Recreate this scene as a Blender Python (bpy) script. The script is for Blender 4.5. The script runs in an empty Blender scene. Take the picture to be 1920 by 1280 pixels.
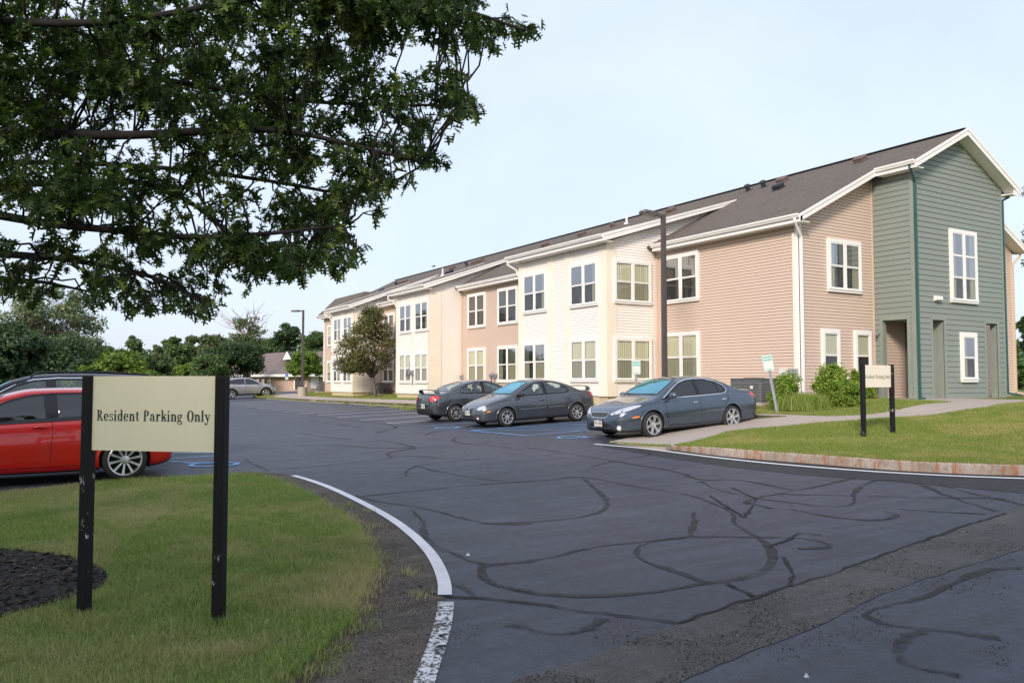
import bpy, bmesh, math, random
import numpy as np
from mathutils import Vector, Matrix
from mathutils.bvhtree import BVHTree
from mathutils.geometry import delaunay_2d_cdt
R = math.radians
SC = bpy.context.scene
COL = SC.collection
# World axes: X runs square into the building front, Y runs along the building front, Z up.
TH = R(31.5); CT, ST = math.cos(TH), math.sin(TH)
F = 1510.0; PITCH = R(2.77); EYE = 1.6
CAMROT = Matrix.Rotation(-TH, 3, 'Z') @ Matrix.Rotation(R(90) + PITCH, 3, 'X')

def sm(t):
    t = np.clip(t, 0, 1); return t * t * (3 - 2 * t)
HW = np.array([-500, 6, 10, 12, 14, 16, 17.3, 21, 26, 500.]); HZ = np.array([0, 0, .06, .13, .20, .28, .37, .88, .93, .93])
def hgt(w, a):
    w = np.asarray(w, float); a = np.asarray(a, float)
    z = sum(np.interp(w + d, HW, HZ) for d in (-.8, -.4, 0, .4, .8)) / 5
    z = z * (1 - .28 * sm((a - 25) / 30))
    z = z + .02 * np.exp(-((a - 14) / 4) ** 2) * sm((w - 10) / 5) * (1 - sm((w - 18) / 3))
    return z - .75 * sm((a - 72) / 40)
def H(w, a, off=0.): return float(hgt(w, a)) + off
def raydir(px, py):
    return (CAMROT @ Vector(((px - 960) / F, (640 - py) / F, -1.0)))
def G(px, py, off=0.):
    """ground point (w, a) under a direction of view"""
    d = raydir(px, py); t = 1.0; prev = 0
    while t < 600:
        if EYE + d.z * t < H(d.x * t, d.y * t, off): break
        prev = t; t *= 1.02
    lo, hi = prev, t
    for _ in range(30):
        m = (lo + hi) / 2
        if EYE + d.z * m < H(d.x * m, d.y * m, off): hi = m
        else: lo = m
    return (d.x * hi, d.y * hi)
def A(px, w):
    """a-coordinate where a column of view meets the vertical plane X = w"""
    t = (px - 960) / F
    return w * (CT - ST * t) / (ST + CT * t)
def Wd(px, a):
    t = (px - 960) / F
    return a * (ST + CT * t) / (CT - ST * t)
def T(px, Y):
    """point at forward distance Y"""
    x = (px - 960) / F * Y
    return (x * CT + Y * ST, -x * ST + Y * CT)

# ---------- node helpers
def new_mat(name):
    m = bpy.data.materials.new(name); m.use_nodes = True
    nt = m.node_tree; b = nt.nodes['Principled BSDF']
    return m, nt, b
def N(nt, t, **kw):
    n = nt.nodes.new(t)
    for k, v in kw.items():
        if k.startswith('i_'): n.inputs[k[2:].replace('_', ' ')].default_value = v
        else: setattr(n, k, v)
    return n
def L(nt, a, b): nt.links.new(a, b)
def coords(nt, kind='Object', scale=(1, 1, 1)):
    tc = N(nt, 'ShaderNodeTexCoord'); mp = N(nt, 'ShaderNodeMapping'); mp.inputs['Scale'].default_value = scale
    L(nt, tc.outputs[kind], mp.inputs['Vector']); return mp.outputs['Vector']
def ramp(nt, fac, stops):
    r = N(nt, 'ShaderNodeValToRGB'); e = r.color_ramp.elements
    while len(e) < len(stops): e.new(.5)
    for i, (p, c) in enumerate(stops):
        e[i].position = p; e[i].color = (*c, 1) if len(c) == 3 else c
    L(nt, fac, r.inputs['Fac']); return r.outputs['Color']
def mixc(nt, fac, a, b, mode='MIX'):
    m = N(nt, 'ShaderNodeMix', data_type='RGBA', blend_type=mode)
    for s, v in ((m.inputs[0], fac), (m.inputs[6], a), (m.inputs[7], b)):
        if hasattr(v, 'is_output') or hasattr(v, 'links'): L(nt, v, s)
        elif isinstance(v, (int, float)): s.default_value = v
        else: s.default_value = (*v, 1) if len(v) == 3 else v
    return m.outputs[2]
def noise(nt, vec, scale, detail=4, rough=.55, dist=0.):
    n = N(nt, 'ShaderNodeTexNoise'); n.inputs['Scale'].default_value = scale; n.inputs['Detail'].default_value = detail
    n.inputs['Roughness'].default_value = rough; n.inputs['Distortion'].default_value = dist
    if vec is not None: L(nt, vec, n.inputs['Vector'])
    return n.outputs['Fac']
def bump(nt, b, h, strength=.3, dist=.01):
    n = N(nt, 'ShaderNodeBump'); n.inputs['Strength'].default_value = strength; n.inputs['Distance'].default_value = dist
    L(nt, h, n.inputs['Height']); L(nt, n.outputs['Normal'], b.inputs['Normal'])
def mat(name, col, rough=.6, metal=0., var=.12, scale=3., bmp=0., bscale=60., coat=0., spec=.5, vec='Object', stretch=(1, 1, 1)):
    m, nt, b = new_mat(name)
    v = coords(nt, vec, stretch)
    c2 = tuple(min(1, x * (1 + var)) for x in col); c1 = tuple(x * (1 - var) for x in col)
    L(nt, ramp(nt, noise(nt, v, scale, 5), [(.3, c1), (.7, c2)]), b.inputs['Base Color'])
    b.inputs['Roughness'].default_value = rough; b.inputs['Metallic'].default_value = metal
    b.inputs['Coat Weight'].default_value = coat; b.inputs['Coat Roughness'].default_value = .04
    b.inputs['Specular IOR Level'].default_value = spec
    if bmp: bump(nt, b, noise(nt, v, bscale, 3), bmp, .005)
    return m
M = {}

# ---------- mesh builder
class MB:
    def __init__(s): s.v = []; s.f = []; s.m = []; s.mi = 0
    def add(s, vs, fs, T=None):
        o = len(s.v)
        s.v += [tuple(T @ Vector(p)) if T is not None else tuple(p) for p in vs]
        s.f += [tuple(i + o for i in f) for f in fs]; s.m += [s.mi] * len(fs); return s
    def box(s, x0, y0, z0, x1, y1, z1, T=None):
        return s.add([(x0, y0, z0), (x1, y0, z0), (x1, y1, z0), (x0, y1, z0), (x0, y0, z1), (x1, y0, z1), (x1, y1, z1), (x0, y1, z1)],
                     [(0, 3, 2, 1), (4, 5, 6, 7), (0, 1, 5, 4), (1, 2, 6, 5), (2, 3, 7, 6), (3, 0, 4, 7)], T)
    def quad(s, a, b, c, d): return s.add([a, b, c, d], [(0, 1, 2, 3)])
    def bar(s, p, q, w, h, up=(0, 0, 1)):
        p = Vector(p); q = Vector(q); d = (q - p).normalized(); sd = d.cross(Vector(up)).normalized(); u = sd.cross(d)
        c = [p + sd * (i * w / 2) + u * (j * h / 2) for i, j in ((-1, -1), (1, -1), (1, 1), (-1, 1))]
        e = [x + (q - p) for x in c]
        return s.add(c + e, [(0, 3, 2, 1), (4, 5, 6, 7), (0, 1, 5, 4), (1, 2, 6, 5), (2, 3, 7, 6), (3, 0, 4, 7)])
    def tube(s, pts, rad, n=8, cap=True):
        pts = [Vector(p) for p in pts]; k = len(pts)
        if not hasattr(rad, '__len__'): rad = [rad] * k
        vs = []; up = Vector((.13, .27, .95))
        for i, p in enumerate(pts):
            d = (pts[min(i + 1, k - 1)] - pts[max(i - 1, 0)]).normalized()
            a = d.cross(up)
            if a.length < .05: a = d.cross(Vector((1, 0, 0)))
            a.normalize(); b = d.cross(a)
            vs += [p + (a * math.cos(t) + b * math.sin(t)) * rad[i] for t in [2 * math.pi * j / n for j in range(n)]]
        fs = [(i * n + j, i * n + (j + 1) % n, (i + 1) * n + (j + 1) % n, (i + 1) * n + j) for i in range(k - 1) for j in range(n)]
        if cap: fs += [tuple(range(n))[::-1], tuple((k - 1) * n + j for j in range(n))]
        return s.add(vs, fs)
    def lathe(s, prof, n=32, T=None, closed=False):
        """prof: (r, h) about local z"""
        k = len(prof); vs = [(r * math.cos(2 * math.pi * j / n), r * math.sin(2 * math.pi * j / n), h) for r, h in prof for j in range(n)]
        fs = [(i * n + j, i * n + (j + 1) % n, ((i + 1) % k) * n + (j + 1) % n, ((i + 1) % k) * n + j) for i in range(k if closed else k - 1) for j in range(n)]
        return s.add(vs, fs, T)
    def build(s, name, mats, parent=None, smooth=False, off=None, loc=None):
        me = bpy.data.meshes.new(name); vs = s.v
        if loc is not None: vs = [(x - loc[0], y - loc[1], z - loc[2]) for x, y, z in vs]
        me.from_pydata(vs, [], s.f)
        if not isinstance(mats, (list, tuple)): mats = [mats]
        for m in mats: me.materials.append(m)
        if len(mats) > 1: me.polygons.foreach_set('material_index', s.m)
        if smooth: me.polygons.foreach_set('use_smooth', [True] * len(me.polygons))
        me.update()
        o = bpy.data.objects.new(name, me); COL.objects.link(o)
        if loc is not None: o.location = loc
        if parent is not None:
            o.parent = parent
            if off is not None: o.location = off
        return o
def tag(o, label=None, cat=None, group=None, kind=None):
    for k, v in (('label', label), ('category', cat), ('group', group), ('kind', kind)):
        if v: o[k] = v
    return o
def empty(name, loc, rz=0):
    o = bpy.data.objects.new(name, None); COL.objects.link(o); o.location = loc; o.rotation_euler = (0, 0, rz); return o
SPLIT = {'soffit', 'corner_board', 'rake_board', 'foundation', 'bay_boards', 'green_trim', 'porch_floor', 'porch_post', 'green_porch_wall', 'fascia', 'louvres', 'concrete_pad'}
def pieces(mb):
    par = list(range(len(mb.v)))
    def f(i):
        while par[i] != i: par[i] = par[par[i]]; i = par[i]
        return i
    for q in mb.f:
        for j in q[1:]: par[f(j)] = f(q[0])
    g = {}
    for q in mb.f: g.setdefault(f(q[0]), []).append(q)
    out = []
    for fs in g.values():
        m = MB(); ix = {}
        for q in fs:
            for j in q:
                if j not in ix: ix[j] = len(m.v); m.v.append(mb.v[j])
        m.f = [tuple(ix[j] for j in q) for q in fs]; m.m = [0] * len(fs); out.append(m)
    return out
def wchild(mb, name, mats, root, smooth=False):
    """child built from world coordinates under an unrotated root"""
    l = root.location; g = root
    off = Vector(l)
    mb.v = [(x - off.x, y - off.y, z - off.z) for x, y, z in mb.v]
    if name in SPLIT: return [p.build(name, mats, root, smooth) for p in pieces(mb)][0]
    return mb.build(name, mats, root, smooth)
def wsub(mb, name, mats, part, root, smooth=False):
    off = Vector(root.location) + Vector(part.location)
    mb.v = [(x - off.x, y - off.y, z - off.z) for x, y, z in mb.v]
    if name in SPLIT: return [p.build(name, mats, part, smooth) for p in pieces(mb)][0]
    return mb.build(name, mats, part, smooth)

# ---------- polygon sheets that follow the ground
def inside(poly, x, y):
    x = np.asarray(x); y = np.asarray(y); r = np.zeros(x.shape, bool); n = len(poly)
    for i in range(n):
        x0, y0 = poly[i]; x1, y1 = poly[(i + 1) % n]
        if y0 == y1: continue
        c = ((y0 > y) != (y1 > y)) & (x < (x1 - x0) * (y - y0) / (y1 - y0) + x0)
        r ^= c
    return r
def densify(poly, s, closed=True):
    out = []; n = len(poly)
    for i in range(n if closed else n - 1):
        a = poly[i]; b = poly[(i + 1) % n]; d = math.dist(a, b); k = max(1, int(math.ceil(d / s)))
        out += [(a[0] + (b[0] - a[0]) * j / k, a[1] + (b[1] - a[1]) * j / k) for j in range(k)]
    if not closed: out.append(poly[-1])
    return out
def chaikin(p, n=2, closed=False):
    for _ in range(n):
        q = [] if closed else [p[0]]
        for i in range(len(p) if closed else len(p) - 1):
            a = p[i]; b = p[(i + 1) % len(p)]
            q += [tuple(u * .75 + v * .25 for u, v in zip(a, b)), tuple(u * .25 + v * .75 for u, v in zip(a, b))]
        if not closed: q.append(p[-1])
        p = q
    return p
def tri2d(poly, s):
    bd = densify(poly, s)
    xs = [p[0] for p in poly]; ys = [p[1] for p in poly]
    gx, gy = np.meshgrid(np.arange(min(xs) + s / 2, max(xs), s), np.arange(min(ys) + s / 2, max(ys), s))
    gx = gx.ravel(); gy = gy.ravel(); k = inside(poly, gx, gy); gx = gx[k]; gy = gy[k]
    pts = [Vector(p) for p in bd] + [Vector((float(x), float(y))) for x, y in zip(gx, gy)]
    n = len(bd)
    r = delaunay_2d_cdt(pts, [(i, (i + 1) % n) for i in range(n)], [], 0, 1e-5)
    V = r[0]; Fc = []
    c = np.array([[sum(V[i].x for i in f) / len(f), sum(V[i].y for i in f) / len(f)] for f in r[2]])
    k = inside(poly, c[:, 0], c[:, 1])
    for f, ok in zip(r[2], k):
        if ok:
            a, b, d = [V[i] for i in f[:3]]
            if (b - a).x * (d - a).y - (b - a).y * (d - a).x < 0: f = f[::-1]
            Fc.append(tuple(f))
    return [(v.x, v.y) for v in V], Fc, n
def sheet(name, poly, off, m, s=1., skirt=0., kind='structure'):
    V, Fc, n = tri2d(poly, s)
    z = hgt([p[0] for p in V], [p[1] for p in V]); mb = MB()
    o = off if callable(off) else (lambda w, a: off)
    mb.add([(p[0], p[1], float(zz) + o(p[0], p[1])) for p, zz in zip(V, z)], Fc)
    if skirt:
        bd = densify(poly, s)
        top = [(p[0], p[1], H(*p) + o(*p)) for p in bd]; bot = [(p[0], p[1], t[2] - skirt) for p, t in zip(bd, top)]
        k = len(bd); mb.add(top + bot, [(i, i + k, (i + 1) % k + k, (i + 1) % k) for i in range(k)])
    ob = mb.build(name, m); 
    if kind: ob['kind'] = kind
    return ob
def ribbon(mb, pts, width, off, s=.25, wf=None):
    """flat strip along (w,a) points on the ground"""
    p = densify(pts, s, False); k = len(p); vs = []
    for i, q in enumerate(p):
        a = p[max(i - 1, 0)]; b = p[min(i + 1, k - 1)]; d = math.dist(a, b) or 1; nx, ny = -(b[1] - a[1]) / d, (b[0] - a[0]) / d
        hw = (width if wf is None else width * wf(i / (k - 1))) / 2
        for sgn in (1, -1):
            x, y = q[0] + nx * hw * sgn, q[1] + ny * hw * sgn; vs.append((x, y, H(x, y, off)))
    mb.add(vs, [(2 * i, 2 * i + 1, 2 * i + 3, 2 * i + 2) for i in range(k - 1)])
# ---------------------------------------------------------------- materials
def siding_mat(name, col, var=.05):
    m, nt, b = new_mat(name); v = coords(nt, 'Object')
    big = noise(nt, v, .45, 3); fine = noise(nt, coords(nt, 'Object', (2, 2, 30)), 5, 3)
    c = mixc(nt, big, tuple(x * (1 - var) for x in col), tuple(min(1, x * (1 + var)) for x in col))
    c = mixc(nt, .12, c, ramp(nt, fine, [(.35, tuple(x * .7 for x in col)), (.65, col)]))
    L(nt, c, b.inputs['Base Color']); b.inputs['Roughness'].default_value = .55
    b.inputs['Specular IOR Level'].default_value = .35
    bump(nt, b, noise(nt, coords(nt, 'Object', (8, 8, 60)), 6, 3), .12, .004)
    return m
M['tan'] = siding_mat('tan_vinyl', (.60, .47, .385))
M['cream'] = siding_mat('cream_vinyl', (.86, .81, .75))
M['creamboard'] = mat('cream_board', (.82, .74, .62), .5, var=.04, scale=1.2)
M['green'] = siding_mat('green_clapboard', (.225, .258, .23), .07)
M['greenboard'] = mat('green_board', (.235, .268, .235), .5, var=.06)
M['white'] = mat('white_trim', (.82, .80, .77), .45, var=.035, scale=2)
M['dkgreen'] = mat('green_spout', (.02, .09, .085), .35, var=.1)
M['found'] = mat('foundation', (.52, .42, .27), .9, var=.12, scale=4, bmp=.3)
M['dark'] = mat('dark_void', (.012, .012, .014), .7, var=.2)
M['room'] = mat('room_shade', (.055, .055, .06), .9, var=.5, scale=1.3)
M['blind'] = mat('vertical_blinds', (.45, .44, .315), .7, var=.06, scale=9, stretch=(1, 1, .1))
M['blindw'] = mat('pale_blinds', (.62, .62, .60), .7, var=.05, scale=9)
M['metalgrey'] = mat('grey_metal', (.17, .17, .18), .5, .6, var=.15, scale=5)
M['galv'] = mat('galvanised', (.42, .43, .45), .45, .7, var=.12, scale=14)
M['bronze'] = mat('bronze_pole', (.095, .078, .075), .5, .3, var=.12)
M['concrete'] = None
def roofmat():
    m, nt, b = new_mat('roof_shingles')
    br = N(nt, 'ShaderNodeTexBrick'); br.offset = .5
    br.inputs['Scale'].default_value = 1.; br.inputs['Brick Width'].default_value = .3; br.inputs['Row Height'].default_value = .14
    br.inputs['Mortar Size'].default_value = .006; br.inputs['Mortar Smooth'].default_value = .4
    br.inputs['Color1'].default_value = (.10, .082, .070, 1); br.inputs['Color2'].default_value = (.155, .128, .108, 1); br.inputs['Mortar'].default_value = (.04, .033, .03, 1)
    mp = N(nt, 'ShaderNodeMapping'); tc = N(nt, 'ShaderNodeTexCoord'); L(nt, tc.outputs['Object'], mp.inputs['Vector'])
    mp.inputs['Rotation'].default_value = (0, 0, R(90)); L(nt, mp.outputs['Vector'], br.inputs['Vector'])
    g = noise(nt, tc.outputs['Object'], 9, 5); big = noise(nt, tc.outputs['Object'], .35, 4)
    c = mixc(nt, .55, br.outputs['Color'], ramp(nt, g, [(.3, (.058, .045, .038)), (.7, (.17, .138, .115))]))
    c = mixc(nt, big, c, mixc(nt, .22, c, (.03, .025, .022)))
    L(nt, c, b.inputs['Base Color']); b.inputs['Roughness'].default_value = .9
    bump(nt, b, mixc(nt, .5, br.outputs['Fac'], noise(nt, tc.outputs['Object'], 40, 3)), .5, .012)
    return m
M['roof'] = roofmat()
M['ventbrown'] = mat('brown_vent', (.13, .09, .078), .6, var=.1)
M['ventblack'] = mat('black_vent', (.02, .022, .028), .5, var=.1)

def glass(name, tint, refl=.12, tr=.8, gcol=(1, 1, 1)):
    m = bpy.data.materials.new(name); m.use_nodes = True; nt = m.node_tree; nt.nodes.clear()
    out = N(nt, 'ShaderNodeOutputMaterial'); t = N(nt, 'ShaderNodeBsdfTransparent'); g = N(nt, 'ShaderNodeBsdfGlossy')
    t.inputs['Color'].default_value = (*tint, 1); g.inputs['Color'].default_value = (*gcol, 1); g.inputs['Roughness'].default_value = .02
    v = coords(nt, 'Object'); bn = N(nt, 'ShaderNodeBump'); bn.inputs['Strength'].default_value = .04; bn.inputs['Distance'].default_value = .05
    L(nt, noise(nt, v, 1.3, 1), bn.inputs['Height']); L(nt, bn.outputs['Normal'], g.inputs['Normal'])
    fr = N(nt, 'ShaderNodeFresnel'); fr.inputs['IOR'].default_value = 1.5
    ge = N(nt, 'ShaderNodeNewGeometry'); iv = N(nt, 'ShaderNodeMath', operation='SUBTRACT'); iv.inputs[0].default_value = 1.; L(nt, ge.outputs['Backfacing'], iv.inputs[1])
    fm = N(nt, 'ShaderNodeMath', operation='MULTIPLY'); L(nt, fr.outputs[0], fm.inputs[0]); L(nt, iv.outputs[0], fm.inputs[1])
    ad = N(nt, 'ShaderNodeMath', operation='MULTIPLY_ADD'); L(nt, fm.outputs[0], ad.inputs[0]); ad.inputs[1].default_value = 1. - refl; ad.inputs[2].default_value = refl
    mx = N(nt, 'ShaderNodeMixShader'); L(nt, ad.outputs[0], mx.inputs[0]); L(nt, t.outputs[0], mx.inputs[1]); L(nt, g.outputs[0], mx.inputs[2])
    L(nt, mx.outputs[0], out.inputs[0]); return m
M['pane'] = glass('window_pane', (.97, .98, .96), .05)
M['pane_sky'] = glass('window_pane_clear', (.5, .55, .6), .30)
M['screen'] = glass('insect_screen_pane', (.66, .67, .66), .03)
M['carglass'] = glass('car_glass', (.68, .78, .76), .08)
M['carglass_dark'] = glass('car_glass_tinted', (.05, .075, .075), .05)
M['windshield'] = glass('windshield_glass', (.30, .60, .64), .5, gcol=(.42, .86, 1.))
M['lens'] = glass('clear_lens', (.85, .87, .9), .15)

def asphalt(name, c1, c2, crack=True, rough=.62, brown=(.05, .045, .043), spec=.5, spk=.35):
    m, nt, b = new_mat(name); v = coords(nt, 'Object')
    big = noise(nt, v, .22, 5, .6, 1.2); mid = noise(nt, v, 1.7, 6, .65); fine = noise(nt, v, 90, 3, .7)
    streak = noise(nt, coords(nt, 'Object', (.35, 3.2, 1)), 1.1, 4)
    c = mixc(nt, big, c1, c2); c = mixc(nt, ramp(nt, mid, [(.45, (0, 0, 0)), (.75, (.5, .5, .5))]), c, brown)
    c = mixc(nt, ramp(nt, streak, [(.45, (0, 0, 0)), (.62, (.35, .35, .35))]), c, tuple(x * 1.35 for x in c2))
    c = mixc(nt, .6, c, mixc(nt, 1., c, ramp(nt, fine, [(.38, (.3, .3, .3)), (.62, (1.8, 1.8, 1.8))]), 'MULTIPLY'))
    med = noise(nt, v, 11, 5, .7); c = mixc(nt, .5, c, mixc(nt, 1., c, ramp(nt, med, [(.35, (.55, .55, .56)), (.65, (1.45, 1.42, 1.38))]), 'MULTIPLY'))
    sp = N(nt, 'ShaderNodeTexVoronoi'); sp.inputs['Scale'].default_value = 14; L(nt, v, sp.inputs['Vector'])
    dm = noise(nt, v, .9, 3)
    spd = N(nt, 'ShaderNodeMath', operation='LESS_THAN'); L(nt, sp.outputs['Distance'], spd.inputs[0]); spd.inputs[1].default_value = .085
    spm = N(nt, 'ShaderNodeMath', operation='MULTIPLY'); L(nt, spd.outputs[0], spm.inputs[0]); L(nt, ramp(nt, dm, [(.5, (0, 0, 0)), (.62, (spk, spk, spk))]), spm.inputs[1])
    c = mixc(nt, spm.outputs[0], c, (.30, .27, .24))
    if crack:
        wv = N(nt, 'ShaderNodeVectorMath', operation='ADD'); nn = N(nt, 'ShaderNodeTexNoise'); nn.inputs['Scale'].default_value = 1.6; nn.inputs['Detail'].default_value = 5
        L(nt, v, nn.inputs['Vector']); sc = N(nt, 'ShaderNodeVectorMath', operation='SCALE'); sc.inputs['Scale'].default_value = .5; L(nt, nn.outputs['Color'], sc.inputs[0])
        L(nt, v, wv.inputs[0]); L(nt, sc.outputs[0], wv.inputs[1])
        vo = N(nt, 'ShaderNodeTexVoronoi', feature='DISTANCE_TO_EDGE'); vo.inputs['Scale'].default_value = .42; L(nt, wv.outputs[0], vo.inputs['Vector'])
        line = ramp(nt, vo.outputs['Distance'], [(.0, (1, 1, 1)), (.006, (0, 0, 0))])
        gate = ramp(nt, noise(nt, v, .45, 2), [(.44, (0, 0, 0)), (.54, (.75, .75, .75))])
        c = mixc(nt, mixc(nt, 1., line, gate, 'MULTIPLY'), c, (.014, .013, .013))
    L(nt, c, b.inputs['Base Color'])
    rr = N(nt, 'ShaderNodeMapRange'); L(nt, mid, rr.inputs[0]); rr.inputs[3].default_value = rough - .1; rr.inputs[4].default_value = rough + .16
    L(nt, rr.outputs[0], b.inputs['Roughness']); b.inputs['Specular IOR Level'].default_value = spec
    bump(nt, b, mixc(nt, .5, fine, noise(nt, v, 30, 2)), .35, .006)
    return m
M['asphalt'] = asphalt('sealed_asphalt', (.018, .021, .034), (.056, .061, .086))
M['patch'] = asphalt('asphalt_patch', (.042, .040, .041), (.078, .072, .070), False, .68, (.055, .047, .042), .4)
M['edge'] = asphalt('dark_edge_asphalt', (.016, .017, .021), (.024, .025, .030), False, .7, spec=.35)
M['verge'] = asphalt('gravel_verge', (.045, .040, .036), (.135, .118, .10), False, .9, (.095, .065, .045), .2, .8)
def sealmat():
    m, nt, b = new_mat('crack_sealer'); v = coords(nt, 'Object')
    L(nt, ramp(nt, noise(nt, v, 3, 5), [(.3, (.017, .015, .016)), (.7, (.030, .027, .027))]), b.inputs['Base Color']); b.inputs['Roughness'].default_value = .6; b.inputs['Specular IOR Level'].default_value = .3
    n = mixc(nt, .5, noise(nt, v, 12, 6, .8), noise(nt, v, 1.2, 3)); L(nt, ramp(nt, n, [(.38, (.1, .1, .1)), (.54, (.75, .75, .75))]), b.inputs['Alpha']); return m
M['seal'] = sealmat()
M['crackline'] = mat('crack_dirt', (.016, .013, .012), .9, var=.3, scale=8)
def paintmat(name, col, worn=.25, sc=9):
    m, nt, b = new_mat(name); v = coords(nt, 'Object')
    L(nt, ramp(nt, noise(nt, v, 5, 5), [(.3, tuple(x * .8 for x in col)), (.7, col)]), b.inputs['Base Color']); b.inputs['Roughness'].default_value = .65
    n = mixc(nt, .5, noise(nt, v, sc, 8, .75), noise(nt, v, sc * 4, 5, .7))
    a = ramp(nt, n, [(worn, (0, 0, 0)), (worn + .03, (1, 1, 1))])
    L(nt, a, b.inputs['Alpha']); return m
M['linewhite'] = paintmat('fresh_white_line', (.78, .78, .82), .33)
M['lineworn'] = paintmat('worn_white_line', (.72, .72, .74), .475, 10)
M['stall'] = paintmat('stall_line', (.74, .74, .74), .34)
M['blue'] = paintmat('blue_line', (.16, .36, .66), .36)
def concretemat():
    m, nt, b = new_mat('concrete_walk'); v = coords(nt, 'Object')
    c = mixc(nt, noise(nt, v, .8, 5, .65), (.34, .285, .245), (.45, .385, .335))
    c = mixc(nt, .3, c, ramp(nt, noise(nt, v, 60, 3), [(.35, (.25, .21, .18)), (.7, (.5, .44, .4))]))
    br = N(nt, 'ShaderNodeTexBrick'); br.offset = 0; br.inputs['Scale'].default_value = 1; br.inputs['Brick Width'].default_value = 1.5; br.inputs['Row Height'].default_value = 1.5
    br.inputs['Mortar Size'].default_value = .006; br.inputs['Mortar Smooth'].default_value = .1; L(nt, v, br.inputs['Vector'])
    c = mixc(nt, br.outputs['Fac'], c, (.13, .11, .10))
    L(nt, c, b.inputs['Base Color']); b.inputs['Roughness'].default_value = .85; bump(nt, b, noise(nt, v, 80, 3), .25, .004); return m
M['concrete'] = concretemat()
def kerbmat():
    m, nt, b = new_mat('rust_stained_kerb'); v = coords(nt, 'Object')
    c = ramp(nt, noise(nt, v, 2.5, 5), [(.3, (.30, .25, .21)), (.7, (.46, .40, .36))])
    st = noise(nt, coords(nt, 'Object', (1, 1, .16)), 5.5, 5, .75, .5)
    c = mixc(nt, ramp(nt, st, [(.50, (0, 0, 0)), (.60, (.9, .9, .9))]), c, (.33, .14, .055))
    c = mixc(nt, ramp(nt, noise(nt, v, 16, 4, .7), [(.5, (0, 0, 0)), (.7, (.6, .6, .6))]), c, (.17, .12, .09))
    L(nt, c, b.inputs['Base Color']); b.inputs['Roughness'].default_value = .85; bump(nt, b, noise(nt, v, 25, 4), .4, .01); return m
M['kerb'] = kerbmat()
def lawnmat(name, g1, g2, dry, drya=.5):
    m, nt, b = new_mat(name); v = coords(nt, 'Object')
    c = mixc(nt, noise(nt, v, 1.3, 5, .6), g1, g2)
    c = mixc(nt, ramp(nt, noise(nt, v, .55, 6, .65, .6), [(.50, (0, 0, 0)), (.68, (drya, drya, drya))]), c, dry)
    c = mixc(nt, .45, c, mixc(nt, 1., c, ramp(nt, noise(nt, v, 70, 4, .7), [(.3, (.25, .25, .25)), (.7, (1.5, 1.5, 1.5))]), 'MULTIPLY'))
    L(nt, c, b.inputs['Base Color']); b.inputs['Roughness'].default_value = .95; b.inputs['Specular IOR Level'].default_value = .15
    bump(nt, b, noise(nt, v, 45, 4, .7), .6, .03); return m
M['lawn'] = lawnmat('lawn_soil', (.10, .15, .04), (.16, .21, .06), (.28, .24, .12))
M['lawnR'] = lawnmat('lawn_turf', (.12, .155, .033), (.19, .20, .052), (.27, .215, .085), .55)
M['lawnS'] = lawnmat('shaded_turf', (.085, .125, .028), (.135, .17, .04), (.17, .16, .06), .3)  # darker green turf for the wide ground sheet
def grassmat(name, cols, dry, thr=.55, amt=.8):
    m, nt, b = new_mat(name)
    oi = N(nt, 'ShaderNodeAttribute', attribute_name='rnd', attribute_type='GEOMETRY')
    v = coords(nt, 'Object')
    c = ramp(nt, oi.outputs['Fac'], [(i / (len(cols) - 1), x) for i, x in enumerate(cols)])
    c = mixc(nt, ramp(nt, noise(nt, v, .55, 6, .65, .6), [(thr - .06, (0, 0, 0)), (thr + .12, (amt, amt, amt))]), c, dry)
    L(nt, c, b.inputs['Base Color']); b.inputs['Roughness'].default_value = .6; b.inputs['Specular IOR Level'].default_value = .25
    tl = N(nt, 'ShaderNodeBsdfTranslucent'); L(nt, c, tl.inputs['Color']); mx = N(nt, 'ShaderNodeMixShader'); mx.inputs[0].default_value = .35
    L(nt, b.outputs[0], mx.inputs[1]); L(nt, tl.outputs[0], mx.inputs[2]); L(nt, mx.outputs[0], nt.nodes['Material Output'].inputs[0]); return m
M['grass'] = grassmat('grass_blade', [(.15, .24, .05), (.21, .32, .07), (.29, .39, .10), (.44, .43, .20)], (.52, .44, .24), .51, .75)
M['grassR'] = grassmat('grass_blade_sunny', [(.14, .22, .035), (.20, .28, .05), (.25, .31, .07), (.34, .33, .12)], (.42, .37, .15), .52, .7)  # blade tones for the building-side lawn
M['grassT'] = grassmat('tall_grass', [(.15, .25, .04), (.23, .34, .06), (.32, .40, .10), (.45, .40, .18)], (.3, .25, .1), .8)
def leafmat(name, cols, transl=.4, rough=.45, nsc=.5):
    m, nt, b = new_mat(name)
    at = N(nt, 'ShaderNodeAttribute', attribute_name='rnd', attribute_type='GEOMETRY')
    c = ramp(nt, at.outputs['Fac'], [(i / (len(cols) - 1), x) for i, x in enumerate(cols)])
    v = coords(nt, 'Object'); c = mixc(nt, .35, c, mixc(nt, 1., c, ramp(nt, noise(nt, v, nsc, 3), [(.35, (.45, .5, .45)), (.65, (1.45, 1.4, 1.2))]), 'MULTIPLY'))
    L(nt, c, b.inputs['Base Color']); b.inputs['Roughness'].default_value = rough; b.inputs['Specular IOR Level'].default_value = .3
    tl = N(nt, 'ShaderNodeBsdfTranslucent'); L(nt, mixc(nt, 1., c, (1.3, 1.35, .7), 'MULTIPLY'), tl.inputs['Color']); mx = N(nt, 'ShaderNodeMixShader'); mx.inputs[0].default_value = transl
    L(nt, b.outputs[0], mx.inputs[1]); L(nt, tl.outputs[0], mx.inputs[2]); L(nt, mx.outputs[0], nt.nodes['Material Output'].inputs[0]); return m
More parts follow.
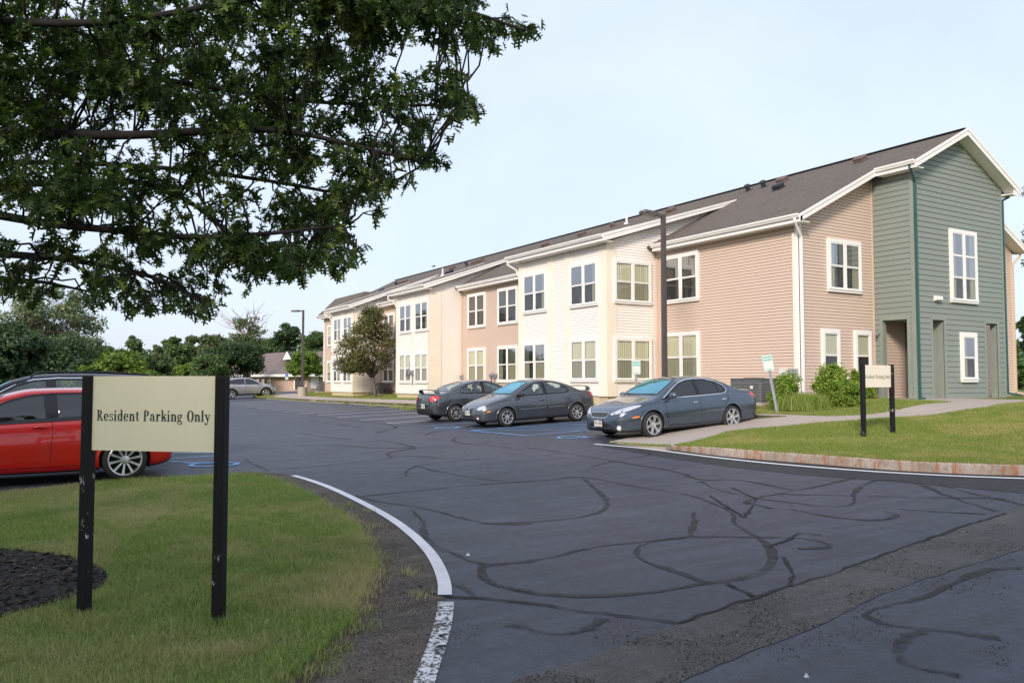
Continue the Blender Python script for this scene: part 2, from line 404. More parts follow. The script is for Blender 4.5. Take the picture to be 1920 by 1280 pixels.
M['oak'] = leafmat('oak_leaf', [(.030, .056, .018), (.052, .092, .028), (.088, .135, .040), (.24, .33, .065)], .45, .4, .9)
M['bark'] = mat('bark', (.015, .012, .012), .9, var=.35, scale=9, bmp=.8, bscale=30, stretch=(1, 1, .3))
M['barkgrey'] = mat('grey_bark', (.12, .095, .08), .9, var=.3, scale=9, bmp=.5)
M['leafdark'] = leafmat('dark_foliage', [(.028, .058, .028), (.046, .088, .036), (.075, .125, .048)], .3)  # dark foliage tones lifted in place of distance haze
M['leafmid'] = leafmat('mid_foliage', [(.05, .098, .036), (.092, .155, .055), (.15, .21, .075)], .38)
M['leafolive'] = leafmat('olive_foliage', [(.06, .09, .042), (.105, .14, .065), (.16, .19, .09)], .35)
M['leaflight'] = leafmat('yellow_green_foliage', [(.08, .15, .025), (.15, .24, .04), (.24, .33, .065)], .4)
M['leafpale'] = leafmat('pale_foliage', [(.11, .15, .085), (.16, .21, .12), (.22, .26, .14)], .35)
M['leafcrab'] = leafmat('bronze_foliage', [(.06, .075, .028), (.11, .115, .042), (.17, .145, .065), (.13, .17, .055)], .25)
M['leafshrub'] = leafmat('shrub_foliage', [(.11, .20, .03), (.22, .33, .05), (.36, .44, .10)], .45, nsc=2.5)
M['petal'] = mat('white_petal', (.8, .8, .76), .6, var=.05)
M['mulch'] = mat('dark_mulch', (.012, .010, .009), .95, var=.6, scale=28, bmp=1., bscale=60)
M['mulchred'] = mat('red_mulch', (.17, .058, .03), .95, var=.5, scale=25, bmp=.8, bscale=60)
M['dirt'] = mat('bare_dirt', (.085, .055, .038), .95, var=.35, scale=9, bmp=.6, bscale=50)
# ---------------------------------------------------------------- ground
def kerbline():
    return [(16.1, 62), (16.1, 56), (16.3, 45), (16.6, 33), (17.1, 20)]
gm, gnt, gb = M['lawnS'], None, None
mb = MB()
xs = np.concatenate([np.linspace(-900, -60, 12), np.linspace(-50, 60, 56), np.linspace(80, 900, 12)])
ys = np.concatenate([np.linspace(-300, -30, 6), np.linspace(-20, 130, 76), np.linspace(150, 1400, 14)])
zz = hgt(*np.meshgrid(xs, ys)) - .06
mb.add([(float(x), float(y), float(zz[j, i])) for j, y in enumerate(ys) for i, x in enumerate(xs)],
       [(j * len(xs) + i, j * len(xs) + i + 1, (j + 1) * len(xs) + i + 1, (j + 1) * len(xs) + i) for j in range(len(ys) - 1) for i in range(len(xs) - 1)])
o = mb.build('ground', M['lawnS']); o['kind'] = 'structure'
sheet('parking_lot', [(-16, -12), (26, -12), (26, 6), (19.5, 15), (19.5, 62), (22, 74), (-4, 74), (-16, 60)], 0, M['asphalt'], 1.)

# ---- lawn on the building side, its kerb and the walks
tip = G(1143, 830)
kb = [G(x, y) for x, y in ((1143, 830.5), (1248, 841), (1310, 850), (1380, 858), (1526, 869.6), (1675, 882), (1800, 888.5), (1920, 892))]
d = (kb[-1][0] - kb[-2][0], kb[-1][1] - kb[-2][1])
kb += [(kb[-1][0] + d[0] * k, kb[-1][1] + d[1] * k + .02 * k * k) for k in (1, 2, 4, 8)]
kb = chaikin(kb, 2)
def offR(w, a):
    return .02 + .13 * float(sm((math.dist((w, a), tip) - .8) / 3.2)) * float(sm((19.5 - w) / 2.)) + .04 * float(sm((w - 16) / 1.5))
pocket = [G(1390, 789), G(1478, 794.5), G(1388, 799.5), G(1322, 804), G(1213, 816), tip]
kl = kerbline()
lawnpoly = [(kl[0][0], 66)] + kl + [(17.15, pocket[0][1] + .3), pocket[0], (17.75, pocket[1][1] + .2), pocket[1], pocket[2], pocket[3], pocket[4]] + kb + [(60, kb[-1][1] + 2), (60, 66)]
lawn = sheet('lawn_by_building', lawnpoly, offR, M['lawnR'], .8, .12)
def offW(w, a): return offR(w, a) + .012
walkR = [G(x, y, .08) for x, y in ((1248, 838.5), (1300, 828), (1362, 813), (1480, 805), (1520, 801), (1616, 796.5), (1745, 778), (1850, 763), (1920, 754))]
far = [(walkR[-1][0] + 12, walkR[-1][1] - 2.5), (walkR[-1][0] + 12, walkR[-1][1] - 1.2)]
walkU = [G(x, y, .08) for x, y in ((1920, 748.7), (1796, 746), (1722, 743.5), (1680, 742))]
walkU2 = [G(x, y, .08) for x, y in ((1785, 753), (1689, 767), (1613, 780), (1560, 787), (1480, 784.4), (1394, 782))]
walkpoly = [tip] + chaikin(walkR, 1) + far + walkU + [(24.95, 16.4), (24.3, 16.2)] + chaikin(walkU2, 1) + [(18.35, 19.5), (17.85, 33), (17.55, 45), (17.35, 56), (17.9, 60), (20, 64), (19, 65.5), (16.3, 61)] + kl[1:] + [(17.15, pocket[0][1] + .3), pocket[0], (17.75, pocket[1][1] + .2), pocket[1], pocket[2], pocket[3], pocket[4]]
sheet('sidewalk', walkpoly, offW, M['concrete'], .6, .1)
# kerb stones
def kerb(name, line, w, top, m, base=-.05, seg=None):
    mb = MB(); p = densify(line, .25, False); k = len(p); ring = []
    for i, q in enumerate(p):
        a = p[max(i - 1, 0)]; b = p[min(i + 1, k - 1)]; dd = math.dist(a, b); nx, ny = -(b[1] - a[1]) / dd, (b[0] - a[0]) / dd
        t = top(*q); z = H(*q)
        for o_, zt in ((0., base), (-.004, t - .02), (.015, t), (w - .01, t), (w, base)):
            mb.v.append((q[0] + nx * o_, q[1] + ny * o_, z + zt))
    for i in range(k - 1):
        if seg and (i % seg) == seg - 1: continue
        for j in range(4): mb.f.append((i * 5 + j, i * 5 + j + 1, (i + 1) * 5 + j + 1, (i + 1) * 5 + j)); mb.m.append(0)
    o = mb.build(name, m); o['kind'] = 'structure'; return o
kerb('granite_kerb', [p for p in kb if math.dist(p, tip) > .7], .15, lambda w, a: offR(w, a) + .016, M['kerb'])
kerb('front_kerb', kl[::-1], -.15, lambda w, a: offR(w, a) + .02, M['concrete'])

# ---- near left lawn island
lp = [G(x, y, .04) for x, y in ((380, 889.5), (442, 886), (505, 890), (583, 925.6), (636, 955), (678.6, 988), (686, 1014), (711, 1053), (690, 1096), (672, 1135), (642, 1175), (583, 1221), (568, 1253), (511, 1283))]
lpL = [G(x, y, .04) for x, y in ((0, 922), (146, 905), (240, 896))]
d0 = G(440, 1420, .04)
leftlawn = [(-8, lpL[0][1] - .9), lpL[0], lpL[1], lpL[2]] + chaikin(lp, 2) + [d0, (d0[0] - 1.5, d0[1] - 2.5), (-8, -4)]
rl = random.Random(3)
leftlawn_r = [(p[0] + rl.uniform(-.03, .03), p[1] + rl.uniform(-.03, .03)) for p in densify(leftlawn, .12)]
def offL(w, a): return .025
sheet('lawn_island', leftlawn_r, offL, M['lawn'], .35, .04)
wl1 = [G(x, y) for x, y in ((550.6, 892), (585, 902), (623, 916), (682, 944), (738, 975), (780, 1008), (810, 1040), (826, 1070), (834, 1096), (834, 1117))]
wl2 = [G(x, y) for x, y in ((836.5, 1130), (833, 1162), (823, 1201), (810, 1237), (800, 1267), (786, 1310), (760, 1400), (700, 1560))]
vg = [G(442, 884), G(505, 884)] + chaikin(wl1, 1) + wl2 + [(d0[0] - .6, d0[1] - 2.2), (d0[0] - 3, d0[1] - 2)]
vg += [(p[0] - .25, p[1] - .15) for p in lp[::-1][:-1]]
sheet('gravel_verge', vg, .004, M['verge'], .3)
dirtp = [G(x, y) for x, y in ((640, 950), (690, 985), (712, 1010), (735, 1050), (722, 1090), (712, 1130), (690, 1170), (640, 1225), (600, 1262), (590, 1300))]
dirtq = [G(x, y) for x, y in ((500, 1300), (560, 1240), (630, 1170), (660, 1130), (680, 1090), (700, 1050), (672, 1012), (665, 985))]
dr = [(p[0] + rl.uniform(-.035, .035), p[1] + rl.uniform(-.035, .035)) for p in densify(dirtp + dirtq, .1)]
sheet('dirt_edge', dr, .009, M['dirt'], .2)
mb = MB(); ribbon(mb, chaikin(wl1, 2), .105, .012); o = mb.build('white_edge_line', M['linewhite']); o['kind'] = 'structure'
mb = MB(); ribbon(mb, chaikin(wl2, 2), .115, .012); o = mb.build('worn_white_edge_line', M['lineworn']); o['kind'] = 'structure'
rwl = [G(x, y) for x, y in ((1114.7, 833), (1200, 840), (1280, 850.5), (1344, 858.8), (1450, 870), (1600, 882.5), (1760, 892), (1920, 898))]
dd = (rwl[-1][0] - rwl[-2][0], rwl[-1][1] - rwl[-2][1]); rwl += [(rwl[-1][0] + dd[0] * k, rwl[-1][1] + dd[1] * k + .1 * k * k) for k in (1, 3)]
dk = [G(x, y) for x, y in ((1130, 826), (1248, 838), (1380, 855), (1526, 867), (1675, 880), (1920, 890))] + [G(x, y) for x, y in ((1920, 925), (1700, 905), (1500, 890), (1380, 877), (1248, 858), (1130, 838))]
sheet('fresh_asphalt_edge', dk, .004, M['edge'], .4)
mb = MB(); ribbon(mb, chaikin(rwl, 2), .11, .012); o = mb.build('kerbside_white_line', M['linewhite']); o['kind'] = 'structure'
# patched strip across the entrance
pu = [(953, 1280), (1128, 1224), (1272, 1168), (1420, 1120), (1564, 1075), (1697, 1027), (1800, 990), (1888, 963), (1960, 935), (2200, 850)]
pl = [(2300, 930), (1960, 1010), (1909, 1032), (1800, 1065), (1686, 1101), (1600, 1140), (1516, 1181), (1400, 1225), (1272, 1280), (1100, 1370), (700, 1480)]
pp = [G(x, y) for x, y in pu + pl]
pp = [(p[0] + rl.uniform(-.012, .012), p[1] + rl.uniform(-.012, .012)) for p in densify(pp, .15)]
sheet('asphalt_patch', pp, .004, M['patch'], .4)
# sealed cracks
def cv(lst, ox, oy, s): return [G(ox + x / s, oy + y / s) for x, y in lst]
C1 = [[(5, 455), (250, 425), (400, 385), (560, 370), (740, 350)],
 [(5, 440), (5, 490), (40, 515), (150, 545), (370, 565), (600, 550), (790, 515), (900, 505), (1000, 475), (1040, 430), (1020, 380), (940, 330), (890, 300), (910, 275), (800, 220), (700, 195), (550, 175), (360, 135), (250, 150), (100, 158), (0, 165)],
 [(740, 350), (600, 365), (545, 395), (560, 430), (650, 460), (740, 490), (800, 515)], [(740, 350), (1000, 352), (1150, 355), (1230, 375), (1235, 390), (1120, 392)],
 [(755, 265), (755, 310), (740, 350)], [(360, 140), (430, 200), (460, 240), (400, 275), (250, 295), (0, 305)], [(940, 235), (945, 218), (1100, 190), (1250, 160), (1330, 140)],
 [(940, 230), (1030, 250)], [(780, 155), (820, 180), (950, 212), (1100, 230), (1250, 248), (1330, 235), (1310, 200), (1380, 150), (1480, 150), (1560, 165), (1640, 205), (1820, 260)],
 [(1100, 255), (1290, 290), (1430, 293), (1480, 275), (1430, 262)], [(1480, 253), (1600, 262), (1780, 270)], [(1620, 165), (1720, 195), (1850, 220), (1920, 240)], [(1060, 200), (1300, 205), (1500, 212), (1850, 215)],
 [(1920, 460), (1780, 465), (1680, 510), (1560, 570), (1400, 600), (1350, 625), (1420, 660), (1560, 675), (1700, 690), (1830, 710)], [(1560, 680), (1480, 720), (1470, 780), (1530, 815), (1700, 840)],
 [(390, 105), (480, 80), (620, 60), (560, 50)], [(160, 35), (330, 60), (540, 95), (700, 120), (780, 155), (900, 145), (1100, 185)], [(90, 662), (150, 668), (220, 692), (330, 695), (390, 670), (430, 640)]]
C2 = [[(240, 0), (290, 30), (380, 70)], [(380, 65), (700, 40), (1040, 5)], [(900, 215), (1200, 185), (1500, 155), (1890, 125)], [(1210, 40), (1350, 75), (1550, 110), (1740, 130)],
 [(870, 210), (1000, 245), (1200, 270), (1380, 310), (1560, 360), (1720, 378), (1890, 370)], [(1200, 290), (1270, 370), (1260, 440), (1330, 500), (1450, 550), (1600, 610), (1890, 590)],
 [(1600, 610), (1580, 660), (1640, 710), (1770, 745), (1890, 760)], [(1430, 715), (1500, 740), (1550, 790)], [(1160, 100), (1170, 60), (1240, 35), (1580, 0)]]
C3 = [[(0, 440), (240, 480), (500, 500)], [(0, 550), (400, 550), (620, 578), (1260, 570)], [(700, 500), (900, 530), (1060, 575)], [(1060, 575), (860, 605), (780, 630), (850, 655), (800, 672)],
 [(700, 440), (850, 400), (900, 385), (740, 350), (520, 330), (100, 285)], [(1490, 465), (1380, 490), (1400, 520), (1560, 545), (1770, 555), (1920, 580)], [(1560, 545), (1740, 520)],
 [(1140, 465), (1200, 430), (1330, 420)], [(90, 325), (250, 350), (450, 375), (570, 395)], [(850, 655), (1060, 645), (1290, 670)]]
mb = MB()
def wob(seed):
    r_ = random.Random(seed); ph = [r_.uniform(0, 6.28) for _ in range(4)]
    return lambda t: .75 + .25 * math.sin(7 * t + ph[0]) + .2 * math.sin(23 * t + ph[1]) + .15 * math.sin(51 * t + ph[2])
k = 0
for lst, ox, oy, s, w in ((C1, 900, 820, 1.882, .085), (C2, 380, 860, 3.048, .075), (C3, 560, 720, 4.8, .10)):
    for c in lst:
        k += 1; pts = chaikin(cv(c, ox, oy, s), 2); r_ = random.Random(k)
        pts = densify(pts, .2, False); pts = [(x + r_.uniform(-.012, .012), y + r_.uniform(-.012, .012)) for x, y in pts]
        ribbon(mb, pts, w * .95, .0056 + .00008 * k, .1, wob(k))
o = mb.build('crack_seal', M['seal']); o['kind'] = 'structure'
mb = MB()
for j, c in enumerate(([(786, 1097), (800, 1113), (845, 1118), (930, 1125), (1010, 1133), (1130, 1152), (1272, 1168)], [(1272, 1168), (1420, 1119), (1564, 1074), (1697, 1026), (1800, 989), (1888, 962)],
          [(1470, 1045), (1490, 1080), (1480, 1100)], [(1360, 1095), (1400, 1110), (1420, 1122)], [(1440, 1025), (1480, 1012), (1500, 1000), (1540, 1003)], [(1370, 915), (1420, 935), (1395, 970), (1330, 930)])):
    pts = densify([G(x, y) for x, y in c], .12, False); r_ = random.Random(j + 90); pts = [(x + r_.uniform(-.02, .02), y + r_.uniform(-.02, .02)) for x, y in pts]
    ribbon(mb, pts, .035, .0095 + .0003 * j, .06, wob(j + 70))
o = mb.build('open_crack', M['crackline']); o['kind'] = 'structure'
# stall lines: white ones along X, then the blue ones
mb = MB(); mbb = MB(); mb_lines = mb

a0 = G(666, 789)[1]; a1 = G(725, 794)[1]; pitch = abs(a0 - a1)


PIT = 2.6
for i in range(12):
    a = a1 + PIT * i
    if a < 60: ribbon(mb, [(G(725, 794)[0] + .02 * i, a), (16.0, a)], .12, .012, .5)
ribbon(mb, [(16.75, pocket[0][1] - .12), (17.6, pocket[1][1] - .05)], .08, .012, .3)
def rays(*p): return [G(x, y) for x, y in p]
def wheelchair(mbx, c, s, rz, off=.012):
    """painted access symbol lying on the lot"""
    def tr(p): return (c[0] + s * (p[0] * math.cos(rz) - p[1] * math.sin(rz)), c[1] + s * (p[0] * math.sin(rz) + p[1] * math.cos(rz)))
    arc = [tr((.08 + .36 * math.cos(t), -.3 + .36 * math.sin(t))) for t in np.linspace(2.1, 6.0, 16)]
    ribbon(mbx, arc, .1 * s, off, .1); ribbon(mbx, [tr((-.08, .42)), tr((-.02, -.05)), tr((.32, -.05)), tr((.46, -.45))], .11 * s, off + .0006, .08)
    ribbon(mbx, [tr((-.06, .2)), tr((.26, .16))], .09 * s, off + .0012, .08)
    ribbon(mbx, [tr((-.17, .62)), tr((-.02, .62))], .15 * s, off, .05)
# ---------------------------------------------------------------- the long building
RW, RZ = 27.5, 10.2                                       # ridge
def rz(w): return RZ - .5 * abs(w - RW)
YE = 16.94; YG = 15.48; YF = 64.0; XG0, XG1 = 24.93, 30.4
BSL = [.3]
def bz(w): return 9.1 - BSL[0] * (25.3 - w)
bld = empty('apartment_building', (21.1, YE, .9))
tag(bld, 'long two-storey apartment building with tan and cream siding, brown roof and green gabled end', 'building')
def wch(mb, name, m, smooth=False): return wchild(mb, name, m, bld, smooth)
def wsb(mb, name, m, part, smooth=False): return wsub(mb, name, m, part, bld, smooth)
def siding(mb, P, z0, z1, bounds, ex, lip=.016, n=None):
    """laps; P(s, z, out) -> world; bounds(z) -> list of (s0, s1)"""
    z = z0; k = 0
    while z < z1 - 1e-4:
        zt = min(z + ex, z1); b0 = bounds(z + 1e-3); b1 = bounds(zt - 1e-3)
        if len(b0) != len(b1): b0 = b1 = bounds((z + zt) / 2)
        for (s0, s1), (t0, t1) in zip(b0, b1):
            if s1 - s0 < .01 and t1 - t0 < .01: continue
            g = .013; sm_ = lambda p0, p1: p0 + (p1 - p0) * (1 - g / ex)
            u0, u1 = sm_(s0, t0), sm_(s1, t1)
            mb.add([P(s0, z, lip), P(s1, z, lip), P(u1, zt - g, .004), P(u0, zt - g, .004), P(u1, zt - g, -.02), P(u0, zt - g, -.02), P(t1, zt, -.02), P(t0, zt, -.02), P(s0, z, -.02), P(s1, z, -.02)],
                   [(0, 1, 2, 3), (3, 2, 4, 5), (5, 4, 6, 7), (8, 9, 1, 0)])
        z = zt; k += 1
def PX(w): return lambda s, z, o: (w - o, s, z)           # faces -X, s runs along Y
def PY(a): return lambda s, z, o: (s, a - o, z)           # faces -Y, s runs along X
def solid(b): return b
# --- walls facing the lot
W1, W2 = 18.7, 19.1
BAYS = [(W1, 23.73, 29.9, 1.02), (W2, 39.85, 44.3, .86), (W2, 51.5, 55.9, .82)]
BS = {23.73: .3, 39.85: .345, 51.5: .372}; BTOP = {23.73: 6.98, 39.85: 6.75, 51.5: 6.6}
for i, (a0, a1, z0) in enumerate(((YE, 23.73, 1.02), (29.9, 39.85, .95), (44.3, 51.5, .84), (55.9, 63.6, .80))):
    mb = MB(); siding(mb, PX(21.1), z0, 6.98, lambda z, a0=a0, a1=a1: [(a0, a1)], .105); wch(mb, 'wall', M['tan'])
    mb = MB(); mb.box(21.12, a0, .3, 21.4, a1, z0 - .004); wch(mb, 'foundation', M['found'])
    mb = MB(); mb.box(21.13, a0, z0, 21.3, a1, 6.9); wch(mb, 'wall_sheathing', M['dark'])
for (w, a0, a1, z0) in BAYS:
    BSL[0] = BS[a0]
    mb = MB(); siding(mb, PX(w), z0, BTOP[a0], lambda z: [(a0, a1)], .105); wch(mb, 'bay_wall', M['cream'])
    def sb(z, w=w):
        if z < bz(w): lo = w
        else: lo = 25.3 - (9.1 - z) / BSL[0]
        hi = 21.1 if z < rz(21.1) else RW - (RZ - z) / .5
        return [(lo, max(lo, hi))]
    mb = MB(); siding(mb, PY(a0), z0, 9.0, sb, .105); wch(mb, 'bay_side_wall', M['cream'])
    mb = MB(); mb.box(w + .03, a0 + .03, z0, 21.1, a1 - .01, BTOP[a0] - .2); wch(mb, 'bay_core', M['dark'])
    mb = MB(); mb.box(w + .05, a0 + .05, .3, 21.1, a1 - .05, z0 - .004); wch(mb, 'foundation', M['found'])
    # bay roof
    mb = MB(); e = w - .4
    A0, A1 = a0 - .32, a1 + .32
    for (x0, x1) in ((e, 25.3),):
        mb.add([(x0, A0, bz(x0)), (x1, A0, bz(x1)), (x1, A1, bz(x1)), (x0, A1, bz(x0)), (x0, A0, bz(x0) - .09), (x1, A0, bz(x1) - .09), (x1, A1, bz(x1) - .09), (x0, A1, bz(x0) - .09)],
               [(0, 1, 2, 3), (0, 3, 7, 4), (0, 4, 5, 1), (3, 2, 6, 7)])
    br = wch(mb, 'bay_roof', M['roof'])
    mb = MB()                                             # rake boards, soffit
    for aa in (A0 - .035, A1 + .0):
        q = [(e - .02, bz(e)), (25.25, bz(25.25))]
        mb.add([(q[0][0], aa, q[0][1] + .02), (q[1][0], aa, q[1][1] + .02), (q[1][0], aa, q[1][1] - .16), (q[0][0], aa, q[0][1] - .26),
                (q[0][0], aa + .035, q[0][1] + .02), (q[1][0], aa + .035, q[1][1] + .02), (q[1][0], aa + .035, q[1][1] - .16), (q[0][0], aa + .035, q[0][1] - .26)],
               [(0, 3, 2, 1), (4, 5, 6, 7), (0, 1, 5, 4), (3, 7, 6, 2), (0, 4, 7, 3)])
        mb.add([(q[0][0], aa - .02, q[0][1] + .025), (q[1][0], aa - .02, q[1][1] + .025), (q[1][0], aa - .02, q[1][1] - .05), (q[0][0], aa - .02, q[0][1] - .07),
                (q[0][0], aa - .002, q[0][1] + .025), (q[1][0], aa - .002, q[1][1] + .025), (q[1][0], aa - .002, q[1][1] - .05), (q[0][0], aa - .002, q[0][1] - .07)],
               [(0, 3, 2, 1), (0, 1, 5, 4), (3, 7, 6, 2), (0, 4, 7, 3)])
    wsb(mb, 'rake_board', M['white'], br)
    mb = MB(); mb.box(e + .01, A0 + .004, bz(e) - .255, w + .02, A1 - .004, bz(e) - .225)
    mb.add([(w + .02, A0 + .004, bz(w) - .30), (25, A0 + .004, bz(25) - .13), (25, a0 + .02, bz(25) - .13), (w + .02, a0 + .02, bz(w) - .30)], [(0, 1, 2, 3)])
    wsb(mb, 'soffit', M['white'], br)
def gutter(x, a0, a1, z, part=None):
    mb = MB(); pr = [(0, -.13), (-.07, -.125), (-.10, -.07), (-.125, -.045), (-.125, 0), (-.105, 0), (-.105, -.03), (-.09, -.055), (-.06, -.115), (0, -.118)]
    vs = [(x + p, a, z + q) for a in (a0, a1) for p, q in pr]; n = len(pr)
    mb.add(vs, [(i, (i + 1) % n, (i + 1) % n + n, i + n) for i in range(n)] + [tuple(range(5)) + (9,), tuple(range(n, n + 5))[::-1]])
    mb.box(x + .002, a0, z - .25, x + .03, a1, z - .004)
    return wch(mb, 'gutter', M['white'])
for (w, a0, a1, z0) in BAYS:
    BSL[0] = BS[a0]; gutter(w - .44, a0 - .36, a1 + .36, bz(w - .4) + .0)
ez = rz(20.7)
for a0, a1 in ((YE - .42, 23.4), (30.2, 39.5), (44.6, 51.2), (56.2, YF + .1)): gutter(20.66, a0, a1, ez)
gutter(24.5, YG - .42, YE - .46, rz(24.54))
# --- tan end wall and its rear twin, behind the green block
mb = MB(); siding(mb, PY(YE), 1.02, 8.75, lambda z: [(21.1 if z < rz(21.1) - .14 else RW - (RZ - .14 - z) / .5, XG0)], .105); wch(mb, 'gable_wall', M['tan'])
mb = MB(); siding(mb, PY(YE + .01), 1.02, 8.75, lambda z: [(XG1, 33.9 if z < rz(33.9) - .14 else RW + (RZ - .14 - z) / .5)], .105); wch(mb, 'rear_gable_wall', M['tan'])
mb = MB(); mb.box(21.12, YE + .012, .3, 33.8, YE + .3, 1.016); mb.box(XG0 + .03, YG + .03, .3, XG1 - .03, YE, .985); wch(mb, 'foundation', M['found'])
mb = MB(); mb.box(21.31, YE + .04, .8, 33.88, YF - .5, 6.85)
mb.add([(21.31, YE + .04, 6.86), (33.7, YE + .04, 6.86), (RW, YE + .04, 10.0), (21.31, YF - .5, 6.86), (33.7, YF - .5, 6.86), (RW, YF - .5, 10.0)], [(0, 1, 2), (3, 5, 4), (0, 3, 4, 1)])
wch(mb, 'inner_core', M['dark'])
# --- green block with its porch openings
def hole(bl, z, zt, h0, h1):
    if z > zt: return bl
    out = []
    for s0, s1 in bl:
        if h0 > s0 and h1 < s1: out += [(s0, h0), (h1, s1)]
        else: out.append((s0, s1))
    return out
PT = 3.62                                                 # porch ceiling
oa0, oa1 = A(1703, XG0), A(1657, XG0)
o1 = (Wd(1749.5, YG), Wd(1771, YG)); o2 = (Wd(1850, YG), Wd(1871, YG))
def gs(z): return hole([(YG, YE)], z, PT, oa0, oa1)
mb = MB(); siding(mb, PX(XG0), 1.0, rz(XG0) - .1, gs, .178, .02); wch(mb, 'green_side_wall', M['green'])
def gf(z):
    bl = [(XG0, XG1)] if z < rz(XG0) - .12 else [(RW - (RZ - .12 - z) / .5, RW + (RZ - .12 - z) / .5)]
    return hole(hole(bl, z, PT, *o1), z, PT, *o2)
mb = MB(); siding(mb, PY(YG), 1.0, RZ - .14, gf, .178, .02); wch(mb, 'green_gable_wall', M['green'])
mb = MB()                                                 # solid body above the porch and piers between openings
mb.box(XG0 + .03, YG + .03, PT, XG1 - .004, YE, 8.7)
mb.add([(XG0 + .03, YG + .03, 8.7), (XG1 - .01, YG + .03, 8.7), (RW, YG + .03, 10.02), (XG0 + .03, YE, 8.7), (XG1 - .01, YE, 8.7), (RW, YE, 10.02)], [(0, 1, 2), (3, 5, 4), (1, 4, 5, 2), (0, 2, 5, 3)])
for x0, x1 in ((XG0 + .03, o1[0]), (o1[1], o2[0]), (o2[1], XG1 - .004)): mb.box(x0, YG + .03, .8, x1, YG + .24, PT - .003)
mb.box(XG0 + .03, YG + .243, .8, XG0 + .18, oa0, PT - .003); mb.box(XG0 + .03, oa1, .8, XG0 + .18, YE - .02, PT - .003)
mb.box(o1[1] + .02, YG + .243, .8, o2[0] - .02, YE - .1, PT - .004)
wch(mb, 'green_porch_wall', M['greenboard'])
mb = MB(); siding(mb, PY(YE - .03), 1.0, PT, lambda z: [(XG0 + .2, XG1 - .1)], .105); wch(mb, 'porch_back_wall', M['tan'])
mb = MB(); mb.box(XG0 + .1, YG - .02, .86, XG1 - .1, YE, 1.0); mb.box(o1[0] - .05, YG - .35, .8, o1[1] + .25, YG - .022, .985); mb.box(o2[0] - .05, YG - .35, .8, o2[1] + .2, YG - .022, .985); wch(mb, 'porch_floor', M['concrete'])
mb = MB()                                                 # trims on green block
for x in (XG0 + .02, XG1 - .11): mb.box(x, YG - .03, 1.0, x + .09, YG, rz(x) - .18)
mb.box(XG0 - .028, YG - .03, 1.0, XG0 + .018, YG + .10, rz(XG0) - .22)
for (a, b) in (o1, o2):
    mb.box(a - .11, YG - .026, 1.0, a, YG + .0, PT + .12); mb.box(b, YG - .026, 1.0, b + .11, YG, PT + .12); mb.box(a + .001, YG - .026, PT, b - .001, YG, PT + .12)
mb.box(XG0 - .026, oa0 - .12, 1.0, XG0, oa0, PT + .14); mb.box(XG0 - .026, oa1, 1.0, XG0, oa1 + .12, PT + .14); mb.box(XG0 - .026, oa0 + .001, PT, XG0, oa1 - .001, PT + .14)
wch(mb, 'green_trim', M['greenboard'])
mb = MB(); mb.box(o1[0] + .003, YG + .245, 1.0, o1[0] + .13, YG + .37, PT - .01); wch(mb, 'porch_post', M['tan'])
mb = MB(); mb.box(o2[0] + .004, YG + .2, 1.4, o2[0] + .07, YG + .25, PT - .2); wch(mb, 'porch_downspout', M['white'])
# --- main roof
mb = MB()
def slab(x0, x1, a0, a1, t=.1):
    z0, z1 = rz(x0), rz(x1)
    mb.add([(x0, a0, z0), (x1, a0, z1), (x1, a1, z1), (x0, a1, z0), (x0, a0, z0 - t), (x1, a0, z1 - t), (x1, a1, z1 - t), (x0, a1, z0 - t)],
           [(0, 1, 2, 3), (4, 7, 6, 5), (0, 4, 5, 1), (3, 2, 6, 7), (0, 3, 7, 4), (1, 5, 6, 2)])
slab(20.68, 24.54, YE - .42, YF); slab(24.54, RW, YG - .42, YF); slab(RW, 30.8, YG - .42, YF); slab(30.8, 34.3, YE - .42, YF)
roof = wch(mb, 'roof', M['roof'])
mb = MB(); mb.bar((RW, YG - .42, RZ + .012), (RW, YF, RZ + .012), .26, .03); wsb(mb, 'ridge_cap', M['ventblack'], roof)
# low mansard over the far end
mb = MB(); mb.add([(20.66, 56.3, 6.81), (22.2, 57.6, 8.32), (22.2, YF + .2, 8.32), (20.66, YF + .2, 6.81), (23.8, 57.6, 8.33), (23.8, YF + .2, 8.33), (23.8, 56.3, 8.33)], [(0, 3, 2, 1), (1, 2, 5, 4), (0, 1, 4, 6), (3, 5, 2)])
wsb(mb, 'end_roof', M['roof'], roof)
def rake(x0, x1, a, h=.24, t=.04, part=roof):
    mb = MB()
    for (dy, hh, up) in ((0, h, .02), (-.022, h * .36, .03)):
        z0, z1 = rz(x0) + up, rz(x1) + up
        mb.add([(x0, a + dy, z0), (x1, a + dy, z1), (x1, a + dy, z1 - hh), (x0, a + dy, z0 - hh), (x0, a + t + dy * .9, z0), (x1, a + t + dy * .9, z1), (x1, a + t + dy * .9, z1 - hh), (x0, a + t + dy * .9, z0 - hh)],
               [(0, 3, 2, 1), (4, 5, 6, 7), (0, 1, 5, 4), (3, 7, 6, 2), (0, 4, 7, 3), (1, 2, 6, 5)])
    return wsb(mb, 'rake_board', M['white'], part)
rake(20.62, 24.52, YE - .46); rake(24.42, RW, YG - .46); rake(RW + .001, 30.88, YG - .46); rake(30.89, 34.34, YE - .46)
mb = MB()                                                 # soffits
for x0, x1, a, b in ((21.1, 24.5, YE - .42, YE), (24.56, RW, YG - .42, YG), (RW, 30.75, YG - .42, YG), (30.85, 34.2, YE - .42, YE)):
    mb.add([(x0, a, rz(x0) - .19), (x1, a, rz(x1) - .19), (x1, b, rz(x1) - .19), (x0, b, rz(x0) - .19)], [(0, 1, 2, 3)])
